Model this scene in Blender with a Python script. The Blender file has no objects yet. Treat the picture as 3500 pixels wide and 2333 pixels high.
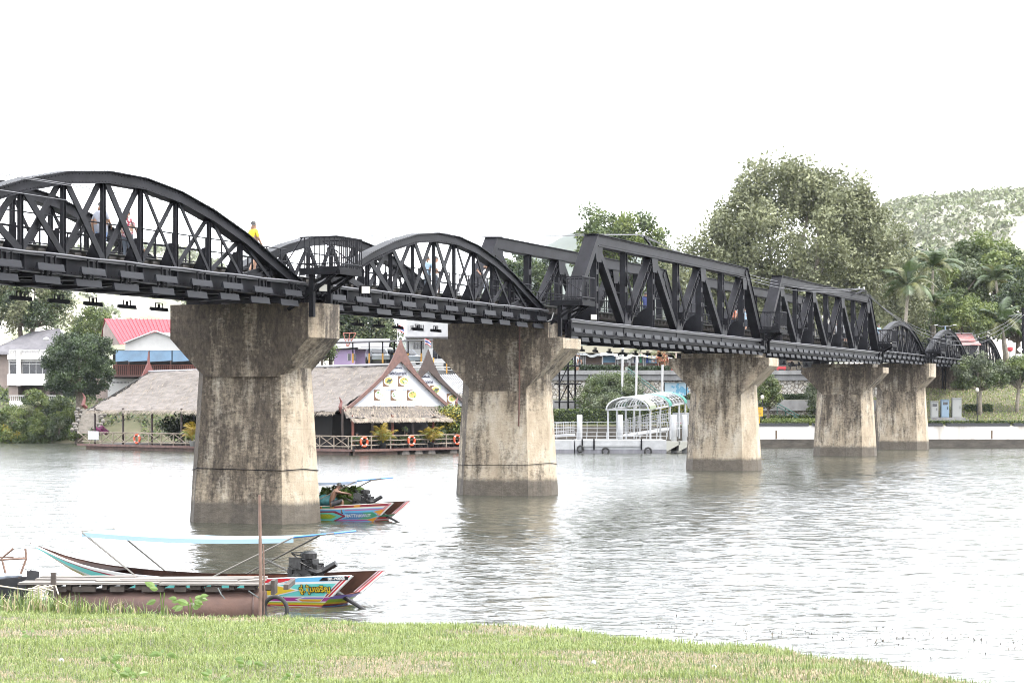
import bpy, math, random
import numpy as np
from mathutils import Vector, Matrix
R = math.radians
scene = bpy.context.scene
C = scene.collection

# ------------------------------------------------------------------ camera, light, exposure
FPX, CX, HY, CZ = 7530.0, 1750.0, 1366.0, 4.0          # focal length, centre, horizon (pixels of the 3500 px photo), eye height
cd = bpy.data.cameras.new('camera'); cam = bpy.data.objects.new('camera', cd); C.objects.link(cam)
cd.sensor_width = 36; cd.lens = FPX / 3500 * 36; cd.shift_y = 199.5 / 3500
cd.clip_start = 0.2; cd.clip_end = 9000
cam.location = (0, 0, CZ); cam.rotation_euler = (R(90), 0, 0)
scene.camera = cam

SUN_EL, SUN_AZ = 58, 118                                # azimuth from +Y towards +X
world = bpy.data.worlds.new('World'); scene.world = world; world.use_nodes = True
wn = world.node_tree.nodes; wl = world.node_tree.links
for n in list(wn): wn.remove(n)
sky = wn.new('ShaderNodeTexSky'); sky.sky_type = 'NISHITA'; sky.sun_disc = False
sky.sun_elevation = R(SUN_EL); sky.sun_rotation = R(SUN_AZ); sky.dust_density = 4; sky.air_density = 1
mixw = wn.new('ShaderNodeMix'); mixw.data_type = 'RGBA'; mixw.inputs[0].default_value = 0.82
mixw.inputs[7].default_value = (7.9, 8.0, 8.25, 1)      # bright overcast cloud
bg = wn.new('ShaderNodeBackground'); bg.inputs[1].default_value = 0.1
wo = wn.new('ShaderNodeOutputWorld')
wl.new(sky.outputs[0], mixw.inputs[6]); wl.new(mixw.outputs[2], bg.inputs[0]); wl.new(bg.outputs[0], wo.inputs[0])
sd = bpy.data.lights.new('sun', 'SUN'); sd.energy = .9; sd.angle = R(14); sd.color = (1, .965, .9)
sun = bpy.data.objects.new('sun', sd); C.objects.link(sun)
sv = Vector((math.sin(R(SUN_AZ)) * math.cos(R(SUN_EL)), math.cos(R(SUN_AZ)) * math.cos(R(SUN_EL)), math.sin(R(SUN_EL))))
sun.rotation_euler = sv.to_track_quat('Z', 'Y').to_euler(); sun.location = (60, -40, 120)
vs = scene.view_settings
vs.view_transform = 'Standard'; vs.look = 'None'; vs.gamma = 1; vs.use_curve_mapping = False; vs.exposure = 2.8
scene.cycles.max_bounces = 6; scene.cycles.diffuse_bounces = 3; scene.cycles.glossy_bounces = 3
scene.cycles.transmission_bounces = 4; scene.cycles.transparent_max_bounces = 8
scene.cycles.filter_width = 1.0; scene.cycles.use_denoising = True; scene.cycles.denoising_prefilter = 'ACCURATE'
scene.cycles.caustics_reflective = False; scene.cycles.caustics_refractive = False

def P(x, y, Y):                                         # the place at distance Y seen at photo pixel (x, y)
    return Vector(((x - CX) * Y / FPX, Y, CZ + (HY - y) * Y / FPX))
def zat(y, Y): return CZ + (HY - y) * Y / FPX
def xat(x, Y): return (x - CX) * Y / FPX
CT, ST = .9373, .3485                                   # bridge direction
def A(t, s, z=0): return Vector((-.21 + ST * t + CT * s, 93.6 + CT * t - ST * s, z))
BRZ = math.atan2(CT, ST)

# ------------------------------------------------------------------ materials
MAT = {}
def mat(name, col, rough=.6, var=.0, vscale=3.0, col2=None, bump=0., bscale=20., metal=0., trans=0., stretch=None, spec=None, cut=(.35, .65)):
    if name in MAT: return MAT[name]
    col, col2 = [c and tuple(v * .58 for v in c) for c in (col, col2)]
    m = bpy.data.materials.new(name); m.use_nodes = True; nt = m.node_tree; N = nt.nodes; L = nt.links
    b = N['Principled BSDF']; b.inputs['Roughness'].default_value = rough; b.inputs['Metallic'].default_value = metal
    if spec is not None: b.inputs['Specular IOR Level'].default_value = spec
    c = (*col, 1)
    b.inputs['Base Color'].default_value = c
    tc = None
    if var or col2 or bump:
        tc = N.new('ShaderNodeTexCoord'); src = tc.outputs['Object']
        if stretch:
            mp = N.new('ShaderNodeMapping'); mp.inputs['Scale'].default_value = stretch; L.new(src, mp.inputs[0]); src = mp.outputs[0]
    if var or col2:
        nz = N.new('ShaderNodeTexNoise'); nz.inputs['Scale'].default_value = vscale; nz.inputs['Detail'].default_value = 5; nz.inputs['Roughness'].default_value = .65
        L.new(src, nz.inputs['Vector'])
        rp = N.new('ShaderNodeValToRGB'); L.new(nz.outputs[0], rp.inputs[0])
        rp.color_ramp.elements[0].position, rp.color_ramp.elements[1].position = cut
        a = col2 if col2 else tuple(max(0, v * (1 - var)) for v in col); d = col if col2 else tuple(v * (1 + var) for v in col)
        rp.color_ramp.elements[0].color = (*a, 1); rp.color_ramp.elements[1].color = (*d, 1)
        L.new(rp.outputs[0], b.inputs['Base Color'])
        outc = rp.outputs[0]
    else: outc = None
    if bump:
        nb = N.new('ShaderNodeTexNoise'); nb.inputs['Scale'].default_value = bscale; nb.inputs['Detail'].default_value = 4; L.new(src, nb.inputs['Vector'])
        bp = N.new('ShaderNodeBump'); bp.inputs['Strength'].default_value = bump; bp.inputs['Distance'].default_value = .05
        L.new(nb.outputs[0], bp.inputs['Height']); L.new(bp.outputs[0], b.inputs['Normal'])
    if trans:
        t = N.new('ShaderNodeBsdfTranslucent'); mx = N.new('ShaderNodeMixShader'); mx.inputs[0].default_value = trans
        if outc: L.new(outc, t.inputs[0])
        else: t.inputs[0].default_value = c
        L.new(b.outputs[0], mx.inputs[1]); L.new(t.outputs[0], mx.inputs[2]); L.new(mx.outputs[0], N['Material Output'].inputs[0])
    MAT[name] = m
    return m
def leafmat(name, a, b, trans=.3, vs_=.9): return mat(name, b, .55, 1, vs_, col2=a, trans=trans, cut=(.38, .62))

# ------------------------------------------------------------------ mesh building
class MB:
    def __init__(s): s.v = []; s.f = []; s.m = []
    def face(s, pts, mi=0):
        n = len(s.v); s.v += [tuple(p) for p in pts]; s.f.append(tuple(range(n, n + len(pts)))); s.m.append(mi)
    def box(s, c, d, mi=0, rz=0., taper=1.):
        x, y, z = d[0] / 2, d[1] / 2, d[2] / 2; n = len(s.v); cs, sn = math.cos(rz), math.sin(rz)
        for k, (i, j, l) in enumerate([(-1, -1, -1), (1, -1, -1), (1, 1, -1), (-1, 1, -1), (-1, -1, 1), (1, -1, 1), (1, 1, 1), (-1, 1, 1)]):
            t = taper if l > 0 else 1; X, Y = i * x * t, j * y * t
            s.v.append((c[0] + X * cs - Y * sn, c[1] + X * sn + Y * cs, c[2] + l * z))
        for q in ((0, 3, 2, 1), (4, 5, 6, 7), (0, 1, 5, 4), (1, 2, 6, 5), (2, 3, 7, 6), (3, 0, 4, 7)):
            s.f.append(tuple(n + k for k in q)); s.m.append(mi)
    def b2(s, x0, x1, y0, y1, z0, z1, mi=0): s.box(((x0 + x1) / 2, (y0 + y1) / 2, (z0 + z1) / 2), (abs(x1 - x0), abs(y1 - y0), abs(z1 - z0)), mi)
    def beam(s, p, q, w, h, mi=0, up=(0, 0, 1), w2=None, h2=None):      # w across, h along up
        p = Vector(p); q = Vector(q); d = (q - p).normalized(); u = Vector(up)
        if abs(d.dot(u)) > .98: u = Vector((1, 0, 0)) if abs(d.x) < .9 else Vector((0, 1, 0))
        sd_ = d.cross(u).normalized(); u = sd_.cross(d).normalized(); n = len(s.v)
        for pt, W, H in ((p, w, h), (q, w2 or w, h2 or h)):
            for a, b in ((-1, -1), (1, -1), (1, 1), (-1, 1)): s.v.append(tuple(pt + sd_ * (a * W / 2) + u * (b * H / 2)))
        for k in ((0, 1, 2, 3), (7, 6, 5, 4), (0, 4, 5, 1), (1, 5, 6, 2), (2, 6, 7, 3), (3, 7, 4, 0)):
            s.f.append(tuple(n + i for i in k)); s.m.append(mi)
    def tube(s, pts, r, n=6, mi=0, r2=None, cap=True):
        pts = [Vector(p) for p in pts]; k0 = len(s.v); K = len(pts); ref = None
        for i, p in enumerate(pts):
            d = (pts[min(i + 1, K - 1)] - pts[max(i - 1, 0)]).normalized()
            if ref is None: ref = Vector((0, 0, 1)) if abs(d.z) < .9 else Vector((1, 0, 0))
            a = d.cross(ref).normalized(); b = a.cross(d).normalized(); ref = b
            rr = r if r2 is None else r + (r2 - r) * i / max(1, K - 1)
            if isinstance(r, (list, tuple)): rr = r[i]
            for j in range(n):
                th = 2 * math.pi * j / n; s.v.append(tuple(p + a * (rr * math.cos(th)) + b * (rr * math.sin(th))))
        for i in range(K - 1):
            for j in range(n):
                a, b = k0 + i * n + j, k0 + i * n + (j + 1) % n
                s.f.append((a, b, b + n, a + n)); s.m.append(mi)
        if cap:
            s.f.append(tuple(k0 + j for j in reversed(range(n)))); s.m.append(mi)
            s.f.append(tuple(k0 + (K - 1) * n + j for j in range(n))); s.m.append(mi)
    def extrude(s, poly, vec, mi=0):                    # closed 3D polygon pushed along vec
        n = len(s.v); k = len(poly); v = Vector(vec)
        s.v += [tuple(p) for p in poly] + [tuple(Vector(p) + v) for p in poly]
        s.f.append(tuple(range(n + k - 1, n - 1, -1))); s.m.append(mi); s.f.append(tuple(range(n + k, n + 2 * k))); s.m.append(mi)
        for i in range(k):
            j = (i + 1) % k; s.f.append((n + i, n + j, n + k + j, n + k + i)); s.m.append(mi)
    def lathe(s, prof, n=12, c=(0, 0, 0), mi=0):
        k0 = len(s.v)
        for r, z in prof:
            for j in range(n):
                th = 2 * math.pi * j / n; s.v.append((c[0] + r * math.cos(th), c[1] + r * math.sin(th), c[2] + z))
        for i in range(len(prof) - 1):
            for j in range(n):
                a, b = k0 + i * n + j, k0 + i * n + (j + 1) % n; s.f.append((a, b, b + n, a + n)); s.m.append(mi)
        s.f.append(tuple(k0 + j for j in reversed(range(n)))); s.m.append(mi)
        s.f.append(tuple(k0 + (len(prof) - 1) * n + j for j in range(n))); s.m.append(mi)
    def torus(s, c, R_, r, n=20, m=8, axis=(0, 1, 0), mi=0, mis=None):
        ax = Vector(axis).normalized(); a = ax.orthogonal().normalized(); b = ax.cross(a); k0 = len(s.v); c = Vector(c)
        for i in range(n):
            th = 2 * math.pi * i / n; e = a * math.cos(th) + b * math.sin(th)
            for j in range(m):
                ph = 2 * math.pi * j / m; s.v.append(tuple(c + e * (R_ + r * math.cos(ph)) + ax * (r * math.sin(ph))))
        for i in range(n):
            for j in range(m):
                s.f.append((k0 + i * m + j, k0 + ((i + 1) % n) * m + j, k0 + ((i + 1) % n) * m + (j + 1) % m, k0 + i * m + (j + 1) % m)); s.m.append(mis(i) if mis else mi)
    def shift(s, off): s.v = [(a - off[0], b - off[1], c - off[2]) for a, b, c in s.v]; return s
    def mesh(s, name, mats, smooth=False):
        me = bpy.data.meshes.new(name); me.from_pydata(s.v, [], s.f)
        for m in (mats if isinstance(mats, (list, tuple)) else [mats]): me.materials.append(m)
        if any(s.m): me.polygons.foreach_set('material_index', s.m)
        if smooth: me.polygons.foreach_set('use_smooth', [True] * len(s.f))
        me.update(); return me

def link(name, me, parent=None, loc=None, rz=None):
    o = bpy.data.objects.new(name, me); C.objects.link(o)
    if parent: o.parent = parent
    if loc is not None: o.location = loc
    if rz is not None: o.rotation_euler = (0, 0, rz)
    return o
def part(name, mb, mats, parent, smooth=False, world=False, label=None):
    if world: mb.shift(tuple(parent.location))
    o = link(name, mb.mesh(name, mats, smooth), parent)
    if label: o['label'] = label
    return o
def tag(o, label=None, cat=None, group=None, kind=None):
    if label: o['label'] = label
    if cat: o['category'] = cat
    if group: o['group'] = group
    if kind: o['kind'] = kind
    return o
def thing(name, label, cat, loc=(0, 0, 0), rz=0., group=None):
    o = link(name, None, None, loc, rz); o.empty_display_size = .3
    return tag(o, label, cat, group)
def single(name, mb, mats, label, cat, group=None, smooth=False, loc=None):
    if loc is not None: mb.shift(loc)
    o = link(name, mb.mesh(name, mats, smooth), None, loc); return tag(o, label, cat, group)
def copy_tree(o, parent=None, deep=True):
    c = o.copy(); C.objects.link(c); c.parent = parent
    if deep:
        for ch in o.children: copy_tree(ch, c)
    return c

def leaf_mesh(name, cen, size, mats, rng, nrm=None, mi=None, aspect=.55, droop=0.):
    """one diamond-shaped leaf face per centre"""
    n = len(cen); cen = np.asarray(cen, float); size = np.broadcast_to(size, (n,))
    d = rng.normal(size=(n, 3)); d[:, 2] -= droop; d /= np.linalg.norm(d, axis=1)[:, None]
    k = rng.normal(size=(n, 3)) if nrm is None else nrm + rng.normal(size=(n, 3)) * .7
    e = np.cross(d, k); e /= np.linalg.norm(e, axis=1)[:, None] + 1e-9
    v = np.empty((n, 4, 3)); s = size[:, None]
    v[:, 0] = cen - d * s * .5; v[:, 1] = cen + e * s * aspect * .5 - d * s * .05; v[:, 2] = cen + d * s * .5; v[:, 3] = cen - e * s * aspect * .5 - d * s * .05
    return quads_mesh(name, v.reshape(-1, 3), mats, mi)
def quads_mesh(name, v, mats, mi=None, per=4):
    n = len(v) // per; me = bpy.data.meshes.new(name)
    me.vertices.add(len(v)); me.vertices.foreach_set('co', np.ascontiguousarray(v, np.float32).ravel())
    me.loops.add(n * per); me.loops.foreach_set('vertex_index', np.arange(n * per, dtype=np.int32))
    me.polygons.add(n); me.polygons.foreach_set('loop_start', np.arange(0, n * per, per, dtype=np.int32))
    for m in (mats if isinstance(mats, (list, tuple)) else [mats]): me.materials.append(m)
    if mi is not None: me.polygons.foreach_set('material_index', np.asarray(mi, np.int32))
    me.update(calc_edges=True); return me
def grid_mesh(name, xs, ys, h, m):
    X, Y = np.meshgrid(xs, ys); Z = h(X, Y); v = np.stack([X, Y, Z], -1).reshape(-1, 3); nx, ny = len(xs), len(ys)
    i = (np.arange(ny - 1)[:, None] * nx + np.arange(nx - 1)[None, :]).ravel(); f = np.stack([i, i + 1, i + 1 + nx, i + nx], 1)
    me = bpy.data.meshes.new(name); me.vertices.add(len(v)); me.vertices.foreach_set('co', v.astype(np.float32).ravel())
    me.loops.add(f.size); me.loops.foreach_set('vertex_index', f.astype(np.int32).ravel())
    me.polygons.add(len(f)); me.polygons.foreach_set('loop_start', np.arange(0, f.size, 4, dtype=np.int32))
    me.polygons.foreach_set('use_smooth', np.ones(len(f), bool))
    me.materials.append(m); me.update(calc_edges=True); me.validate(); return me
def vnoise(X, Y, s, seed=0):                            # smooth value noise
    rr = np.random.default_rng(seed); T = rr.random((64, 64)); x = X / s; y = Y / s
    xi = np.floor(x).astype(int); yi = np.floor(y).astype(int); fx = x - xi; fy = y - yi
    fx = fx * fx * (3 - 2 * fx); fy = fy * fy * (3 - 2 * fy)
    g = lambda a, b: T[b % 64, a % 64]
    return (g(xi, yi) * (1 - fx) + g(xi + 1, yi) * fx) * (1 - fy) + (g(xi, yi + 1) * (1 - fx) + g(xi + 1, yi + 1) * fx) * fy - .5
# ------------------------------------------------------------------ water
def water_mat():
    m = bpy.data.materials.new('river_water'); m.use_nodes = True; N = m.node_tree.nodes; L = m.node_tree.links
    b = N['Principled BSDF']; b.inputs['Base Color'].default_value = (.032, .034, .026, 1); b.inputs['Roughness'].default_value = .14; b.inputs['IOR'].default_value = 1.42
    tc = N.new('ShaderNodeTexCoord')
    def noise(sc, det, mp, dist=0.):
        k = N.new('ShaderNodeMapping'); k.inputs['Scale'].default_value = mp; L.new(tc.outputs['Object'], k.inputs[0])
        z = N.new('ShaderNodeTexNoise'); z.inputs['Scale'].default_value = sc; z.inputs['Detail'].default_value = det; z.inputs['Distortion'].default_value = dist
        L.new(k.outputs[0], z.inputs['Vector']); return z.outputs[0]
    fine = noise(3.0, 3, (.75, 1.5, 1), .5); mid = noise(.75, 2, (1, 1.3, 1), .3); gust = noise(.045, 2, (1, .7, 1))
    gr = N.new('ShaderNodeMapRange'); gr.inputs[1].default_value = .35; gr.inputs[2].default_value = .68; gr.inputs[3].default_value = .25; gr.inputs[4].default_value = 1.
    L.new(gust, gr.inputs[0])
    mu = N.new('ShaderNodeMath'); mu.operation = 'MULTIPLY'; L.new(fine, mu.inputs[0]); L.new(gr.outputs[0], mu.inputs[1])
    mm = N.new('ShaderNodeMath'); mm.operation = 'MULTIPLY_ADD'; L.new(mid, mm.inputs[0]); mm.inputs[1].default_value = 1.6; L.new(mu.outputs[0], mm.inputs[2])
    bp = N.new('ShaderNodeBump'); bp.inputs['Strength'].default_value = 1.; bp.inputs['Distance'].default_value = .075
    L.new(mm.outputs[0], bp.inputs['Height']); L.new(bp.outputs[0], b.inputs['Normal'])
    return m
def wave_h(X, Y):                                       # short wind chop, calmer in patches
    rw = np.random.default_rng(77); h = np.zeros_like(X)
    for i in range(30):
        lam = .26 * (4.5 ** rw.random()); th = rw.normal(-1.25, .55); k = 2 * np.pi / lam; a = .0043 * lam * rw.uniform(.5, 1.2)
        h += a * np.sin(k * (X * np.cos(th) + Y * np.sin(th)) + rw.uniform(0, 6.3) + 1.2 * vnoise(X, Y, lam * 5, 100 + i))
    g = np.clip(.62 + 1.5 * vnoise(X, Y * .6, 21, 51) + .8 * vnoise(X, Y * .5, 7, 52), .25, 1.25)
    return h * g
WY = np.concatenate([[-60], np.exp(np.arange(math.log(21), math.log(216), .0033)), [300, 430]]); WU = np.concatenate([[-1], np.linspace(-1, 1, 430), [1]])
WYY, WUU = np.meshgrid(WY, WU, indexing='ij'); WX = WUU * (.27 * np.clip(WYY, 21, 216) + 7); WX[:, 0] = -700; WX[:, -1] = 700
fade = np.clip((1 - np.abs(WUU)) * 12, 0, 1) * ((WYY > 20.9) & (WYY < 217)) * np.clip((216 - WYY) / 8, 0, 1)
WZ = wave_h(WX, WYY) * fade
def sheet_mesh(name, X, Y, Z, m):
    ny, nx = X.shape; v = np.stack([X, Y, Z], -1).reshape(-1, 3); i = (np.arange(ny - 1)[:, None] * nx + np.arange(nx - 1)[None, :]).ravel(); f = np.stack([i, i + 1, i + 1 + nx, i + nx], 1)
    me = bpy.data.meshes.new(name); me.vertices.add(len(v)); me.vertices.foreach_set('co', v.astype(np.float32).ravel()); me.loops.add(f.size); me.loops.foreach_set('vertex_index', f.astype(np.int32).ravel())
    me.polygons.add(len(f)); me.polygons.foreach_set('loop_start', np.arange(0, f.size, 4, dtype=np.int32)); me.polygons.foreach_set('use_smooth', np.ones(len(f), bool)); me.materials.append(m); me.update(calc_edges=True); return me
tag(link('water', sheet_mesh('water', WX, WYY, WZ, water_mat())), kind='structure')

# ------------------------------------------------------------------ far bank ground
SHX = [-700, -120, -50, -33, -20, -9, -8.4, 60, 90, 700]; SHY = [236, 216, 207, 201, 193, 187, 185, 185, 185, 185]
def far_h(X, Y):
    sh = np.interp(X, SHX, SHY); d = Y - sh
    soft = np.interp(d, [-6, -1.5, 0, 2, 7, 16, 30, 60], [-2, -1, -.1, 1.0, 3.6, 4.6, 6.4, 6.5])
    wall = np.interp(Y, [184.4, 185, 193.6, 194.4, 196.2, 197, 240], [-2, 1.9, 2.1, 4.0, 4.1, 6.5, 6.5])
    lawn = np.interp(Y, [184.4, 185, 187, 206, 240], [-2, 1.9, 2.0, 6.6, 7])
    a = np.clip((X + 8.6) / .8, 0, 1); b = np.clip((X - 31) / 3, 0, 1)
    h = soft * (1 - a) + (wall * (1 - b) + lawn * b) * a
    h = h + vnoise(X, Y, 3.1, 5) * .25 * np.clip(h, 0, 1) * (1 - a)
    far = np.clip((Y - 230) / 600, 0, 1)
    return h + far * 8
xs = np.unique(np.concatenate([np.linspace(-3500, -130, 24), np.arange(-128, 110, 1.0), np.linspace(115, 3500, 24)]))
ys = np.unique(np.concatenate([np.arange(181, 242, .6), np.linspace(244, 420, 24), np.geomspace(440, 6000, 18)]))
g_far = mat('bank_soil', (.15, .135, .08), .95, 1, .35, col2=(.075, .085, .035), bump=.3, bscale=6)
tag(link('ground', grid_mesh('ground', xs, ys, far_h, g_far)), kind='structure')

# ------------------------------------------------------------------ hills
def hill(name, prof, Y, depth, seed, m):
    """prof: ridge line in photo pixels at distance Y; the hill falls away in front of and behind it"""
    px = np.array([xat(p[0], Y) for p in prof]); pz = np.array([zat(p[1], Y) for p in prof])
    def h(X, Yy):
        d = (Yy - Y) / depth; top = np.interp(X, px, pz); n = vnoise(X, Yy, depth * .22, seed) * .16 + vnoise(X, Yy, depth * .07, seed + 1) * .06
        return top * np.clip(1 - d * d, 0, 1) ** .8 * (1 + n * np.clip(np.abs(d) * 3, .12, 1)) - 2
    X_ = np.linspace(px[0], px[-1], 170); Y_ = np.linspace(Y - depth, Y + depth, 90)
    tag(link(name, grid_mesh(name, X_, Y_, h, m)), kind='structure'); return h, px
rock = mat('hill_rock', (.62, .57, .52), .95, 1, .035, col2=(.20, .22, .12), cut=(.42, .6))
far_blue = mat('far_forest', (.08, .10, .06), .95, 1, .01, col2=(.05, .07, .045))
h_r, _ = hill('hill', [(2500, 1150), (2760, 860), (2985, 702), (3080, 690), (3180, 682), (3330, 660), (3500, 672), (3800, 640), (4300, 700), (5000, 1100)], 950, 420, 3, rock)
h_l, _ = hill('hill', [(-2500, 1300), (-1200, 960), (-300, 905), (250, 888), (560, 872), (700, 878), (820, 940), (1000, 1040), (1300, 1200), (1500, 1340)], 1400, 600, 9, rock)
hill('mountain', [(1200, 1340), (1500, 1080), (1700, 960), (1850, 862), (1930, 812), (1985, 800), (2080, 835), (2250, 900), (2500, 1000), (2900, 1300)], 3300, 900, 14, far_blue)
def scrub(name, h, x0, x1, y0, y1, n, size, mats, seed):
    rng = np.random.default_rng(seed); X = rng.uniform(x0, x1, n); Y = rng.uniform(y0, y1, n)
    keep = vnoise(X, Y, 34, seed) + vnoise(X, Y, 11, seed + 3) * .6 > -.12; X, Y = X[keep], Y[keep]; Z = h(X, Y)
    s = size * rng.uniform(.5, 1.25, len(X)); k = 7
    c = np.repeat(np.stack([X, Y, Z + s * .35], 1), k, 0) + rng.normal(size=(len(X) * k, 3)) * np.repeat(s, k)[:, None] * np.array([.36, .36, .3])
    me = leaf_mesh(name, c, np.repeat(s, k) * .6, mats, rng, mi=np.repeat(rng.integers(0, len(mats), len(X)), k), aspect=.8)
    tag(link(name, me), kind='stuff', label='scattered scrub trees over the pale rocky hillside')
scr = [leafmat('scrub_pale', (.13, .16, .075), (.26, .30, .14), .2), leafmat('scrub_grey', (.16, .18, .11), (.29, .30, .19), .2)]
scrub('hill_scrub', h_r, xat(2700, 950), xat(4100, 950), 620, 990, 15000, 2.3, scr, 4)
scrub('hill_scrub', h_l, xat(-400, 1400), xat(1000, 1400), 950, 1430, 9000, 3.6, scr, 6)

# ------------------------------------------------------------------ near grassy bank
EX = np.array([-40, -12, -5.6, -3.15, -.95, .64, 1.9, 2.42, 2.66, 2.85, 3.3, 6]); EY = np.array([27, 25, 24, 22.6, 20.8, 19.1, 16.8, 14.6, 12.5, 9, 3, -40])
_ex = np.concatenate([np.linspace(EX[i], EX[i + 1], 14) for i in range(len(EX) - 1)]); _ey = np.concatenate([np.linspace(EY[i], EY[i + 1], 14) for i in range(len(EX) - 1)])
def edge_d(X, Y):                                       # signed distance past the grass edge
    X = np.asarray(X, float); sh = X.shape; x = X.ravel(); y = np.asarray(Y, float).ravel(); out = np.empty(len(x))
    for a in range(0, len(x), 20000):
        dd = np.sqrt((x[a:a + 20000, None] - _ex) ** 2 + (y[a:a + 20000, None] - _ey) ** 2).min(1); out[a:a + 20000] = dd
    ins = y < np.interp(x, EX, EY); return np.where(ins, -out, out).reshape(sh)
def near_h(X, Y):
    d = edge_d(X, Y); top = np.where(Y < 12, 2.42, 3.13 - .059 * Y) + vnoise(X, Y, 1.3, 2) * .06 + vnoise(X, Y, .45, 8) * .03
    drop = np.interp(d, [-.5, 0, .35, 1.2, 3.2, 9], [0, .03, .25, 1.1, 2.6, 4.0]); return top - drop
soil = mat('lawn_soil', (.19, .155, .09), .95, 1, 2.2, col2=(.08, .09, .035), bump=.4, bscale=30)
tag(link('grass_bank', grid_mesh('grass_bank', np.concatenate([np.arange(-36, -9, .6), np.arange(-9, 7, .12)]), np.arange(-20, 34, .16), near_h, soil)), kind='structure')
def blades(name, X, Y, Z, hgt, wid, mats, mi, rng, lean=.75):
    n = len(X); az = rng.uniform(0, 2 * np.pi, n); ln = np.abs(rng.normal(0, lean, n)) * hgt; dx, dy = np.cos(az), np.sin(az); sx, sy = -dy * wid / 2, dx * wid / 2
    v = np.empty((n, 2, 4, 3)); b = np.stack([X, Y, Z], 1); s = np.stack([sx, sy, 0 * sx], 1); m1 = b + np.stack([dx * ln * .35, dy * ln * .35, hgt * .6], 1)
    t = b + np.stack([dx * ln, dy * ln, hgt * np.clip(1.05 - .35 * ln / hgt, .3, 1)], 1)
    v[:, 0, 0] = b - s; v[:, 0, 1] = b + s; v[:, 0, 2] = m1 + s * .8; v[:, 0, 3] = m1 - s * .8
    v[:, 1, 0] = m1 - s * .8; v[:, 1, 1] = m1 + s * .8; v[:, 1, 2] = t + s * .1; v[:, 1, 3] = t - s * .1
    return quads_mesh(name, v.reshape(-1, 3), mats, np.repeat(mi, 2))
GM = [mat('grass_green', (.20, .275, .068), .5, trans=.35), mat('grass_light', (.34, .41, .125), .5, trans=.35), mat('grass_dry', (.50, .41, .25), .7, trans=.2), mat('grass_deep', (.105, .16, .045), .5, trans=.3)]
rng = np.random.default_rng(11)
def lawn(n, y0, y1, hs):
    Y = rng.uniform(y0, y1, n); X = rng.uniform(-1, 1, n) * (Y * .25 + .6); d = edge_d(X, Y); k = d < .25; X, Y, d = X[k], Y[k], d[k]
    dry = vnoise(X, Y * 1.0, .8, 21) + vnoise(X, Y, .27, 22) * .6; r = rng.random(len(X))
    mi = np.where((dry > .08) & (r < .7), 2, np.where(r < .5, 1, np.where(r < .86, 0, 3))); mi = np.where((r > .94), 2, mi)
    hgt = rng.uniform(.5, 1.3, len(X)) * hs * np.where(mi == 2, .6, 1) * (1 + .15 * np.clip(1 + d / .7, 0, 1)) * (1 + .9 * np.clip(vnoise(X, Y, 1.1, 31), 0, 1))
    return X, Y, hgt, mi
parts_ = [lawn(170000, 11.2, 17, .042), lawn(130000, 17, 25, .05)]
X, Y, H_, MI = (np.concatenate([p[i] for p in parts_]) for i in range(4))
tag(link('grass', blades('grass', X, Y, near_h(X, Y) - .01, H_, .0048 * np.clip(Y / 14, 1, 2), GM, MI, rng)), kind='stuff', label='short green lawn grass with straw patches on the near bank')
# long grass standing round the left end of the pontoon
n = 3000; X = np.concatenate([rng.normal(-4.6, .9, n // 2), rng.uniform(-6.2, -2.9, n // 2)]); Y = rng.uniform(22.6, 24.2, n); d = edge_d(X, Y); k = d < .5; X, Y = X[k], Y[k]
hh = rng.uniform(.05, .30, len(X)) ** 1.25 * 1.15 * np.interp(X, [-6.4, -5, -3.7, -2.9], [.7, 1.2, .75, .25])
tag(link('long_grass', blades('long_grass', X, Y, near_h(X, Y), hh, .014, GM, rng.choice([0, 1, 2, 3], len(X), p=[.35, .25, .15, .25]), rng, .7)), kind='stuff', label='tall loose grass blades round the pontoon end')
# floating weed and twigs by the near shore
n = 900; X = rng.uniform(2.3, 9.5, n); Y = 38.5 - (X - 2.3) * .35 + rng.normal(0, 1.1, n); k = vnoise(X * 1, Y * .6, .9, 41) > -.05; X, Y = X[k], Y[k]
v = np.stack([X, Y, np.full(len(X), .012)], 1)
me = leaf_mesh('floating_weed', v, rng.uniform(.02, .08, len(X)), mat('dead_weed', (.10, .08, .05), .8), rng, nrm=np.array([0, 0, 4.]), aspect=.35)
tag(link('floating_weed', me), kind='stuff', label='dark floating weed and twigs on the shallow water')

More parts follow.
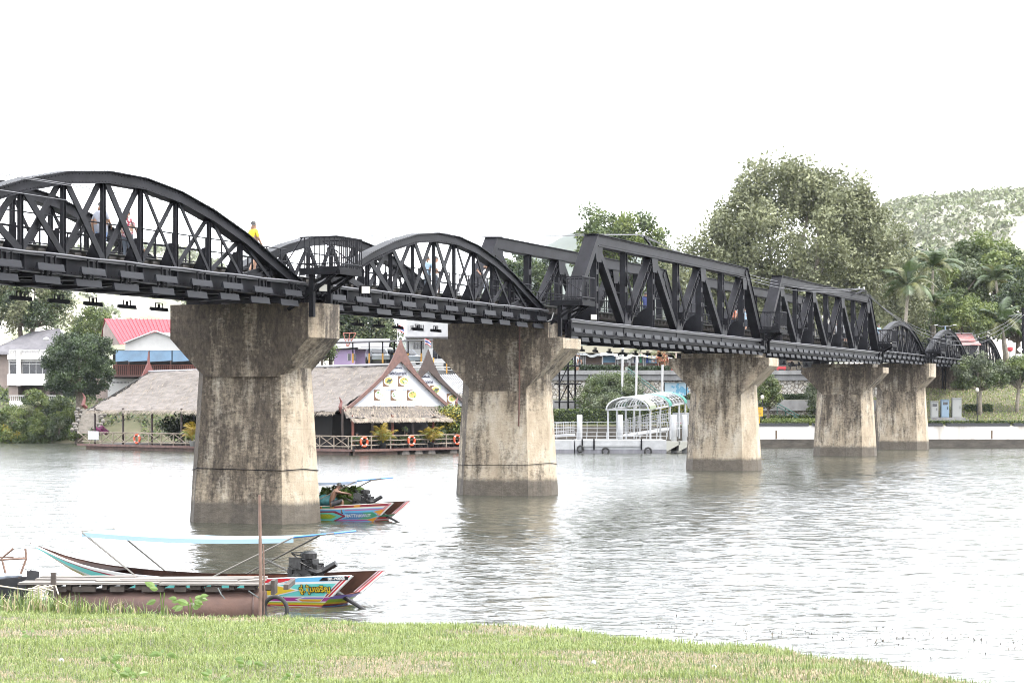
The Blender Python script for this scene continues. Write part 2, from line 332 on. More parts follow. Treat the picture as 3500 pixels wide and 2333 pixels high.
# ------------------------------------------------------------------ concrete piers
def concrete():
    m = bpy.data.materials.new('pier_concrete'); m.use_nodes = True; N = m.node_tree.nodes; L = m.node_tree.links; b = N['Principled BSDF']; b.inputs['Roughness'].default_value = .9
    tc = N.new('ShaderNodeTexCoord'); at = N.new('ShaderNodeAttribute'); at.attribute_type = 'OBJECT'; at.attribute_name = 'grime'
    geo = N.new('ShaderNodeNewGeometry'); sep = N.new('ShaderNodeSeparateXYZ'); L.new(tc.outputs['Object'], sep.inputs[0])
    off = N.new('ShaderNodeObjectInfo'); add = N.new('ShaderNodeVectorMath'); add.operation = 'MULTIPLY_ADD'
    L.new(off.outputs['Random'], add.inputs[0]); add.inputs[1].default_value = (40, 40, 7); L.new(tc.outputs['Object'], add.inputs[2])
    def noise(sc, mp, det=6, ro=.7):
        k = N.new('ShaderNodeMapping'); k.inputs['Scale'].default_value = mp; L.new(add.outputs[0], k.inputs[0])
        z = N.new('ShaderNodeTexNoise'); z.inputs['Scale'].default_value = sc; z.inputs['Detail'].default_value = det; z.inputs['Roughness'].default_value = ro; L.new(k.outputs[0], z.inputs['Vector']); return z.outputs[0]
    def ramp(src, stops):
        r = N.new('ShaderNodeValToRGB'); L.new(src, r.inputs[0]); e = r.color_ramp.elements
        while len(e) < len(stops): e.new(.5)
        for k, (p, c) in zip(e, stops): k.position = p; k.color = (*c, 1)
        return r.outputs[0]
    def math_(op, a, c, d=None):
        n = N.new('ShaderNodeMath'); n.operation = op
        for i, q in enumerate((a, c, d)):
            if q is None: continue
            if isinstance(q, (int, float)): n.inputs[i].default_value = q
            else: L.new(q, n.inputs[i])
        return n.outputs[0]
    base = ramp(noise(1.1, (1, 1, .5)), [(.3, (.19, .150, .103)), (.5, (.275, .230, .168)), (.72, (.38, .35, .292))])
    st = noise(2.1, (1, 1, .09)); fine = noise(5.5, (1, 1, .3)); blot = noise(.5, (1, 1, .6)); speck = noise(5, (1, 1, 2.2), 8, .8)
    g = math_('MULTIPLY_ADD', st, 1.35, math_('MULTIPLY_ADD', fine, .6, math_('MULTIPLY_ADD', blot, 1.7, math_('MULTIPLY_ADD', speck, 1.1, -1.90))))
    # old run-off stain; mask raised with height and on near-end faces, lowered on near-side faces
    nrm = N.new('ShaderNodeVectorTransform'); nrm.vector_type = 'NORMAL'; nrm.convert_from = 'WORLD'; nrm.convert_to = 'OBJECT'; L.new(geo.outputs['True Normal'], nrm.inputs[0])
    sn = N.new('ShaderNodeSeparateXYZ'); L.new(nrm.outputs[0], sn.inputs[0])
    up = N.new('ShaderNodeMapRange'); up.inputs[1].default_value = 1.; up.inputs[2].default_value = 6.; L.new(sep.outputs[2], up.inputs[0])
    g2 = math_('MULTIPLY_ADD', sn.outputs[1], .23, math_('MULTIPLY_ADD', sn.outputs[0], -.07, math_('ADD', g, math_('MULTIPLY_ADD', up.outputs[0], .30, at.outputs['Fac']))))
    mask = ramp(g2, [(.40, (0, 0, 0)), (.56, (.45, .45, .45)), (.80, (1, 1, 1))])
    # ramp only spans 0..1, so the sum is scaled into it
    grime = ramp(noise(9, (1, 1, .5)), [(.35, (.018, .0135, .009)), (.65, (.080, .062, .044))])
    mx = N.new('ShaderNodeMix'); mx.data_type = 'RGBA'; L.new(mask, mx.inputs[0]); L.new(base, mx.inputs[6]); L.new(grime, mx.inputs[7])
    # horizontal pour joints
    zj = math_('PINGPONG', math_('ADD', sep.outputs[2], .35), .85)
    jn = N.new('ShaderNodeMapRange'); jn.inputs[1].default_value = 0; jn.inputs[2].default_value = .022; jn.inputs[3].default_value = .55; jn.inputs[4].default_value = 0; L.new(zj, jn.inputs[0])
    jm = math_('MULTIPLY', jn.outputs[0], fine); mj = N.new('ShaderNodeMix'); mj.data_type = 'RGBA'; L.new(jm, mj.inputs[0]); L.new(mx.outputs[2], mj.inputs[6]); mj.inputs[7].default_value = (.09, .07, .05, 1)
    # tide mark
    zt = math_('MULTIPLY_ADD', st, .30, math_('MULTIPLY_ADD', fine, .30, sep.outputs[2]))
    tide = N.new('ShaderNodeMapRange'); tide.inputs[1].default_value = .88; tide.inputs[2].default_value = 1.06; tide.inputs[3].default_value = .88; tide.inputs[4].default_value = 0; L.new(zt, tide.inputs[0])
    mt = N.new('ShaderNodeMix'); mt.data_type = 'RGBA'; L.new(tide.outputs[0], mt.inputs[0]); L.new(mj.outputs[2], mt.inputs[6])
    L.new(ramp(noise(3, (1, 1, 1.6)), [(.3, (.026, .022, .017)), (.7, (.066, .056, .045))]), mt.inputs[7]); L.new(mt.outputs[2], b.inputs['Base Color'])
    bp = N.new('ShaderNodeBump'); bp.inputs['Strength'].default_value = .6; bp.inputs['Distance'].default_value = .06; L.new(g, bp.inputs['Height']); L.new(bp.outputs[0], b.inputs['Normal'])
    return m
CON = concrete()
steel = mat('black_steel', (.013, .013, .0165), .5, .45, 1.3, spec=.10)
steel_d = mat('dark_steel', (.009, .009, .011), .6, .3, 1.3, spec=.1)
rust = mat('rust_stain', (.12, .055, .04), .8)
def oct_ring(a, a1, e, e1, z): return [(-e, -a1, z), (-e1, -a, z), (e1, -a, z), (e, -a1, z), (e, a1, z), (e1, a, z), (-e1, a, z), (-e, a1, z)]
def pier(t, grime, a, a1, e, e1, ztop, cap, label, base=-2.):
    """local x along the bridge, local y across it"""
    o = thing('bridge_pier', label, 'bridge pier', A(t, {-22.5: -.45, 34.8: .22}.get(t, 0), 0), BRZ, 'concrete piers carrying the bridge')
    zs = [base, 0, 1.2, 2.7, 4.1, cap['z0'] + .9]; s = MB(); rings = []
    for z in zs:
        k = .06 * (2.2 - z); rings.append(oct_ring(a + k, a1 + k * .7, e + k, e1 + k * .3, z))
    for q in rings: s.v += q
    for i in range(len(zs) - 1):
        for j in range(8): s.f.append((i * 8 + j, i * 8 + (j + 1) % 8, (i + 1) * 8 + (j + 1) % 8, (i + 1) * 8 + j)); s.m.append(0)
    s.f.append(tuple(range((len(zs) - 1) * 8, len(zs) * 8))); s.m.append(0)
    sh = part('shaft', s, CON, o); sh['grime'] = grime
    c = MB(); z0, z1, z2, sc, et = cap['z0'], cap['z1'], cap['z2'], cap['s'], cap['e']
    si = max(.6, sc - (z1 - z0))
    if cap.get('cham'):                                 # chamfered head, deeper
        R0 = oct_ring(si, si - .25, et - .12, et - .5, z0); R1 = oct_ring(sc, sc - .28, et, et - .6, z1); R2 = oct_ring(sc, sc - .28, et, et - .6, z2)
        for q in (R0, R1, R2): c.v += q
        for i in range(2):
            for j in range(8): c.f.append((i * 8 + j, i * 8 + (j + 1) % 8, (i + 1) * 8 + (j + 1) % 8, (i + 1) * 8 + j)); c.m.append(0)
        c.f.append(tuple(range(16, 24))); c.m.append(0); c.f.append(tuple(range(7, -1, -1))); c.m.append(0)
    else:
        c.extrude([(-et, -si, z0), (-et, si, z0), (-et, sc, z1), (-et, sc, z2), (-et, -sc, z2), (-et, -sc, z1)], (2 * et, 0, 0))
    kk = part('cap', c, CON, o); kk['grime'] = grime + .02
    if ztop > z2 + .05:
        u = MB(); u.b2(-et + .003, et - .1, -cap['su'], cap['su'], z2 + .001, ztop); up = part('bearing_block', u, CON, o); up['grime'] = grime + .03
    for y in (-1.9, 1.9):
        bb = MB(); bb.b2(-.75, .75, y - .25, y + .25, max(ztop, z2) + .002, max(ztop, z2) + .14)
        part('bearing', bb, steel_d, o)
    return o
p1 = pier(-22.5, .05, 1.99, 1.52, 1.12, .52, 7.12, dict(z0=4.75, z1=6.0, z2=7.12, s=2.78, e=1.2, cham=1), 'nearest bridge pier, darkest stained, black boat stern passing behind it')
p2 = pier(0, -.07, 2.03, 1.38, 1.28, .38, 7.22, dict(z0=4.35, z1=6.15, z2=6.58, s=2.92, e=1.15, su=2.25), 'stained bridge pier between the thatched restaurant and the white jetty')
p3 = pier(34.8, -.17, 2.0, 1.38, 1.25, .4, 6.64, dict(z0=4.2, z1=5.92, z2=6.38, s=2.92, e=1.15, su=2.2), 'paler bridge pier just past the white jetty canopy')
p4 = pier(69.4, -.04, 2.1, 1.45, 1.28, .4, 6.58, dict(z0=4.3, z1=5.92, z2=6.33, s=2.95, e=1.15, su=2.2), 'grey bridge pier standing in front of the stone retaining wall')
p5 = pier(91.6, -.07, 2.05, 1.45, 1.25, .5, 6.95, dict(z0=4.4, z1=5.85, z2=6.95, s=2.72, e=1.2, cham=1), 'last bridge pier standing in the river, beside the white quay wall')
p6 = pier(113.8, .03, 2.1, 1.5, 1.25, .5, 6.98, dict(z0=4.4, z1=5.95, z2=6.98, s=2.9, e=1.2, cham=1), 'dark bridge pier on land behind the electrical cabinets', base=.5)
rp_ = MB(); rp_.tube([(-1.19, -1.0, 7.1), (-1.19, -1.0, 5.2), (-1.25, -1.02, 4.3), (-1.3, -1.0, 2.9)], .035, 6)
part('drain_pipe', rp_, rust, p2)
dp_ = MB(); dp_.tube([(-1.26, .1, 7.0), (-1.26, .1, 2.4)], .09, 6); dp_.tube([(-1.26, -.15, 7.0), (-1.26, -.15, 2.4)], .05, 6)
part('conduit', dp_, steel_d, p6)
for z, zz in ((1.72, 1.63),):
    w = MB(); k = .06 * (2.2 - z); ring = [Vector(q) + Vector((0, 0, .05 * math.sin(i * 2))) for i, q in enumerate(oct_ring(2.01 + k, 1.54 + k * .7, 1.14 + k, .54 + k * .3, z))]
    w.tube(ring + [ring[0]], .014, 5); part('tie_wire', w, steel_d, p1)
    k = .06 * .9; ring = [Vector(q) + Vector((0, 0, .06 * math.sin(i * 1.7))) for i, q in enumerate(oct_ring(2.05 + k, 1.4 + k * .7, 1.3 + k, .4 + k * .3, 1.3))]
    w = MB(); w.tube(ring + [ring[0]], .012, 5); part('tie_wire', w, steel_d, p2)

# ------------------------------------------------------------------ truss spans
cable = mat('conduit_grey', (.10, .10, .11), .45)
wood = mat('sleeper_wood', (.13, .115, .10), .85, .5, 5)
railm = mat('rail_steel', (.07, .06, .055), .4)
lamp_face = mat('floodlight_case', (.018, .019, .024), .5, spec=.15)
walkm = mat('walkway_plate', (.11, .11, .11), .6, .3, 2)
rng_ = random.Random(3)
def lights(o, L, sp, rows, deep, hl=.62):
    lm = MB(); lm.extrude([(-hl, -.055, -.085), (-hl, -.03, .085), (-hl, .02, .075), (-hl, .05, -.06)], (2 * hl, 0, 0)); lm.b2(-hl - .01, hl + .01, -.075, -.056, -.105, -.08)
    lme = lm.mesh('floodlight', lamp_face)
    bm = MB(); bm.b2(-.26, -.22, -.02, .02, .04, .30); bm.b2(.22, .26, -.02, .02, .04, .30); bm.b2(-.26, .26, -.02, .02, .28, .31); bm.b2(-.05, .05, -.04, .04, .08, .26)
    bme = bm.mesh('bracket', steel_d)
    for (y, z, x0) in rows:
        k = x0
        while k < L - .3:
            q = link('floodlight', lme, o, (k + rng_.uniform(-.06, .06), y, z + rng_.uniform(-.015, .015)), rng_.uniform(-.03, .03))
            if y > 0: q.scale = (.9, .6, .65)
            if deep: link('bracket', bme, q)
            k += sp
def railings(o, L, y, z0, sp, hts, h, r=.022):
    for hh in hts:
        m = MB(); m.tube([(0, y, z0 + hh), (L, y, z0 + hh)], r, 6); part('handrail', m, steel, o)
    m = MB(); m.b2(-.02, .02, -.02, .02, 0, h); me = m.mesh('railing_post', steel); k = .5
    while k < L: link('railing_post', me, o, (k, y, z0)); k += sp
def rivet_rows(m, p, q, off, step=.16, s=.019):
    p = Vector(p); q = Vector(q); n = int((q - p).length / step)
    for i in range(n):
        c = p.lerp(q, (i + .5) / n); k = len(m.v); d = (q - p).normalized() * s; u = Vector(off).normalized(); w = d.cross(u).normalized() * s
        m.v += [tuple(c + d), tuple(c + w), tuple(c - d), tuple(c - w), tuple(c + u * s * .9)]
        for j in range(4): m.f.append((k + j, k + (j + 1) % 4, k + 4)); m.m.append(0)
HT = [.02, .29, .555, .765, .92, 1, 1, .92, .765, .555, .29, .02]
def curved_span(label, x0):
    L = 21.9; p = L / 11; W = 1.85; zb = 7.27
    o = thing('curved_truss_span', label, 'bridge span', A(x0, 0, zb), BRZ, 'curved truss spans of the bridge')
    topz = [.42 + 2.44 * h for h in HT]; xs_ = [i * p for i in range(12)]
    vme = {}
    for y in (-W, 2.3):
        io = 1 if y > 0 else -1
        m = MB()                                         # plated top chord with a wide cover plate
        for i in range(11):
            a = Vector((xs_[i], y, topz[i])); b = Vector((xs_[i + 1], y, topz[i + 1])); dn = Vector((0, 0, -1))
            m.beam(a + dn * .16, b + dn * .16, .26, .30); m.beam(a + Vector((0, 0, .008)), b + Vector((0, 0, .008)), .46, .03); m.beam(a + dn * .30, b + dn * .30, .38, .025)
        m.beam((xs_[10], y, topz[10] - .16), (L + .25, y, .20), .26, .28); m.beam((xs_[1], y, topz[1] - .16), (-.25, y, .20), .26, .28)
        part('top_chord', m, steel, o)
        m = MB(); m.b2(-.3, L + .3, y - .02, y + .02, .0, .45); m.b2(-.3, L + .3, y - .17, y + .17, .451, .475); m.b2(-.3, L + .3, y - .17, y + .17, -.02, .0)
        for i in range(45): m.b2(i * .49 + .05, i * .49 + .08, y - .15, y + .15, .0, .45) if i % 4 == 0 else None
        part('bottom_chord', m, steel, o)
        for i in range(1, 11):
            m = vme.get(i)
            if m is None:
                q = MB(); h = topz[i] - .25 - .45; q.b2(-.075, -.06, -.05, .05, 0, h); q.b2(.06, .075, -.05, .05, 0, h); q.b2(-.06, .06, -.012, .012, 0, h)
                m = vme[i] = q.mesh('vertical_post', steel)
            link('vertical_post', m, o, (xs_[i], y, .476))
        for i in range(1, 10):
            hv = i <= 5; yo = -.055 if y < 0 else .055
            q = MB(); q.beam((xs_[i] + .09, y + yo, topz[i] - .28), (xs_[i + 1] - .09, y + yo, .48), .045 if hv else .04, .21 if hv else .11, up=(0, 0, 1)); part('diagonal', q, steel, o)
            q = MB(); q.beam((xs_[i] + .09, y - yo, .48), (xs_[i + 1] - .09, y - yo, topz[i + 1] - .28), .045, .19 if hv else .14); part('diagonal', q, steel, o)
        for i, (a, b) in ((0, (xs_[1] - .1, xs_[0] + .7)), (10, (xs_[10] + .1, xs_[11] - .7))):
            q = MB(); q.beam((b if i == 0 else a - 1.6, y, .48), (a if i == 0 else b - .55, y, topz[1] - .3 if i == 0 else topz[10] - .36), .04, .13); part('diagonal', q, steel, o)
        q = MB(); q.extrude([(-.012, 0, -.02), (-.012, -.42 * io, -.02), (-.012, -.40 * io, .22), (-.012, -.12 * io, .80), (-.012, 0, .82)], (.024, 0, 0)); bme = q.mesh('knee_bracket', steel)
        for i in range(2, 10): link('knee_bracket', bme, o, (xs_[i] - .03, y - .1 * io, .40))
    fb = MB(); fb.b2(-.01, .01, -1.8, 2.25, -.02, .40); fb.b2(-.12, .12, -1.8, 2.25, -.045, -.021); fb.b2(-.12, .12, -1.8, 2.25, .401, .42); fme = fb.mesh('floor_beam', steel_d)
    for i in range(12): link('floor_beam', fme, o, (xs_[i], 0, 0))
    for y in (-.62, .62):
        q = MB(); q.b2(-.2, L + .2, y - .015, y + .015, .05, .52); q.b2(-.2, L + .2, y - .12, y + .12, .521, .545); part('stringer', q, steel_d, o)
        q = MB(); q.b2(-.45, L + .45, y * .83 - .035, y * .83 + .035, .722, .84); part('rail', q, railm, o)
    for i in range(6):
        q = MB(); s = 1 if i % 2 else -1; q.beam((xs_[2 * i] if i else .1, -1.7 * s, -.06), (xs_[2 * i + 1], 1.7 * s, -.06), .09, .012); part('lateral_brace', q, cable, o)
    sl = MB(); sl.b2(-.1, .1, -1.05, 1.05, .55, .72); sme = sl.mesh('sleeper', wood)
    for i in range(37): link('sleeper', sme, o, (i * .6 + .15, rng_.uniform(-.03, .03), 0))
    q = MB(); q.b2(-.45, L + .45, -.40, .40, .745, .765); part('walkway', q, walkm, o)
    for y in (-1.2, 1.2):
        q = MB(); q.b2(-.4, L + .4, y - .22, y + .22, .725, .75); part('walkway', q, walkm, o)
        railings(o, L, y + (.24 if y > 0 else -.24), .74, 1.0, (.80, .42), .80)
    q = MB(); q.tube([(i * 1.0, -2.07, .47 + .012 * math.sin(i * 1.9)) for i in range(23)], .034, 6); q.b2(-.3, L + .3, -2.04, -1.99, .40, .45); part('conduit', q, cable, o)
    lights(o, L, 1.99, ((-2.16, .12, .9), (-2.02, -.20, .95), (2.4, -.36, .6)), True)
    rv = MB()
    for y in (-W,):
        for i in range(11):
            a = Vector((xs_[i], y - .132, topz[i] - .06)); b = Vector((xs_[i + 1], y - .132, topz[i + 1] - .06)); rivet_rows(rv, a, b, (0, -1, 0)); rivet_rows(rv, a + Vector((0, 0, -.2)), b + Vector((0, 0, -.2)), (0, -1, 0))
            rivet_rows(rv, a + Vector((0, -.06, .085)), b + Vector((0, -.06, .085)), (0, 0, 1))
        rivet_rows(rv, (0, y - .022, .06), (L, y - .022, .06), (0, -1, 0), .2)
    r = part('rivets', rv, steel, o); r['kind'] = 'stuff'
    return o
def lattice(m, p, q, w, h, mi=0):                        # box member laced on its sides
    p = Vector(p); q = Vector(q); d = (q - p).normalized(); u = Vector((0, 1, 0)); s = d.cross(u).normalized()
    for k in (-1, 1): m.beam(p + s * (k * (w / 2 - .03)), q + s * (k * (w / 2 - .03)), .06, h, mi, up=(0, 1, 0))
    n = max(4, int((q - p).length / (w * .75)))
    for i in range(n):
        a = p.lerp(q, i / n); b = p.lerp(q, (i + 1) / n); k = 1 if i % 2 else -1
        for e in (-1, 1): m.beam(a + s * (k * w * .42) + u * (e * h * .46), b - s * (k * w * .42) + u * (e * h * .46), .012, .06, mi, up=(0, 1, 0))
def angular_span(label, x0):
    L = 34.4; W = 2.35; zb = 6.74; bay = L / 4; tops = [bay * (.5 + i) for i in range(4)]; bots = [bay * i for i in range(5)]; zt, z0 = 4.28, .34
    o = thing('angular_truss_span', label, 'bridge span', A(x0, 0, zb), BRZ, 'angular truss spans of the bridge')
    for y in (-W, W):
        io = 1 if y > 0 else -1
        m = MB(); m.b2(tops[0] - .42, tops[3] + .42, y - .2, y + .2, zt - .24, zt + .24); m.b2(tops[0] - .5, tops[3] + .5, y - .31, y + .31, zt + .241, zt + .27); m.b2(tops[0] - .2, tops[3] + .2, y - .27, y + .27, zt - .27, zt - .241)
        part('top_chord', m, steel, o)
        for a, b in (((tops[0] - .2, y, zt + .1), (.15, y, z0)), ((tops[3] + .2, y, zt + .1), (L - .15, y, z0))):
            m = MB(); m.beam(a, b, .50, .44, up=(0, 0, 1)); d = (Vector(b) - Vector(a)).normalized(); nn = Vector((d.z, 0, -d.x)) * (1 if b[0] < a[0] else -1)
            if nn.z < 0: nn = -nn
            m.beam(Vector(a) + nn * .235, Vector(b) + nn * .235, .62, .028, up=nn); part('end_post', m, steel, o)
        m = MB(); m.b2(-.1, L + .1, y - .18, y - .15, .06, .62); m.b2(-.1, L + .1, y + .15, y + .18, .06, .62); m.b2(-.1, L + .1, y - .24, y + .24, .621, .645); m.b2(-.1, L + .1, y - .24, y + .24, .035, .06)
        part('bottom_chord', m, steel, o)
        for i in range(3):
            m = MB(); m.beam((tops[i] + .15, y, zt - .26), (bots[i + 1] - .12, y, .62), .34, .30); part('diagonal', m, steel, o)
            m = MB(); lattice(m, (bots[i + 1] + .12, y, .62), (tops[i + 1] - .15, y, zt - .26), .40, .34); part('diagonal', m, steel, o)
        for i in range(4):                                # posts under the top joints
            m = MB(); x = tops[i]; m.b2(x - .17, x - .13, y - .15, y + .15, .646, zt - .272); m.b2(x + .13, x + .17, y - .15, y + .15, .646, zt - .272)
            for z in (1.3, 2.05, 2.8): m.b2(x - .13, x + .13, y - .14, y + .14, z, z + .22)
            part('vertical_post', m, steel, o)
            m = MB(); m.extrude([(x - .016, y - .15 * io, .5), (x - .016, y - .95 * io, .5), (x - .016, y - .85 * io, 1.15), (x - .016, y - .45 * io, 1.55), (x - .016, y - .15 * io, 1.66)], (.032, 0, 0)); part('knee_bracket', m, steel, o)
            m = MB(); m.extrude([(x - .55, y - .205, zt - .24), (x + .55, y - .205, zt - .24), (x + .34, y - .205, zt - .95), (x - .34, y - .205, zt - .95)], (0, -.018, 0)); m.extrude([(x - .55, y + .205, zt - .24), (x + .55, y + .205, zt - .24), (x + .34, y + .205, zt - .95), (x - .34, y + .205, zt - .95)], (0, .018, 0)); part('gusset_plate', m, steel, o)
        for i in range(1, 4):                             # hangers over the lower joints
            m = MB(); x = bots[i]; m.b2(x - .20, x - .16, y - .13, y + .13, .646, zt - .272); m.b2(x + .16, x + .20, y - .13, y + .13, .646, zt - .272)
            for z in (1.25, 2.2, 3.1): m.b2(x - .16, x + .16, y - .12, y + .12, z, z + .25)
            part('vertical_post', m, steel, o)
            m = MB(); m.tube([(x + .05, y - .06 * io, zt - .3), (x + .05, y + .42 * io, 1.75), (x + .05, y + .32 * io, 1.3), (x + .05, y + .05 * io, .66)], .06, 4); m.b2(x + .02, x + .08, y - .1, y + .42 * io, 1.25, 1.6); part('outrigger', m, steel, o)
            m = MB(); m.extrude([(x - .62, y - .19, .30), (x + .62, y - .19, .30), (x + .34, y - .19, 1.25), (x - .34, y - .19, 1.25)], (0, -.018, 0)); part('gusset_plate', m, steel, o)
        rv = MB()
        if y < 0:
            for zz in (.17, -.17): rivet_rows(rv, (tops[0], y - .202, zt + zz), (tops[3], y - .202, zt + zz), (0, -1, 0), .14)
            rivet_rows(rv, (0, y - .182, .15), (L, y - .182, .15), (0, -1, 0), .2); r = part('rivets', rv, steel, o); r['kind'] = 'stuff'
    fb = MB(); fb.b2(-.01, .01, -2.3, 2.3, .0, .55); fb.b2(-.14, .14, -2.3, 2.3, -.02, 0); fme = fb.mesh('floor_beam', steel_d)
    for i in range(9): link('floor_beam', fme, o, (i * bay / 2, 0, 0))
    for y in (-.62, .62):
        q = MB(); q.b2(-.2, L + .2, y - .015, y + .015, .3, .98); q.b2(-.2, L + .2, y - .12, y + .12, .981, 1.0); part('stringer', q, steel_d, o)
        q = MB(); q.b2(-.3, L + .3, y * .83 - .035, y * .83 + .035, 1.242, 1.36); part('rail', q, railm, o)
    sl = MB(); sl.b2(-.1, .1, -1.15, 1.15, 1.07, 1.24); sme = sl.mesh('sleeper', wood)
    for i in range(56): link('sleeper', sme, o, (i * .62 + .15, rng_.uniform(-.03, .03), 0))
    q = MB(); q.b2(-.3, L + .3, -.40, .40, 1.265, 1.285); part('walkway', q, walkm, o)
    for y in (-1.35, 1.35):
        q = MB(); q.b2(-.3, L + .3, y - .3, y + .3, 1.245, 1.27); part('walkway', q, walkm, o)
        railings(o, L, y + (.3 if y > 0 else -.3), 1.26, 1.1, (1.0, .55, .2), 1.0)
        m = MB(); [m.b2(i * .16, i * .16 + .02, y * 1.21 - .01, y * 1.21 + .01, 1.46, 1.82) for i in range(int(L / .16))]; r = part('railing_bars', m, steel, o); r['kind'] = 'stuff'
    q = MB(); q.tube([(i * 1.0, -2.72, .66 + .012 * math.sin(i * 1.9)) for i in range(35)], .03, 6); q.b2(0, L, -2.66, -2.60, .56, .64); part('conduit', q, cable, o)
    lights(o, L, 1.48, ((-2.78, .22, .6), (-2.62, -.12, .7)), False, .48); lights(o, L, 2.3, ((2.5, -.25, .8),), True, .5)
    return o
c1 = curved_span('nearest curved black truss span, with three walkers behind its bars', -45.9)
def set_copy(o, label, t, z=None):
    c = copy_tree(o); c.location = A(t, 0, z if z is not None else o.location.z); c['label'] = label; return c
c2 = set_copy(c1, 'curved black truss span over the thatched restaurant, before the angular trusses', -22.6)
a1 = angular_span('larger angular black truss span, in front of the tall spreading tree', .4)
a2 = set_copy(a1, 'farther angular black truss span, leading on to the small arches', 35.0)
c5 = set_copy(c1, 'curved black truss span just beyond the two angular ones', 69.9, 7.12)
c6 = set_copy(c1, 'curved black truss span in front of the red tiled temple roof', 92.1, 7.12)
c7 = set_copy(c1, 'farthest curved black truss span, beside the riverside trees', 114.3, 7.12)

# ------------------------------------------------------------------ refuge platforms beside the piers
def platform(t0, s0, s1, z, label, h=.97, base=6.9, box=None):
    o = thing('refuge_platform', label, 'platform', A(t0, 0, z), BRZ, 'railed refuges beside the piers')
    W = 1.7; m = MB(); m.b2(0, W, -s1, -s0, -.09, 0); m.b2(0, W, -s1 - .02, -s1 + .1, -.22, -.091); m.b2(-.02, .1, -s1 + .11, -s0, -.22, -.091); m.b2(W - .1, W + .02, -s1 + .11, -s0, -.22, -.091); part('deck', m, steel_d, o)
    for zz in (h, .12):
        m = MB(); m.tube([(0, -s0, zz), (0, -s1, zz), (W, -s1, zz), (W, -s0, zz)], .026, 6); part('handrail', m, steel, o)
    b = MB(); b.b2(-.013, .013, -.013, .013, 0, h); me = b.mesh('baluster', steel)
    for i in range(12): link('baluster', me, o, (W * i / 11, -s1, 0))
    for i in range(1, 8):
        for x in (0, W): link('baluster', me, o, (x, -s1 + (s1 - s0) * i / 8, 0))
    for q_ in ([(-.0, -s0 + .5, .1), (.0, -s0 - .1, h)], [(W, -s1 + .1, .1), (W, -s0, h)]): m = MB(); m.tube(q_, .022, 5); part('stay', m, steel, o)
    for x in (.2, W - .2):
        m = MB(); m.beam((x, -s1 + .15, -.15), (x, -s0 + .5, base - z), .1, .1); m.beam((x, -s0 - .35, -.15), (x, -s0 - .35, base - z - .25), .16, .16); m.beam((x, -s0 - .35, -.5), (x, -s1 + .3, -.15), .08, .08); part('bracket', m, steel_d, o)
    return o
pf1 = platform(-24.0, 1.9, 3.3, 8.22, 'railed black refuge platform high above the nearest pier')
platform(-1.0, 2.3, 3.7, 8.15, 'railed black refuge platform where the curved span meets the angular one')
platform(33.7, 2.4, 3.75, 8.0, 'railed black refuge platform between the two angular spans')
platform(68.3, 2.3, 3.6, 8.0, 'railed black refuge platform where the angular spans end')
platform(90.6, 2.0, 3.4, 7.95, 'railed black refuge platform between two far arches')
platform(112.8, 2.0, 3.4, 7.95, 'farthest railed black refuge platform, before the last arch')
# far-side platform of the first pier, seen through the span
m = MB()
# lamps and cable on the bridge ends
white = mat('white_paint', (.62, .62, .61), .45)
def spot(p, label, rz=0.):
    o = thing('spotlight', label, 'lamp', p, rz, 'spotlights clamped to the bridge')
    m = MB(); m.box((0, 0, .12), (.34, .16, .28)); part('housing', m, steel_d, o)
    m = MB(); m.box((0, -.085, .12), (.28, .012, .22)); part('glass', m, mat('lamp_glass', (.75, .72, .62), .2), o)
    m = MB(); m.b2(-.2, -.18, -.02, .02, -.06, .14); m.b2(.18, .2, -.02, .02, -.06, .14); m.b2(-.2, .2, -.02, .02, -.08, -.06); part('bracket', m, steel_d, o)
    return o
spot(P(1100, 996, 71), 'small pale spotlight below the first refuge platform', .6)
spot(P(1246, 1003, 72), 'pale spotlight beside the start of the second span', .5)
spot(P(2027, 1093, 97), 'white spotlight on the end of the near angular span', .4)
spot(P(2672, 1126, 128.5), 'square white spotlight hung under the platform between angular spans', .3)
spot(P(3048, 1180, 160), 'white spotlight hung under the platform at the first far arch', .3)
m = MB(); pts = [P(1836, 1052, 92), P(1850, 1078, 92), P(1870, 1098, 92), P(1885, 1092, 92), P(1892, 1068, 92)]; m.tube(pts, .022, 6)
single('hanging_cable', m, mat('pale_cable', (.6, .6, .58), .5), 'pale loop of cable hanging at the end of the second span', 'cable')

# ------------------------------------------------------------------ overhead wires and their arms
wirem = mat('wire', (.12, .12, .13), .5)
def wire(pts, label, r=.014, sag=0.):
    q = []
    for a, b, sg in zip(pts[:-1], pts[1:], [sag] * len(pts)):
        for i in range(10): f = i / 10; v = a.lerp(b, f); v.z -= sg * 4 * f * (1 - f); q.append(v)
    q.append(pts[-1]); m = MB(); m.tube(q, r, 5); single('overhead_wire', m, wirem, label, 'wire', 'wires strung along the bridge')
armA, armB, armC = P(2188, 803, 104), P(2945, 987, 150), P(3490, 1075, 196)
for k, (dz, pxs) in enumerate(((.0, ((-60, 583, 52), (730, 706, 69), (1330, 798, 82))), (.12, ((-60, 640, 52), (600, 742, 66), (1330, 812, 82))), (-.14, ((-60, 588, 52), (730, 712, 69), (1330, 815, 82))))):
    d = Vector((.16 * (k - 1), .1 * (k - 1), .02)); pts = [P(*q) for q in pxs] + [armA + d]
    wire(pts, ['topmost wire climbing over the nearest arch', 'lower thin wire crossing the nearest arch below its top', 'middle wire running just under the topmost one'][k], .012, .0)
    wire([armA + d, armB + d], ['outer wire between the two angular spans', 'middle wire between the two angular spans', 'inner wire between the two angular spans'][k], .014, .75 + .2 * k)
    wire([armB + d, armC + d * 2], ['upper sagging wire over the far arches', 'middle sagging wire over the far arches', 'lower sagging wire over the far arches'][k], .015, 2.6 + .35 * k)
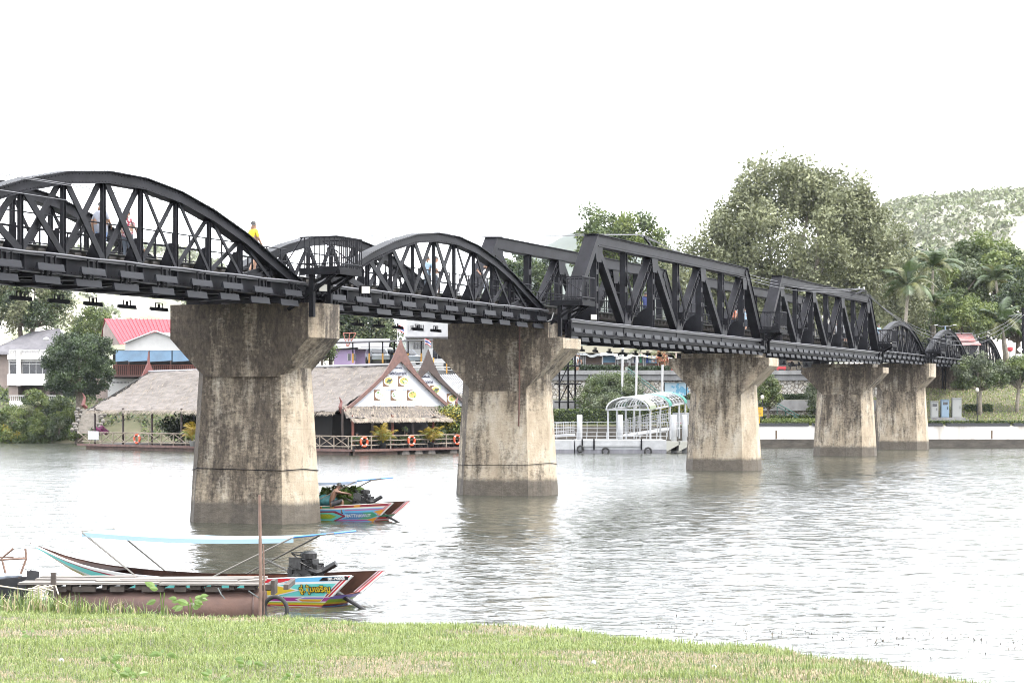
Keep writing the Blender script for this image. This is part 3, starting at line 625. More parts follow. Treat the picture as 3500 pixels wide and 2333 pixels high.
for a, base, lab in ((armA, A(15.5, 2.3, 11.05), 'steel wire arm with two white insulators over the near angular span'), (armB, A(58, 2.3, 11.05), 'steel wire arm with two white insulators over the far angular span')):
    o = thing('wire_arm', lab, 'wire arm', base)
    m = MB(); m.beam(base - Vector((0, 0, .3)), base.lerp(a, 1.0) + Vector((.2, .1, -.08)), .09, .09); part('arm', m, steel, o, world=True)
    for k in (-1, 1):
        m = MB(); m.lathe([(.02, -.08), (.06, -.02), (.035, .02), (.06, .06), (.03, .12)], 8, tuple(a + Vector((.18 * k, .1 * k, .02)))); part('insulator', m, white, o, world=True)
# ------------------------------------------------------------------ vegetation builders
L_mid = leafmat('leaf_mid', (.055, .09, .026), (.14, .185, .06)); L_olive = leafmat('leaf_olive', (.16, .18, .09), (.34, .36, .19)); L_oliv2 = leafmat('leaf_olive_dark', (.11, .125, .055), (.24, .26, .125)); L_dark = leafmat('leaf_dark', (.022, .045, .018), (.065, .10, .035))
L_mid2 = leafmat('leaf_glossy', (.035, .065, .02), (.09, .14, .04)); L_light = leafmat('leaf_light', (.10, .155, .03), (.24, .29, .08)); L_yel = leafmat('leaf_yellow', (.30, .30, .04), (.55, .42, .05)); L_grey = leafmat('leaf_greygreen', (.08, .11, .06), (.19, .22, .12))
L_hedge = leafmat('leaf_hedge', (.06, .10, .02), (.20, .25, .05), vs_=2.5); L_hdark = leafmat('leaf_hedge_dark', (.02, .045, .015), (.05, .085, .03), vs_=2.5)
bark = mat('bark', (.16, .13, .10), .9, .4, 4); bark_pale = mat('bark_pale', (.34, .30, .24), .9, .3, 4)
def clumps(rng, c, rad, n, bottom=-.6, rough=.25):
    d = rng.normal(size=(n, 3)); d /= np.linalg.norm(d, axis=1)[:, None]; d = d[d[:, 2] > bottom]
    r = rng.uniform(.35, 1.0, len(d)) ** .45 * (1 + rng.normal(0, rough * .5, len(d)))
    return np.asarray(c) + d * r[:, None] * np.asarray(rad)
def crown_mesh(name, cl, n, cr, leaf, mats, rng, aspect=.6, flat=.8, droop=0., w=None):
    k = rng.integers(0, len(cl), n); off = rng.normal(size=(n, 3)); off /= np.linalg.norm(off, axis=1)[:, None]; off *= (rng.random(n) ** .45)[:, None] * np.array([1, 1, flat])
    rr = cr * rng.uniform(.65, 1.3, len(cl)); nr = off * .8 + np.array([0, -.1, .45])
    return leaf_mesh(name, cl[k] + off * rr[k][:, None] - np.array([0, 0, 1.]) * (droop * rng.random(n) ** 2)[:, None], leaf * rng.uniform(.6, 1.35, n), mats, rng, nrm=nr, mi=(k * 7919 % 13 % len(mats)), aspect=aspect, droop=.5)
def tree(name, label, base, h, rad, n, cr, leaf, mats, seed, group=None, trunk=.3, ncl=90, lean=(0, 0), bottom=-.6, bk=None, cz=None, droop=0., trunks=1, cat='tree', limb=True, extra=None, rough=.25):
    """base point, crown centre height h above it, crown radii"""
    rng = np.random.default_rng(seed); base = Vector(base); o = thing(name, label, cat, base, 0, group); bk = bk or bark
    c = np.array([lean[0], lean[1], h]); cl = clumps(rng, c, rad, ncl, bottom, rough)
    if extra is not None: cl = np.concatenate([cl] + [clumps(rng, np.array(e[0]), e[1], e[2], -.8) for e in extra])
    link('crown', crown_mesh('crown', cl, n, cr, leaf, mats, rng, droop=droop), o)
    for t in range(trunks):
        m = MB(); dx = (t - (trunks - 1) / 2) * trunk * 3; fork = Vector((lean[0] * .6 + dx * 1.5, lean[1] * .6, max(.3, h - rad[2] * .75)))
        m.tube([(dx, 0, -.3), (dx * .8 + lean[0] * .15, lean[1] * .15, fork.z * .4), fork, (c[0] + dx * 2, c[1], c[2])], [trunk * 1.25, trunk, trunk * .8, trunk * .3], 8)
        part('trunk', m, bk, o, True)
    if limb:
        m = MB()
        for q in cl[rng.choice(len(cl), min(len(cl), 16), False)]:
            q = Vector(q); mid = fork.lerp(q, .5) + Vector((0, 0, -.06 * h)) + Vector(rng.normal(size=3) * .04 * h)
            m.tube([fork, mid, q], [trunk * .45, trunk * .28, trunk * .08], 5)
        l = part('limbs', m, bk, o, True); l['kind'] = 'stuff'
    return o
def hedge(name, label, p, d, leaf, n, mats, seed, rz=0., group=None, cat='hedge', inner=None):
    """box of leaves: p = middle of the bottom, d = size"""
    rng = np.random.default_rng(seed); o = thing(name, label, cat, p, rz, group)
    q = rng.uniform(-.5, .5, (n, 3)); ax = rng.choice([1, 2, 2, 1, 0], n); sg = np.where(ax == 2, .5, np.where(ax == 1, -.5, rng.choice([-.5, .5], n))); q[np.arange(n), ax] = sg
    q = q * np.array(d) + rng.normal(0, leaf * .35, (n, 3)); q[:, 2] += d[2] / 2
    link('foliage', leaf_mesh('foliage', q, leaf * rng.uniform(.6, 1.3, n), mats, rng, mi=rng.integers(0, len(mats), n), aspect=.7), o)
    m = MB(); m.box((0, 0, d[2] / 2 - .03), (d[0] - leaf, d[1] - leaf, d[2] - leaf * .8)); part('stems', m, inner or L_hdark, o)
    return o
def frond_mesh(L_, droop, nl, m, seed, lw=.05, ll=.5, up=.5):
    rng = np.random.default_rng(seed); v = []
    def pt(f): return np.array([L_ * f * (1 - .25 * droop * f), 0, L_ * (up * f - droop * f * f)])
    for i in range(8):
        a, b = pt(i / 8), pt((i + 1) / 8); w = .03 * (1 - i / 9); v += [a + [0, -w, 0], a + [0, w, 0], b + [0, w * .9, 0], b - [0, w * .9, 0]]
    for i in range(nl):
        f = .12 + .88 * i / nl; p = pt(f); t = pt(min(1, f + .02)) - p; t /= np.linalg.norm(t) + 1e-9; le = ll * (math.sin(math.pi * min(1, f * .85 + .12)) * .8 + .25)
        for s in (-1, 1):
            d = np.array([t[0] * .55, s * .8, t[2] * .55 - .25 - .3 * rng.random()]); d /= np.linalg.norm(d); e = p + d * le; k = t * lw
            v += [p - k, p + k, p + d * le * .6 + k * .8, e]
    return quads_mesh('frond', np.array(v), m)
def palm(name, label, base, h, n, L_, mats, seed, group=None, cat='palm tree', tr=.17, droop=.55, up=.75, trunk=True, ll=.55, pot=None, nl=22, lean=(0, 0)):
    rng = random.Random(seed); o = thing(name, label, cat, base, 0, group)
    if trunk:
        m = MB(); m.tube([(0, 0, -.3), (lean[0] * .4, lean[1] * .4, h * .5), (lean[0], lean[1], h)], [tr * 1.3, tr, tr * .75], 8); part('trunk', m, bark_pale, o, True)
    if pot:
        m = MB(); m.lathe([(.19, 0), (.26, .38), (.28, .4), (.24, .4), (.23, .34)], 12); part('pot', m, pot, o, True)
    mes = [frond_mesh(L_, droop * k, nl, mt, seed + j, lw=L_ * .010, ll=L_ * ll * .5, up=up) for j, (k, mt) in enumerate(zip((.8, 1.2, 1.0), (mats * 3)[:3]))]
    for i in range(n):
        q = link('frond', mes[i % 3], o, (lean[0], lean[1], h)); tilt = rng.uniform(-.75, .35) if i > n * .25 else rng.uniform(-1.2, -.6)
        q.rotation_euler = (0, tilt if trunk else rng.uniform(-.9, .1), i * 2.399 + rng.uniform(-.2, .2)); s = rng.uniform(.8, 1.1); q.scale = (s, s, s)
    return o

# ------------------------------------------------------------------ trees
tb = lambda x, Y, dz=0.: Vector((xat(x, Y), Y, float(far_h(np.array(xat(x, Y)), np.array(Y))) - .1 + dz))
def tr(name, label, x, ytop, ybot, hw, Y, *a, **k):     # crown placed by its seen extent
    b = tb(x, Y); zt, zb_ = zat(ytop, Y), zat(ybot, Y); return tree(name, label, b, (zt + zb_) / 2 - b.z, (hw * Y / FPX, hw * Y / FPX * .85, (zt - zb_) / 2), *a, **k)
tr('rain_tree', 'huge spreading olive green tree towering behind the angular spans', 2715, 590, 1150, 325, 212, 125000, 1.15, .32, [L_olive, L_olive, L_oliv2], 1, trunk=.75, ncl=520, rough=.14, bk=bark_pale, droop=1.4, bottom=-.75,
   extra=[((-8.8, -1, 9.0), (4.2, 4.5, 5.0), 110), ((8.6, -1, 8.0), (4.0, 4.5, 6.5), 110), ((-3, -2, 7), (8, 4, 4.5), 110), ((-5.5, -1, 15), (3, 3, 3), 40), ((-1.2, -1, 18.9), (4.6, 3, 2.2), 60), ((3.4, -1, 17.6), (3.6, 3, 2.6), 50), ((5.8, -1, 14.8), (3.2, 3, 3.4), 50)])
tr('leafy_tree', 'mid green tree with rounded tufts left of the huge tree', 2120, 715, 1080, 165, 232, 26000, 1.2, .36, [L_mid, L_light, L_mid], 2, trunk=.45, ncl=120, extra=[((-1.5, 0, 13.4), (2.2, 2, 2), 24)])
tr('shade_tree', 'dark dense tree beyond the truss, between the arch and the angular span', 1790, 880, 1120, 105, 236, 14000, 1.0, .34, [L_mid, L_dark], 3, trunk=.4)
tr('broad_tree', 'broad bright green tree below the rocky hill', 3360, 835, 1080, 175, 236, 26000, 1.2, .36, [L_mid, L_light, L_mid], 4, trunk=.5, ncl=130)
tr('dark_tree', 'flat topped dark tree at the foot of the rocky hill', 3150, 850, 1060, 95, 244, 12000, 1.0, .34, [L_dark, L_mid], 5, trunk=.4)
tr('shade_tree', 'deep green tree at the edge, right of the temple roof', 3480, 960, 1200, 90, 214, 12000, .9, .3, [L_dark, L_mid], 6, trunk=.3)
tr('feathery_tree', 'light green feathery tree behind the temple roof', 3310, 1010, 1190, 105, 208, 16000, .75, .22, [L_light, L_mid, L_light], 7, trunk=.25)
tr('broad_tree', 'pale green spreading tree just right of the huge tree', 3130, 930, 1140, 110, 228, 16000, 1.1, .34, [L_mid, L_light, L_grey], 38, trunk=.4)
tr('broad_tree', 'mid green round tree behind the coconut palms', 3260, 900, 1130, 105, 232, 16000, 1.1, .34, [L_mid, L_grey, L_light], 39, trunk=.4)
tr('shade_tree', 'low green tree filling the gap behind the first far arch', 3060, 1080, 1230, 90, 216, 12000, .9, .28, [L_mid, L_dark, L_light], 40, trunk=.25)
tr('shade_tree', 'low green tree behind the middle far arch and street light', 3190, 1100, 1230, 90, 218, 12000, .9, .28, [L_mid, L_dark], 41, trunk=.25)
tr('bush_tree', 'dark leafy tree low behind the last angular span', 2960, 1000, 1200, 90, 226, 12000, .9, .3, [L_olive, L_mid], 8, trunk=.3)
tr('round_tree', 'dense round dark green tree between the white house and thatched roof', 270, 1135, 1360, 112, 203, 44000, .62, .19, [L_dark, L_mid2, L_dark], 9, trunk=.35, ncl=260, bottom=-.9)
tr('tall_tree', 'tall dark tree with twin trunks behind the white house', 90, 900, 1150, 165, 232, 24000, 1.1, .3, [L_dark, L_mid, L_olive], 10, trunk=.3, ncl=140, trunks=2, droop=1.2)
tr('light_tree', 'light green tree in front of the pale hill, beside the red roof', 310, 1055, 1190, 65, 250, 9000, .8, .26, [L_light, L_mid], 12, trunk=.25)
for i, (x, yt, hw, lab) in enumerate(((700, 1060, 45, 'small tree behind the red roof, left of the nearest pier'), (1010, 1040, 70, 'drooping dark bamboo clump above the purple house, left one'), (1130, 1010, 80, 'drooping dark bamboo clump above the purple house, middle one'), (1270, 1020, 80, 'drooping dark bamboo clump above the flag, right one'))):
    tr('bamboo_clump' if i else 'shade_tree', lab, x, yt, 1210, hw, 255, 13000, .9, .34, [L_dark, L_mid, L_olive], 20 + i, trunk=.25, droop=2.2)
tr('shade_tree', 'green tree beside the purple house, right of the nearest pier', 1100, 1150, 1240, 40, 208, 6000, .5, .18, [L_light, L_mid], 30, trunk=.15)
tr('shade_tree', 'dark tree behind the scaffold at the second pier', 1890, 1200, 1420, 75, 199, 9000, .7, .22, [L_dark, L_mid], 31, trunk=.2)
tr('shrub_tree', 'big bushy green tree behind the left end of the jetty canopy', 2090, 1275, 1425, 105, 191, 22000, .7, .17, [L_mid, L_grey, L_mid], 32, trunk=.2, ncl=120, bottom=-.9)
tr('shrub_tree', 'grey green bushy tree drooping beside the canopy end', 2060, 1340, 1430, 80, 188.5, 10000, .5, .15, [L_grey, L_mid], 33, trunk=.15)
tr('slim_tree', 'slim yellow green tree with orange flowers by the yellow sign', 2625, 1275, 1415, 38, 190, 9000, .45, .15, [L_mid, L_light, L_olive], 34, trunk=.14)
tr('shrub_tree', 'grey green tree left of the fourth pier, before the stone wall', 2810, 1295, 1430, 52, 190, 10000, .5, .16, [L_grey, L_mid], 35, trunk=.12)
tr('lawn_tree', 'young grey green tree on the lawn beside the lamp post', 3350, 1222, 1350, 82, 190, 15000, .6, .17, [L_grey, L_mid, L_grey], 36, trunk=.17, ncl=90, bottom=-.5, bk=bark_pale)
tr('lawn_tree', 'young yellow green tree on the lawn at the edge', 3475, 1215, 1345, 62, 191, 13000, .6, .17, [L_light, L_mid, L_grey], 37, trunk=.16, ncl=80, bottom=-.5, lean=(.3, 0), bk=bark_pale)
for i, (x, yt, Y, L_, lab) in enumerate(((3085, 985, 204, 4.2, 'coconut palm leaning behind the first far arch'), (3185, 925, 214, 4.4, 'taller coconut palm left of the light green tree'), (3200, 1060, 212, 3.6, 'shorter coconut palm below the taller one'), (3450, 1120, 207, 4.0, 'coconut palm with hanging dry fronds by the temple roof'), (3440, 960, 228, 3.6, 'coconut palm rising in front of the broad bright tree'))):
    b = tb(x, Y); palm('coconut_palm', lab, b, zat(yt, Y) - b.z, 19, L_ * .85, [mat('palm_green', (.05, .085, .025), .5, .4, 1, trans=.25), mat('palm_olive', (.13, .14, .04), .5, .4, 1, trans=.25), mat('palm_pale', (.10, .15, .05), .5, trans=.25)], 50 + i, 'coconut palms behind the far arches', lean=(.5 - .4 * i % 2, 0), droop=.85, nl=40)
for i, (x, yt, Y) in enumerate(((2270, 1215, 199), (2190, 1200, 200))):
    b = tb(x, Y); palm('palm_tree', ['drooping palm above the market stalls, beside the red bundle', 'drooping palm above the market stalls, left of the other'][i], b, zat(yt, Y) - b.z, 13, 1.9, [MAT['palm_olive'], MAT['palm_green']], 60 + i, 'palms above the market stalls', droop=.8)

# bank shrubs on the left shore
for i, (x, y, r, Y, mt, lab) in enumerate(((40, 1440, 70, 206, [L_light, L_mid], 'leafy green thicket on the shore at the far left edge'), (130, 1420, 80, 207, [L_light, L_mid, L_olive], 'climbing green thicket on the shore below the white house'), (200, 1465, 55, 205, [L_mid, L_grey], 'dark rounded bush at the water below the white house'), (105, 1478, 60, 204.5, [L_mid, L_light], 'leafy bush at the waterline left of the dark bush'),
     (20, 1490, 45, 205, [L_light, L_yel], 'low yellow green reeds at the waterline'), (195, 1390, 45, 208, [L_mid, L_dark], 'dark green bush under the round tree'), (262, 1478, 26, 203, [L_light, L_mid], 'small grassy tuft beside the stone steps'), (240, 1420, 24, 206, [L_light], 'bright creeper on the wall beside the stone steps'), (120, 1372, 40, 211, [L_light, L_mid], 'creeper hanging over the lower balcony'))):
    rng = np.random.default_rng(70 + i); p = P(x, y, Y); o = thing('bank_shrub', lab, 'shrub', p, 0, 'shrubs on the left shore'); rr = r * Y / FPX
    cl = clumps(rng, (0, 0, 0), (rr, rr * .8, rr * .75), 46, -.9); link('foliage', crown_mesh('foliage', cl, 5200, .42, .17, mt, rng), o)
    m = MB(); m.tube([(0, .5, -rr * .8 - 1), (0, .2, 0)], .08, 5); part('stem', m, bark, o)
o = thing('bougainvillea', 'pink flowering bush beside the restaurant deck end', 'flower bush', P(335, 1475, 180)); rng = np.random.default_rng(99)
link('foliage', crown_mesh('foliage', clumps(rng, (0, 0, 0), (.75, .5, .4), 20, -.9), 1300, .25, .12, [mat('pink_flower', (.55, .12, .34), .6, trans=.3), L_mid], rng), o)
m = MB(); m.tube([(0, 0, -1.3), (0, 0, 0)], .04, 5); part('stem', m, bark, o)

def bush(name, label, p, r, n, leaf, mats, seed, cat='shrub', group=None, stem=.5, pot=None, cl=14, cr=None):
    rng = np.random.default_rng(seed); o = thing(name, label, cat, p, 0, group); c_ = clumps(rng, (0, 0, stem + r[2]), np.array(r) * .7, cl, -.95)
    link('foliage', crown_mesh('foliage', c_, n, cr or max(r) * .35, leaf, mats, rng), o); m = MB(); m.tube([(0, 0, 0), (0, 0, stem + r[2])], .03, 5); part('stem', m, bark, o)
    if pot: m = MB(); m.lathe([(.15, 0), (.2, .3), (.21, .32), (.18, .32)], 10); part('pot', m, pot, o, True)
    return o
rng = np.random.default_rng(61); n = 42000; X = rng.uniform(-75, -9, n); Y = np.interp(X, SHX, SHY) + rng.uniform(-.3, 30, n); kp = vnoise(X, Y, 4, 62) > -.32; X, Y = X[kp], Y[kp]; n = len(X)
tag(link('bank_cover', leaf_mesh('bank_cover', np.stack([X, Y, far_h(X, Y) + rng.uniform(0, .45, n)], 1), rng.uniform(.15, .4, n), [L_mid, L_light, L_dark, L_grey], rng, nrm=np.array([0, -.5, 1.]), mi=rng.integers(0, 4, n), aspect=.7)), kind='stuff', label='low leafy ground cover over the left river bank')
# ------------------------------------------------------------------ left bank buildings
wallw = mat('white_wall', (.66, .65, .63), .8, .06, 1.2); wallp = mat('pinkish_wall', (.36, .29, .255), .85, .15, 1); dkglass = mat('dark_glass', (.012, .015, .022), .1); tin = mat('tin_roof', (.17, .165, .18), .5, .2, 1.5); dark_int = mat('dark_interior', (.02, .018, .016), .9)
brown = mat('brown_wood', (.15, .075, .06), .6, .3, 3); dbrown = mat('dark_wood', (.055, .035, .028), .7, .3, 3); redw = mat('red_wood', (.26, .07, .04), .6, .3, 3)
def baluster_mesh(h): m = MB(); m.lathe([(.05, 0), (.05, .04), (.035, .08), (.06, h * .35), (.03, h * .7), (.05, h - .03), (.05, h)], 6); return m.mesh('baluster', wallw, True)
o = thing('white_house', 'white two storey house with balustrades on the left shore', 'house', P(27, 1353, 214)); x1 = 7.6; zz = lambda y: zat(y, 214) - zat(1353, 214)
m = MB(); m.b2(0, x1, .15, 7, zz(1277), zz(1314) + .0); m.b2(0, x1, .15, 7, zz(1193) - 1.2, zz(1193) - 1.0) ; m.b2(0, .12, .3, 7, zz(1320), zz(1200)); m.b2(.1, x1, 3.2, 3.4, -.6, zz(1200)); m.b2(x1 - .2, x1, .3, 7, zz(1320), zz(1200)); m.b2(-.05, x1 + .05, -.1, .4, zz(1316), zz(1278)); m.b2(-.05, x1 + .05, -.05, .3, zz(1228), zz(1212))
part('wall', m, wallw, o)
m = MB(); m.b2(0, .9, .3, 4, -1.2, zz(1318)); m.b2(3.4, 3.8, 1.2, 1.5, -1.2, zz(1318)); m.b2(.9, x1, 3.0, 3.15, -1.2, zz(1318)); part('ground_floor', m, wallp, o)
bme = baluster_mesh(.42)
for a, b in ((.25, 1.1), (1.25, 3.0), (3.2, 5.2), (5.4, 7.3)):
    m = MB(); m.b2(a - .15, b + .15, -.02, .2, zz(1199), zz(1194)); m.b2(a - .15, a, -.02, .2, zz(1212), zz(1199)); part('parapet', m, wallw, o)
    k = a + .12
    while k < b: link('baluster', bme, o, (k, .09, zz(1212) + .003)); k += .16
for a, b in ((.12, .8), (1.35, 4.6), (4.9, 7.4)):
    m = MB(); m.b2(a, b, .42, .46, zz(1277) + .004, zz(1228) - .004); w = part('window', m, dkglass, o)
    m = MB(); n_ = max(1, int((b - a) / .62))
    for i in range(n_ + 1): x = a + (b - a) * i / n_; m.b2(x - .025, x + .025, .38, .415, zz(1276), zz(1229))
    m.b2(a, b, .375, .41, zz(1244), zz(1242)); part('frame', m, white, w)
for x in (1.05, 4.75):
    m = MB(); m.b2(x - .2, x + .2, -.14, .3, zz(1318), zz(1193)); part('pilaster', m, wallw, o)
m = MB(); m.b2(1.6, 3.0, .9, 2, -.7, .35); part('counter', m, mat('orange_wood', (.35, .13, .05), .6), o)
for a, b in ((.5, 3.9), (4.05, 5.6)):
    m = MB(); m.b2(a, b, -1.6, -1.4, -1.2, -.45); m.b2(a, b, -1.62, -1.38, -.0, .09); part('balcony', m, wallw, o); k = a + .1
    while k < b: link('baluster', bme, o, (k, -1.5, -.447)); k += .19
m = MB(); m.b2(4.2, 6.0, -1.7, -1.2, -1.6, -.8); part('balcony', m, wallw, o)
def gable_roof(m, x0, x1, y0, y1, ze, zr, th=.1, mi=0, ov=0):  # ridge along x
    ym = (y0 + y1) / 2
    for ya in (y0, y1): m.extrude([(x0, ya, ze), (x0, ym, zr), (x0, ym, zr + th), (x0, ya, ze + th)], (x1 - x0, 0, 0), mi)
def ribs(m, x0, x1, y0, ze, ym, zr, step=.35, mi=0):
    k = x0
    while k < x1: m.beam((k, y0, ze + .12), (k, ym, zr + .12), .05, .05, mi); k += step
o = thing('tin_roofed_house', 'house with a grey corrugated roof behind the white house', 'house', tb(90, 226)); b = o.location; zb_ = b.z
X0, X1 = xat(-60, 226) - b.x, xat(245, 226) - b.x; m = MB(); m.b2(X0 + .4, X1 - .4, 0, 7, 0, zat(1200, 226) - zb_); part('wall', m, wallp, o)
m = MB(); e, r = zat(1212, 226) - zb_, zat(1118, 226) - zb_; xm = xat(148, 226) - b.x
m.face([(X0, -1, e), (X1, -1, e), (xm + 1, 3.2, r), (X0 + 4.2, 3.2, r - .4)]); m.face([(X1, -1, e), (X1, 7.5, e), (xm + 1, 3.2, r)])
for i in range(26): f = i / 26; m.beam((X0 + (X0 + 4.2 - X0) * f, -1 + 4.2 * f, e + (r - .4 - e) * f + .03), (X1 + (xm + 1 - X1) * f, -1 + 4.2 * f, e + (r - e) * f + .03), .05, .045)
part('roof', m, tin, o)
for x in (158, 204):
    m = MB(); m.lathe([(.3, 0), (.34, .12), (.25, .3), (.08, .38)], 10, tuple(P(x, 1164, 224.5) - b)); part('vent', m, mat('galvanised', (.6, .6, .6), .35, metal=.6), o, True)
# red roofed hall
rroof = mat('red_roof', (.44, .035, .055), .6, .12, 1.5)
o = thing('red_roofed_hall', 'riverside hall with red metal roof, white gable and blue awnings', 'building', P(400, 1330, 212)); b = o.location
q = lambda x, y, Y: P(x, y, Y) - b
m = MB(); m.face([q(411, 1176, 211), q(760, 1176, 211), q(760, 1093, 217), q(357, 1089, 217)]); m.face([q(357, 1089, 217), q(760, 1093, 217), q(760, 1150, 224), q(345, 1150, 224)])
for i in range(30): f = i / 30; a0, a1 = q(411, 1176, 211), q(357, 1089, 217); d0 = Vector((f * 9.9, 0, 0)); d1 = Vector((f * 11.5, 0, 0)); m.beam(a0 + d0 + Vector((0, 0, .02)), a1 + d1 + Vector((0, 0, .02)), .05, .06)
part('roof', m, rroof, o)
m = MB(); m.extrude([q(416, 1178, 211.4), q(362, 1093, 217), q(352, 1125, 220), q(352, 1180, 220)], (.1, 0, 0)); part('gable', m, wallp, o)
m = MB(); m.extrude([q(426, 1197, 209.5), q(760, 1197, 209.5), q(760, 1150, 209.5), q(529, 1134, 209.5), q(429, 1171, 209.5)], (0, .12, 0)); part('fascia', m, wallw, o)
for a, b_ in ((q(424, 1172, 209.3), q(530, 1130, 209.3)), (q(530, 1130, 209.3), q(640, 1168, 209.3))):
    m = MB(); m.beam(a, b_, .5, .09); part('bargeboard', m, white, o)
blue = mat('blue_awning', (.06, .13, .21), .6, .15, 1)
for a, c_ in ((395, 438), (438, 508), (512, 586), (590, 650)):
    m = MB(); m.extrude([q(a, 1198, 209.2), q(c_, 1198, 209.2), q(c_, 1232, 208.6), q(a, 1236, 208.6)], (0, .04, 0)); part('awning', m, blue, o)
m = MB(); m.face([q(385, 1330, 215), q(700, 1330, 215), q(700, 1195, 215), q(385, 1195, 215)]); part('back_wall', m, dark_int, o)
m = MB(); m.b2(*(lambda A_, B_: (A_.x, B_.x, A_.y, A_.y + 5.5, A_.z, A_.z + .18))(q(380, 1287, 209.5), q(760, 1287, 209.5))); part('balcony_floor', m, brown, o)
m = MB(); A_ = q(385, 1282, 209.5); B_ = q(700, 1282, 209.5); m.b2(A_.x, B_.x, A_.y - .02, A_.y + .05, A_.z + .92, A_.z + .99); part('balcony_rail', m, redw, o)
m = MB(); m.b2(-.035, .035, -.015, .015, 0, .92); bme2 = m.mesh('baluster', redw)
for i in range(46): link('baluster', bme2, o, (A_.x + .05 + i * .19, A_.y + .015, A_.z))
for x in (398, 440, 510, 583): m = MB(); c_ = q(x, 1283, 209.7); m.tube([c_, c_ + Vector((0, 0, 2.4))], .07, 6); part('post', m, brown, o)
m = MB(); A_ = q(368, 1360, 211); B_ = q(700, 1289, 211); m.b2(q(327, 1360, 211).x, A_.x - .02, A_.y + .1, A_.y + .3, A_.z - .6, B_.z - .1); part('lower_wall', m, wallp, o)
m = MB(); m.b2(A_.x, B_.x, A_.y, A_.y + .2, A_.z - .6, B_.z - .1); part('lower_wall', m, wallw, o)
m = MB(); [m.b2(A_.x + .25 + i * .13, A_.x + .32 + i * .13, A_.y - .012, A_.y - .002, zat(1309, 211) - b.z, zat(1304, 211) - b.z) for i in range(14)]; r_ = part('vent_slots', m, tin, o); r_['kind'] = 'stuff'
# stone steps up the bank
o = thing('stone_steps', 'pale stone steps climbing the bank left of the restaurant', 'steps', P(296, 1470, 196)); stone = mat('pale_stone', (.27, .245, .21), .9, .25, 3)
for i in range(11): m = MB(); m.b2(-.85 - .03 * i, .75 - .03 * i, i * .42, i * .42 + .6, i * .19 - .3, i * .19); part('step', m, stone, o)
for k in (-1, 1):
    m = MB(); rs = random.Random(k)
    for i in range(13): m.lathe([(.02, -.25), (.16, -.1), (.2, .03), (.12, .12), (.02, .16)], 6, (k * 1.1 - .03 * i + rs.uniform(-.25, .25), i * .36, i * .16 + rs.uniform(-.1, .1)))
    r_ = part('rubble_edge', m, mat('white_rubble', (.17, .155, .135), .9, .3, 2), o); r_['kind'] = 'stuff'

# ------------------------------------------------------------------ floating restaurant
thatch = mat('thatch', (.25, .222, .20), .95, 1, 1.2, col2=(.10, .085, .076), bump=1., bscale=9, stretch=(.5, 1, 5), cut=(.25, .75)); straw = mat('thatch_straw', (.26, .22, .175), .9, .45, 3)
RC = Vector((-12.4, 161, 0)); RR = math.atan2(.75, .66)
ro = thing('floating_restaurant', 'floating restaurant with long thatched roof and white Restaurant gable', 'restaurant', RC, RR)
WE, WR, WB, ML = -.7, 5.8, 12.0, 29.0; ZE, ZR = 3.05, 6.55
def thatch_slope(a, b, c_, d, name, seed, parent):       # a,b eave ends, c,d ridge ends
    rng = np.random.default_rng(seed); NU, NV = 90, 22; a, b, c_, d = map(np.array, (a, b, c_, d)); u = np.linspace(0, 1, NU)[None, :, None]; v_ = np.linspace(0, 1, NV)[:, None, None]
    g = (a * (1 - u) + b * u) * (1 - v_) + (d * (1 - u) + c_ * u) * v_; n = np.cross(b - a, d - a); n = n / np.linalg.norm(n); n = n if n[2] > 0 else -n
    lay = ((v_[..., 0] * 9 + .25 * np.sin(u[..., 0] * 40 + seed)) % 1) * -.10 + rng.normal(0, .022, (NV, NU)) + vnoise(np.broadcast_to(u[..., 0] * 30, (NV, NU)), np.broadcast_to(v_[..., 0] * 8, (NV, NU)), 2.2, seed) * .22
    sag = -.35 * np.sin(np.pi * v_[..., 0]) ** 1
    g = g + n * (lay + sag * .5 + .12)[..., None]; m = MB(); m.v = [tuple(p) for p in g.reshape(-1, 3)]
    for i in range(NV - 1):
        for j in range(NU - 1): m.f.append((i * NU + j, i * NU + j + 1, (i + 1) * NU + j + 1, (i + 1) * NU + j)); m.m.append(0)
    r = part(name, m, thatch, parent, True); k = 1800; uu = rng.random(k); vv = rng.random(k); vv[:1100] = rng.uniform(-.02, .03, 1100)
    p = (a * (1 - uu)[:, None] + b * uu[:, None]) * (1 - vv)[:, None] + (d * (1 - uu)[:, None] + c_ * uu[:, None]) * vv[:, None] + n * .10; sl = (a - d) / np.linalg.norm(a - d); al = (b - a) / np.linalg.norm(b - a)
    dr = np.repeat((sl * .55)[None], k, 0) + np.array([0, 0, -.25]) + al * rng.normal(0, .22, k)[:, None]; ln = rng.uniform(.25, .62, k); e = p + dr * ln[:, None]; w = al * .035
    q = np.stack([p - w, p + w, e + w * .4, e - w * .4], 1); s_ = link('straw_fringe', quads_mesh('straw_fringe', q.reshape(-1, 3), straw), r); s_['kind'] = 'stuff'
    return r
thatch_slope((WE, 0, ZE), (WE, ML, ZE), (WR, ML, ZR - .3), (WR, 0, ZR), 'thatched_roof', 1, ro)
thatch_slope((WB, 0, ZE), (WB, ML, ZE), (WR, ML, ZR - .3), (WR, 0, ZR), 'thatched_roof', 2, ro)
m = MB(); m.tube([(WR, -.1 + i * 1.47, ZR + .13 - .015 * i) for i in range(21)], .10, 6); part('ridge_cap', m, mat('ridge_grey', (.40, .39, .40), .6), ro)
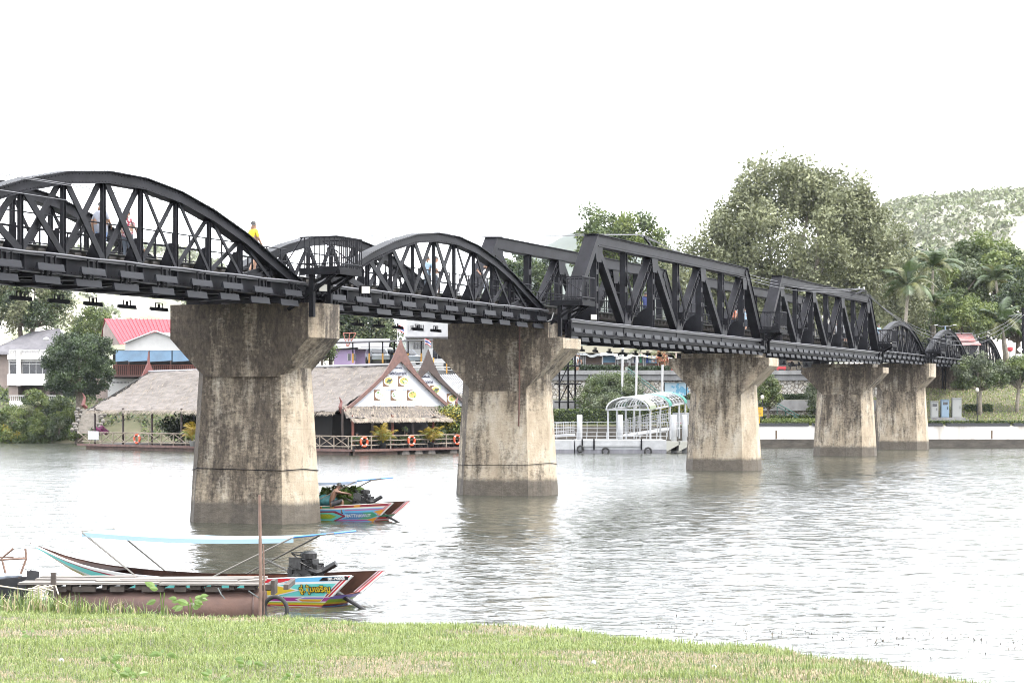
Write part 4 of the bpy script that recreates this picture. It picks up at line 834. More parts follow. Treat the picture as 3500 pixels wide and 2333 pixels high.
# skirt thatch under the sign
thatch_slope((-.7, -1.55, 2.55), (12.3, -1.55, 2.55), (11.9, .02, 3.55), (-.3, .02, 3.55), 'thatch_skirt', 5, ro)
def lettering(body, size, ext, off, m, o):
    cu = bpy.data.curves.new('lettering', 'FONT'); cu.body = body; cu.size = size; cu.align_x = 'CENTER'; cu.extrude = ext; cu.offset = off; cu.materials.append(m)
    t = bpy.data.objects.new('tmp', cu); C.objects.link(t); me = bpy.data.meshes.new_from_object(t.evaluated_get(bpy.context.evaluated_depsgraph_get())); bpy.data.objects.remove(t); bpy.data.curves.remove(cu); me.name = 'lettering'
    q = link('lettering', me, o); q['kind'] = 'stuff'; return q
def gable(o, w0, w1, wr, y, zb_, zr, sign, txt, thai, dark=False, foods=True):
    m = MB(); m.extrude([(w0, y, zb_), (w1, y, zb_), (wr, y, zr)], (0, .08, 0)); part('gable_sign', m, mat('sign_white', (.58, .60, .64), .5), o)
    bm_ = dbrown if dark else brown
    for e, wx in ((-1, w0), (1, w1)):                    # curved boards that sweep up to a spire
        pts = []; n = 14
        for i in range(n + 1):
            f = i / n; x = wx + e * .55 + (wr - wx - e * .55) * f; z = zb_ - .25 + (zr + .1 - zb_ + .25) * (f ** 1.12); top = .17 + .08 * f + 1.3 * max(0, f - .62) ** 2 / .1444
            pts.append((x, z, top))
        m = MB(); poly = [(x, y - .12, z - .12) for x, z, t in pts] + [(x - (e * -.0), y - .12, z + t) for x, z, t in reversed(pts)]; m.extrude(poly, (0, -.10, 0)); part('bargeboard', m, bm_, o)
        m = MB(); x, z, _ = pts[0]; m.tube([(x - e * .1, y - .17, z), (x + e * .35, y - .17, z - .12), (x + e * .5, y - .17, z + .25), (x + e * .38, y - .17, z + .6), (x + e * .58, y - .17, z + .95)], [.13, .16, .14, .1, .02], 6); part('finial', m, mat('naga_red', (.17, .05, .042), .6), o)
    for s_, w, z, sz in ((txt, wr - .15, zr - 1.02, .44), (thai, wr - .1, zr - .56, .20)):
        t = lettering(s_, sz, .006, .006, mat('sign_ink', (.03, .03, .07), .6), o); t.location = (w, y - .015, z); t.rotation_euler = (R(90), 0, 0)
    cols = {'wood': mat('photo_wood', (.16, .08, .035), .6), 'white': mat('bowl_white', (.78, .78, .74), .4), 'soup': mat('photo_soup', (.55, .45, .13), .5), 'green': mat('photo_green', (.12, .25, .06), .6), 'pale': mat('photo_pale', (.55, .68, .45), .5), 'orange': mat('photo_orange', (.62, .24, .08), .5), 'dark': mat('photo_dark', (.05, .06, .05), .5), 'ink': mat('caption_ink', (.42, .46, .70), .6)}
    keys = list(cols); ms = [cols[k] for k in keys]; K = keys.index
    if not foods: return
    for j, (fx, fz, kind) in enumerate(foods):
        m = MB(); s = .58; m.b2(-s, s, -.004, 0, -s, s, K('wood')); m.b2(0, s, -.007, -.0045, -s, s, K('pale')); rs = random.Random(j)
        def disc(cx_, cz_, r, yy, mi, n=14, sq=1.): m.face([(cx_ + r * math.cos(2 * math.pi * i / n), yy, cz_ + r * sq * math.sin(2 * math.pi * i / n)) for i in range(n)][::-1], mi)
        disc(0, .02, s * .86, -.010, K('white')); disc(0, .04, s * .72, -.013, K({0: 'soup', 1: 'soup', 2: 'pale', 3: 'white', 4: 'soup'}[kind]), sq=.9)
        for i in range(14): a = rs.uniform(0, 6.28); rr = rs.uniform(0, .42) * s * 1.3; disc(rr * math.cos(a), .04 + rr * math.sin(a), rs.uniform(.04, .11), -.016 - .0005 * i, K(rs.choice({0: ['dark', 'dark', 'green'], 1: ['orange', 'green', 'white'], 2: ['green', 'white', 'pale'], 3: ['green', 'pale', 'white'], 4: ['orange', 'green', 'soup']}[kind])), 7)
        for k, (ww, zz_) in enumerate(((.55, -.78), (.7, -.95))):
            for i in range(7): m.b2(-ww + i * 2 * ww / 7, -ww + (i + .75) * 2 * ww / 7, -.004, -.001, zz_ - .03, zz_ + .03, K('ink'))
        f_ = part('food_picture', m, ms, o); f_.location = (fx, y - .014, fz); f_.scale = (1.05, 1, .68)
gable(ro, .55, 11.0, WR, -.12, 3.5, ZR + .35, None, 'Restaurant', 'ร้านอาหาร', foods=[(4.68, 5.40, 0), (6.3, 5.40, 1), (3.75, 4.36, 2), (5.5, 4.36, 3), (7.25, 4.36, 4)])
# far left end of the roof
m = MB(); m.extrude([(WR - .8, ML + .1, ZR - .7), (WR + .8, ML + .1, ZR - .7), (WR + .12, ML + .1, ZR + .5), (WR, ML + .1, ZR + 1.5), (WR - .12, ML + .1, ZR + .5)], (0, .12, 0)); part('roof_spire', m, mat('naga_red', (.17, .05, .042)), ro)
m = MB(); m.extrude([(WE, ML + .1, ZE + .1), (WR, ML + .1, ZR - .2), (WB, ML + .1, ZE + .1)], (0, -.12, 0)); part('end_gable', m, dark_int, ro)
m = MB(); m.tube([(WE, ML + .15, ZE + .3), (WE - .3, ML + .15, ZE + .55), (WE - .15, ML + .15, ZE + 1.1), (WE - .35, ML + .15, ZE + 1.5)], [.16, .17, .12, .03], 6); part('finial', m, mat('naga_red', (.17, .05, .042)), ro)
FZ = .42
m = MB(); m.b2(-.9, 13.4, -2.25, 30, FZ - .12, FZ); part('deck', m, dbrown, ro)
m = MB(); m.b2(-.95, 13.45, -2.32, -2.25, FZ - .16, FZ + .02); m.b2(-.96, -.9, -1.9, 30, FZ - .16, FZ + .02); part('deck_edge', m, brown, ro)
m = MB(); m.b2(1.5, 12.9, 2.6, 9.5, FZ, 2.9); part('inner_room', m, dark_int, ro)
m = MB(); m.b2(3.6, 12.0, 5.9, 6.0, 2.0, 2.75); part('menu_panel', m, mat('grey_panel', (.45, .47, .5), .5), ro)
for i in range(9): m = MB(); k = -.5 + i * 3.6; m.tube([(-.45, k, FZ), (-.45, k, ZE + .3)], .09, 7); part('post', m, dbrown, ro)
for i, w in enumerate((0.1, 2.1, 4.2, 6.4, 8.6, 11.1, 12.9)): m = MB(); m.tube([(w, -1.0, FZ), (w, -1.0, 2.9)], .10, 7); part('post', m, redw if i in (0, 2, 4) else dbrown, ro)
rail_wood = mat('weathered_pole', (.33, .27, .21), .8, .3, 4)
for zz_ in (.28, .62, .95): m = MB(); m.tube([(-.85 + i, -1.75, FZ + zz_ + .015 * math.sin(i * 2.1)) for i in range(15)], .045, 6); part('rail', m, rail_wood, ro)
for i in range(8): m = MB(); m.tube([(-.8 + i * 2, -1.78, FZ), (-.8 + i * 2, -1.78, FZ + 1.0)], .05, 6); part('rail_post', m, rail_wood, ro)
for zz_ in (.2, .95): m = MB(); m.tube([(-.85, -1.7, FZ + zz_), (-.85, 29.5, FZ + zz_)], .045, 6); part('rail', m, rail_wood, ro)
for i in range(21):
    y0 = -1.5 + i * 1.5; m = MB(); m.tube([(-.85, y0, FZ), (-.85, y0, FZ + 1.0)], .045, 5); part('rail_post', m, rail_wood, ro)
    for a, b_ in ((.2, .95), (.95, .2)): m = MB(); m.tube([(-.85 - .03 * (a - .5), y0, FZ + a), (-.85 - .03 * (a - .5), y0 + 1.5, FZ + b_)], .035, 5); part('rail_brace', m, rail_wood, ro)
rustdrum = mat('float_drum', (.17, .15, .135), .7, .4, 3)
for i, w in enumerate((4.4, 5.8, 7.2, 9.6, 11.6)): m = MB(); m.tube([(w, -2.2, .0), (w, 3, .0)], .40, 14); part('float', m, rustdrum, ro)
m = MB(); m.b2(-.8, 3.6, -2.1, -1.9, -.3, .25); m.b2(-.8, -.6, -1.5, 29, -.3, .25); part('float_beam', m, mat('rusty_beam', (.10, .06, .045), .8, .4, 2), ro)
m = MB(); m.b2(-.95, -.9, 27.2, 28.6, FZ + .35, FZ + 1.05); part('notice_board', m, white, ro)
for k in range(6): m = MB(); m.b2(-.35, .35, -.35, .35, .68, .72); m.b2(-.05, .05, -.05, .05, 0, .68); m.b2(-.22, .22, -.22, .22, 0, .03); t = part('table', m, dbrown, ro); t.location = (1.2 + k * 2.1, .6, FZ)
for k in range(4): m = MB(); m.b2(1.6, 1.66, 10.6 + k * 1.5, 11.9 + k * 1.5, FZ + .3, 2.6); part('curtain', m, mat('curtain', (.38, .36, .34), .8, .15, 2), ro)
for i, (w, k) in enumerate(((6, 13), (8, 16.5), (7, 20), (9, 23), (7, 26), (10, 29))): bush('garden_bush', 'green garden bush seen under the thatch, ' + ['behind the curtains', 'second from the curtains', 'third from the curtains', 'fourth from the curtains', 'near the open end', 'past the open roof end'][i], RC + Vector((.66 * w - .75 * k, .75 * w + .66 * k, .2)), (2.4, 1.2, 1.3), 3200, .2, [[L_light, L_mid], [L_mid, L_dark], [L_grey, L_mid]][i % 3], 130 + i, stem=.2, cl=26, group='garden bushes behind the raft')
# second roof
r2 = thing('rear_restaurant_hall', 'second thatched hall with dark gable behind the Restaurant gable', 'restaurant', RC + Vector((.66 * 12.2 - .75 * 3.2, .75 * 12.2 + .66 * 3.2, 0)), RR)
thatch_slope((-5.0, 0, 3.3), (-5.0, 16, 3.3), (0, 16, 6.0), (0, 0, 6.1), 'thatched_roof', 3, r2); thatch_slope((5.0, 0, 3.3), (5.0, 16, 3.3), (0, 16, 6.0), (0, 0, 6.1), 'thatched_roof', 4, r2)
gable(r2, -4.7, 4.7, 0, -.1, 3.5, 6.3, None, 'Welcome', 'ยินดีต้อนรับ', True, foods=[(1.0, 4.75, 0), (2.9, 4.1, 4)])
for w in (-4.2, 4.2): m = MB(); m.tube([(w, 0, FZ), (w, 0, 3.4)], .1, 6); part('post', m, dbrown, r2)
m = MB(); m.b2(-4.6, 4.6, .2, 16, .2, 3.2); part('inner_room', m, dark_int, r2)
def rl(w, m_, z): return RC + Vector((.66 * w - .75 * m_, .75 * w + .66 * m_, z))
# life rings
orange = mat('lifebuoy_orange', (.75, .10, .03), .5)
for i, (p, ax, lab) in enumerate(((rl(.35, -1.9, .95), (.75, -.66, 0), 'orange lifebuoy on the front rail nearest the first pier'), (rl(5.3, -1.9, .97), (.75, -.66, 0), 'orange lifebuoy on the front rail under the round topiary'), (rl(10.3, -1.9, .98), (.75, -.66, 0), 'orange lifebuoy on the front rail before the yellow flowering bush'), (rl(-1.0, 22.3, .9), (-.66, -.75, 0), 'orange lifebuoy on the crossed rail near the notice board'), (rl(-1.0, 10.3, .9), (-.66, -.75, 0), 'orange lifebuoy on the crossed rail beside the left pier edge'))):
    m = MB(); m.torus((0, 0, 0), .33, .085, 24, 8, ax, mis=lambda k: 1 if k % 6 == 0 else 0); single('lifebuoy', m, [orange, white], lab, 'lifebuoy', 'lifebuoys on the restaurant rails', True).location = p
# potted palms and plants
ypal = [mat('palm_yellow', (.50, .36, .04), .5, trans=.3), mat('palm_lime', (.22, .27, .04), .5, trans=.3), mat('palm_gold', (.38, .27, .05), .5, trans=.3)]
potb = mat('black_pot', (.03, .032, .036), .5); potg = mat('grey_pot', (.4, .4, .39), .7)
for i, (p, lab) in enumerate(((rl(2.2, -2.0, FZ), 'golden potted palm by the post, nearest the first pier'), (rl(7.3, -2.0, FZ), 'golden potted palm in the middle of the front rail'), (rl(12.6, -2.0, FZ), 'golden potted palm beside the second pier'), (rl(-1.3, 15.2, FZ), 'yellow potted palm left of its twin on the crossed rail'), (rl(-1.3, 13.0, FZ), 'yellow potted palm right of its twin on the crossed rail'))):
    palm('potted_palm', lab, p, .42, 24, 1.5, ypal, 90 + i, 'golden palms in pots on the raft', 'potted palm', trunk=False, up=1.3, droop=1.0, pot=potb if i < 3 else potg, nl=16, ll=.6)
bush('flowering_bush', 'big bush with yellow flowers at the restaurant corner by the second pier', rl(10.5, -.9, FZ), (2.0, 1.1, 1.2), 11000, .17, [L_yel, L_light, L_mid, L_light], 101, stem=.75, cl=44)
bush('topiary', 'small ball topiary behind the front rail lifebuoy', rl(5.15, -1.35, FZ), (.3, .3, .28), 900, .07, [L_grey, L_light], 102, stem=1.15, pot=potb)
bush('leafy_plant', 'pale leafy potted plant right of the middle golden palm', rl(8.9, -1.3, FZ), (.6, .5, .5), 1000, .16, [L_grey, L_mid], 103, stem=.6, pot=potb)
bush('leafy_plant', 'light green potted plant beside the corner post', rl(3.0, -1.25, FZ), (.5, .4, .5), 900, .15, [L_light, L_mid], 104, stem=.6, pot=potb)
flower_p = mat('pink_flower', (.55, .12, .34), .6, trans=.3)
proto = None
for i in range(22):
    w = -.3 + i * .62
    if proto is None: proto = bush('potted_plant', 'small plant in a black pot lined along the raft edge', rl(w, -1.45, FZ), (.42, .3, .34), 420, .12, [L_mid, L_light, L_dark], 110, 'potted plant', 'black pots lined along the raft edge', .30, potb, 9); q = proto
    else: q = copy_tree(proto); q.location = rl(w, -1.45 + .06 * math.sin(i * 3), FZ); q.rotation_euler.z = i * 1.3
# flags on gable spires
def flag(p, h, label, rz=0., s=1.):
    o = thing('flagpole', label, 'flag', p, 0); m = MB(); m.tube([(0, 0, 0), (0, 0, h)], .025, 5); part('pole', m, mat('pole_grey', (.5, .5, .5), .5), o)
    fr, fw, fb_ = mat('flag_red', (.55, .03, .05), .7), mat('flag_white', (.8, .8, .8), .7), mat('flag_blue', (.04, .05, .25), .7); m = MB(); W = .85 * s; H = .6 * s; N = 8
    ys_ = [0, 1 / 6, 2 / 6, 4 / 6, 5 / 6, 1]; mi = [0, 1, 2, 1, 0]
    for k in range(5):
        for i in range(N):
            f0, f1 = i / N, (i + 1) / N; g = lambda f, t: (W * f * .85 * math.cos(rz), W * f * .85 * math.sin(rz) + .1 * math.sin(f * 7), h - t * H - .25 * f * f)
            m.face([g(f0, ys_[k]), g(f1, ys_[k]), g(f1, ys_[k + 1]), g(f0, ys_[k + 1])], mi[k])
    part('flag', m, [fr, fw, fb_], o, True); return o
flag(P(1358, 1178, 165.2), 1.5, 'striped red white blue flag above the Restaurant gable spire', .1, .75)
flag(P(1452, 1195, 178), .9, 'small striped flag by the dark rear gable spire', .3, .7)

# ------------------------------------------------------------------ houses and cars behind the restaurant
o = thing('purple_house', 'small lilac house with white eaves behind the thatched roof', 'house', P(1142, 1240, 212)); b = o.location; q = lambda x, y, Y: P(x, y, Y) - b
lil = mat('lilac_wall', (.42, .31, .50), .8); m = MB(); w_ = xat(1213, 212) - b.x; hh = zat(1194, 212) - b.z; m.b2(0, w_, 0, 3, -.6, hh); m.b2(w_, w_ + 1.4, 1.2, 3, -.6, hh); part('wall', m, lil, o)
m = MB(); m.extrude([(-.5, -.5, hh), (w_ + .3, -.5, hh + .22), (w_ + .3, -.5, hh + .34), (-.5, -.5, hh + .12)], (0, 4, 0)); m.b2(w_ + .3, w_ + 3.5, -.2, 3, hh + .05, hh + .2); part('roof', m, white, o)
for x in (.88 * w_ / 1.9, 1.2 * w_ / 1.9): m = MB(); m.b2(x * 1.45, x * 1.45 + .26, -.03, -.004, hh - 1.05, hh - .4); wd = part('window', m, dkglass, o); m = MB(); m.b2(x * 1.45 - .05, x * 1.45 - .004, -.03, -.003, hh - 1.05, hh - .4); part('frame', m, white, wd)
o = thing('carport', 'long metal carport roof on black posts with orange feet', 'carport', P(1140, 1240, 205)); b = o.location
m = MB(); m.beam(P(1130, 1171, 205) - b, P(1560, 1160, 204) - b, 3.0, .1); part('roof', m, tin, o)
for x in (1206, 1262, 1308, 1348, 1395, 1440):
    p = P(x, 1240, 204.5) - b; m = MB(); m.tube([p, p + Vector((0, 0, .9))], .09, 6, 1); m.tube([p + Vector((0, 0, .9)), p + Vector((0, 0, 2.0))], .07, 6, 0); part('post', m, [steel_d, mat('post_orange', (.65, .33, .05), .6)], o)
o = thing('shed', 'grey roofed dark shed above the lilac house', 'shed', tb(1180, 222)); b = o.location; X0, X1 = xat(1140, 222) - b.x, xat(1330, 222) - b.x; e = zat(1186, 222) - b.z; m = MB(); m.b2(X0, X1, 0, 4, 0, e); part('wall', m, dark_int, o)
m = MB(); m.face([(X0 - .3, -.6, e), (X1, -.6, e), (X1, 2, e + .9), (X0 + .5, 2, e + .9)]); m.face([(X0 - .3, 4.4, e), (X1, 4.4, e), (X1, 2, e + .9), (X0 + .5, 2, e + .9)]); part('roof', m, tin, o)
o = thing('hoarding_frame', 'rusty red open lattice frame standing on the shed', 'frame', P(1190, 1190, 221)); b = o.location; m = MB()
for a, c_ in (((1173, 1138), (1187, 1188)), ((1217, 1138), (1187, 1188)), ((1173, 1138), (1217, 1138)), ((1187, 1188), (1196, 1138)), ((1205, 1160), (1182, 1160))): m.tube([P(*a, 221) - b, P(*c_, 221) - b], .05, 5)
part('lattice', m, mat('rusty_red', (.35, .12, .08), .7), o)
o = thing('white_building', 'white building with barred windows behind the second gable', 'building', tb(1440, 224)); b = o.location; X0, X1 = xat(1388, 224) - b.x, xat(1560, 224) - b.x; zt = zat(1035, 224) - b.z
m = MB(); m.b2(X0, X1, 0, 8, 0, zt); part('wall', m, mat('dull_white_wall', (.45, .455, .46), .85, .12, .8), o)
m = MB(); m.b2(X0 - .1, X1, -1.2, -.003, zat(1155, 224) - b.z, zat(1150, 224) - b.z); part('ledge', m, tin, o)
for x, y0, y1, ww in ((1412, 1192, 1170, 40), (1428, 1130, 1110, 22), (1400, 1128, 1112, 16)):
    m = MB(); a = xat(x, 224) - b.x; m.b2(a, a + ww * .03, -.03, -.004, zat(y0, 224) - b.z, zat(y1, 224) - b.z); wd = part('window', m, dkglass, o)
    m = MB(); [m.b2(a + i * ww * .0075 - .02, a + i * ww * .0075 + .02, -.06, -.031, zat(y0, 224) - b.z, zat(y1, 224) - b.z) for i in range(5)]; part('bars', m, white, wd)
o = thing('corrugated_roof', 'grey corrugated lean-to roof beside the second pier', 'roof', P(1530, 1380, 176)); b = o.location; m = MB(); a0, a1, a2, a3 = P(1500, 1282, 182) - b, P(1620, 1278, 182) - b, P(1640, 1345, 176) - b, P(1560, 1345, 176) - b
m.face([a0, a1, a2, a3]); part('sheet', m, tin, o); m = MB()
for i in range(16): f = (i + .5) / 16; m.beam(a0.lerp(a1, f) + Vector((0, 0, .04)), a3.lerp(a2, f) + Vector((0, 0, .04)), .06, .06)
r_ = part('ridges', m, mat('tin_light', (.5, .5, .51), .5), o); r_['kind'] = 'stuff'; m = MB(); m.tube([a2, a2 - Vector((0, 0, 3))], .08, 6); part('post', m, steel_d, o)
def car(p, rz, col, label, van=False):
    o = thing('parked_car', label, 'car', p, rz, 'cars parked behind the restaurant'); cm = mat('car_' + label.split()[0], col, .25); g = dkglass; m = MB(); h = 1.9 if van else 1.42
    prof = [(-2.1, .35), (2.1, .35), (2.15, .75), (1.2, .92), (.55, h), (-1.5, h), (-2.05, .95)] if not van else [(-2.3, .35), (2.3, .35), (2.35, .9), (1.9, 1.1), (1.4, h), (-2.2, h), (-2.35, .95)]
    m.extrude([(x, -.82, z) for x, z in prof], (0, 1.64, 0)); part('body', m, cm, o)
    for y in (-.835, .815):
        for a, c_ in ((-1.35, -.35), (-.25, .75)): m = MB(); m.extrude([(a, y, .95), (c_, y, .95), (c_ - .22 * (c_ > .5), y, h - .12), (a, y, h - .12)], (0, .02, 0)); part('window', m, g, o)
    m = MB(); x0, z0 = prof[3]; x1_, z1 = prof[4]; m.extrude([(x0 + .01, -.7, z0 + .03), (x0 + .01, .7, z0 + .03), (x1_ + .03, .62, z1 - .06), (x1_ + .03, -.62, z1 - .06)], (.02, 0, .02)); part('windscreen', m, g, o)
    for x in (-1.3, 1.35):
        for y in (-.8, .8): m = MB(); m.tube([(x, y - .1, .33), (x, y + .1, .33)], .33, 14); w = part('wheel', m, mat('tyre', (.02, .02, .02), .8), o)
    return o
zc = lambda x, y, Y: P(x, y, Y)
car(zc(1290, 1242, 207), -1.35, (.42, .46, .48), 'silver car parked behind the thatch, left of the spire'); car(zc(1378, 1246, 206), -1.0, (.3, .34, .38), 'grey car parked behind the thatch, right of the spire')
car(zc(1530, 1262, 196), -1.1, (.6, .6, .6), 'white van parked behind the dark rear gable', True); car(zc(1556, 1243, 207), .2, (.55, .04, .05), 'red car half hidden by the second pier')
o = thing('parking_rail', 'white rail with orange and white posts beside the parked cars', 'railing', P(1380, 1290, 194)); b = o.location
for y in (1238, 1255): m = MB(); m.tube([P(1370, y - 1, 194) - b, P(1620, y + 1, 194) - b], .06, 6); part('rail', m, white, o)
for x in (1395, 1482, 1527): m = MB(); m.tube([P(x, 1275, 194) - b, P(x, 1222, 194) - b], .07, 6); part('post', m, mat('post_orange', (.65, .33, .05)), o)
# ------------------------------------------------------------------ quay and terraces on the far bank
def quaymat():
    m = bpy.data.materials.new('quay_paint'); m.use_nodes = True; N = m.node_tree.nodes; L = m.node_tree.links; b = N['Principled BSDF']; b.inputs['Roughness'].default_value = .8
    tc = N.new('ShaderNodeTexCoord'); mp = N.new('ShaderNodeMapping'); mp.inputs['Scale'].default_value = (1, 1, .18); L.new(tc.outputs['Object'], mp.inputs[0]); z = N.new('ShaderNodeTexNoise'); z.inputs['Scale'].default_value = .9; z.inputs['Detail'].default_value = 7; L.new(mp.outputs[0], z.inputs[0])
    r = N.new('ShaderNodeValToRGB'); L.new(z.outputs[0], r.inputs[0]); e = r.color_ramp.elements; e[0].position = .30; e[0].color = (.25, .21, .16, 1); e[1].position = .47; e[1].color = (.50, .49, .475, 1); L.new(r.outputs[0], b.inputs['Base Color']); return m
wetcon = mat('wet_concrete', (.12, .105, .085), .8, 1, .8, col2=(.05, .043, .034), bump=.4, bscale=4, stretch=(1, 1, 2.5)); greycon = mat('grey_concrete', (.25, .25, .25), .85, .25, 1.2, bump=.2, bscale=8, stretch=(1, 1, .4))
quay = thing('quay_wall', 'long white painted quay wall with black coping and dark wet foot', 'wall', (20, 184, 0)); qx0, qx1 = -29.5, 60
m = MB(); m.b2(-.5, qx1, 0, .5, .72, 1.82); part('painted_face', m, quaymat(), quay); m = MB(); m.b2(qx0, -.503, 0, .5, .72, 1.82); part('bare_face', m, wetcon, quay)
m = MB(); m.b2(qx0, qx1, -.12, .6, -1.5, .715); part('foot', m, wetcon, quay)
for i in range(11): m = MB(); x = -.5 + i * 5.6; m.b2(x, x + 5.3, -.06, .55, 1.825, 2.05); part('coping', m, mat('coping_black', (.04, .042, .05), .7), quay)
for i, x in enumerate(range(2, 60, 6)): m = MB(); m.b2(x, x + .14, -.015, -.002, .75, 1.45); part('drain_stain', m, mat('drain_brown', (.16, .11, .07), .9), quay)
def stonemat():
    m = bpy.data.materials.new('rubble_stone'); m.use_nodes = True; N = m.node_tree.nodes; L = m.node_tree.links; b = N['Principled BSDF']; b.inputs['Roughness'].default_value = .9
    tc = N.new('ShaderNodeTexCoord'); mp = N.new('ShaderNodeMapping'); mp.inputs['Scale'].default_value = (1, .2, 1); L.new(tc.outputs['Object'], mp.inputs[0])
    v = N.new('ShaderNodeTexVoronoi'); v.feature = 'DISTANCE_TO_EDGE'; v.inputs['Scale'].default_value = 3.4; L.new(mp.outputs[0], v.inputs['Vector']); v2 = N.new('ShaderNodeTexVoronoi'); v2.inputs['Scale'].default_value = 3.4; L.new(mp.outputs[0], v2.inputs['Vector'])
    r = N.new('ShaderNodeValToRGB'); L.new(v.outputs['Distance'], r.inputs[0]); e = r.color_ramp.elements; e[0].position = .03; e[0].color = (0, 0, 0, 1); e[1].position = .10; e[1].color = (1, 1, 1, 1)
    c = N.new('ShaderNodeValToRGB'); L.new(v2.outputs['Color'], c.inputs[0]); ee = c.color_ramp.elements; ee[0].color = (.25, .215, .155, 1); ee[1].color = (.34, .325, .30, 1); k = ee.new(.5); k.color = (.31, .295, .265, 1)
    mx = N.new('ShaderNodeMix'); mx.data_type = 'RGBA'; L.new(r.outputs[0], mx.inputs[0]); mx.inputs[6].default_value = (.13, .115, .095, 1); L.new(c.outputs[0], mx.inputs[7]); L.new(mx.outputs[2], b.inputs['Base Color'])
    bp = N.new('ShaderNodeBump'); bp.inputs['Distance'].default_value = .06; L.new(r.outputs[0], bp.inputs['Height']); L.new(bp.outputs[0], b.inputs['Normal']); return m
STN = stonemat()
tw = thing('retaining_wall', 'upper retaining wall of pale rubble stone under a concrete ledge', 'wall', (14, 196, 4)); x0, x1 = -21, 21
m = MB(); m.b2(x0, x1, 0, .4, 0, 1.75); part('stone_face', m, STN, tw)
m = MB(); m.b2(x0, x1, -.25, .5, 1.754, 2.25); m.b2(x0, x1, -.45, .5, 2.254, 2.62); part('ledge', m, greycon, tw)
lw = thing('planter_wall', 'lower terrace wall of rubble stone with grey concrete top', 'wall', (14, 193.6, 1.9)); m = MB(); m.b2(x0, x1, 0, .4, 0, 1.15); part('stone_face', m, STN, lw)
m = MB(); m.b2(x0, x1, -.3, .6, 1.154, 1.55); m.b2(x0, x1, -.15, .6, 1.554, 2.1); part('ledge', m, greycon, lw)
def hd(x0, x1, y0, y1, Y, dep, leaf, n, mats, seed, label, inner=None):
    a, c_ = P(x0, y0, Y), P(x1, y1, Y); return hedge('hedge', label, Vector(((a.x + c_.x) / 2, Y + dep / 2, c_.z)), (c_.x - a.x, dep, a.z - c_.z), leaf, n, mats, seed, 0, None, inner=inner)
hd(2655, 2850, 1350, 1369, 195, .8, .16, 2600, [L_hdark, L_dark], 1, 'dark clipped hedge between the two stone walls')
hd(2610, 2850, 1421, 1433, 191.5, .7, .14, 3000, [L_dark, L_hedge], 2, 'dark low hedge at the foot of the lower stone wall')
hd(2590, 2845, 1432, 1441, 188.5, .8, .13, 2600, [L_hedge, L_light], 3, 'yellow green hedge row behind the front row')
hd(2610, 2850, 1438, 1450, 186.2, .8, .13, 3400, [L_hedge, L_light], 4, 'bright clipped hedge right behind the black coping, by the fourth pier')
hd(3180, 3300, 1440, 1452, 186.0, .7, .13, 1800, [L_hedge, L_hdark], 5, 'low clipped hedge behind the coping below the cabinets')
hd(3300, 3432, 1440, 1452, 186.2, .7, .13, 1800, [L_hedge, L_hdark], 6, 'low clipped hedge behind the coping by the lamp post')
hd(3438, 3620, 1440, 1451, 186.0, .7, .13, 1800, [L_hedge, L_hdark], 7, 'low clipped hedge behind the coping at the frame edge')
hd(3306, 3392, 1385, 1425, 191, 1.6, .14, 2600, [L_hedge, L_hdark], 8, 'square clipped hedge block at the foot of the pier on land')
hd(1895, 2400, 1402, 1455, 186.5, 1.2, .17, 9000, [L_mid, L_hedge, L_dark], 9, 'tall green hedge behind the white jetty')
hd(2225, 2345, 1385, 1455, 185.6, .7, .16, 3200, [L_light, L_yel, L_hedge], 10, 'yellow flowering hedge behind the canopy posts')
hd(1985, 2115, 1251, 1272, 196.4, .5, .15, 2600, [L_hdark, L_dark], 11, 'dark green hedge screen below the stalls, left part')
hd(2150, 2290, 1254, 1272, 196.4, .5, .15, 2600, [L_hdark, L_dark], 12, 'dark green hedge screen below the stalls, right part')
hd(2280, 2420, 1352, 1375, 195, .8, .16, 2000, [L_hedge, L_dark], 13, 'clipped hedge under the blue billboard')
# lawn on the right
rng = np.random.default_rng(17); n = 26000; X = rng.uniform(30, 62, n); Y = rng.uniform(186.4, 207, n)
tag(link('lawn_grass', blades('lawn_grass', X, Y, far_h(X, Y) - .02, rng.uniform(.08, .22, n), .07, [GM[0], GM[1], GM[2]], rng.choice([0, 1, 2], n, p=[.35, .4, .25]), rng)), kind='stuff', label='mown sloping lawn behind the quay wall')
# stair rails
green_p = mat('green_rail', (.02, .10, .075), .5)
for j, (a, c_, lab) in enumerate((((2646, 1371, 193), (2732, 1420, 190.5), 'green stair handrail in front of the lower stone wall'), ((2146, 1258, 195.6), (2262, 1345, 192), 'long green stair handrail left of the blue billboard'))):
    o = thing('stair_handrail', lab, 'handrail', P(*c_)); b = o.location; A_, B_ = P(*a) - b, P(*c_) - b
    for dz in (0, -.28): m = MB(); m.tube([A_ + Vector((0, 0, dz)), B_ + Vector((0, 0, dz))], .05, 6); part('rail', m, green_p, o)
    for f in (.12, .45, .8): c0 = A_.lerp(B_, f); m = MB(); m.tube([c0, c0 - Vector((0, 0, .95))], .045, 6); part('post', m, green_p, o)
    k = 12
    st_ = thing('stairs', ['concrete stairs under the shorter green handrail', 'concrete stairs under the long green handrail'][j], 'stairs', P(*c_) - Vector((0, 0, 1)), 0)
    for i in range(k): f = i / k; c0 = B_.lerp(A_, f) + Vector((0, .5, -.0)); m = MB(); m.box((c0.x, c0.y, c0.z - .35), (abs(A_.x - B_.x) / k + .3, 1.2, (A_.z - B_.z) / k + .3)); part('step', m, greycon, st_)
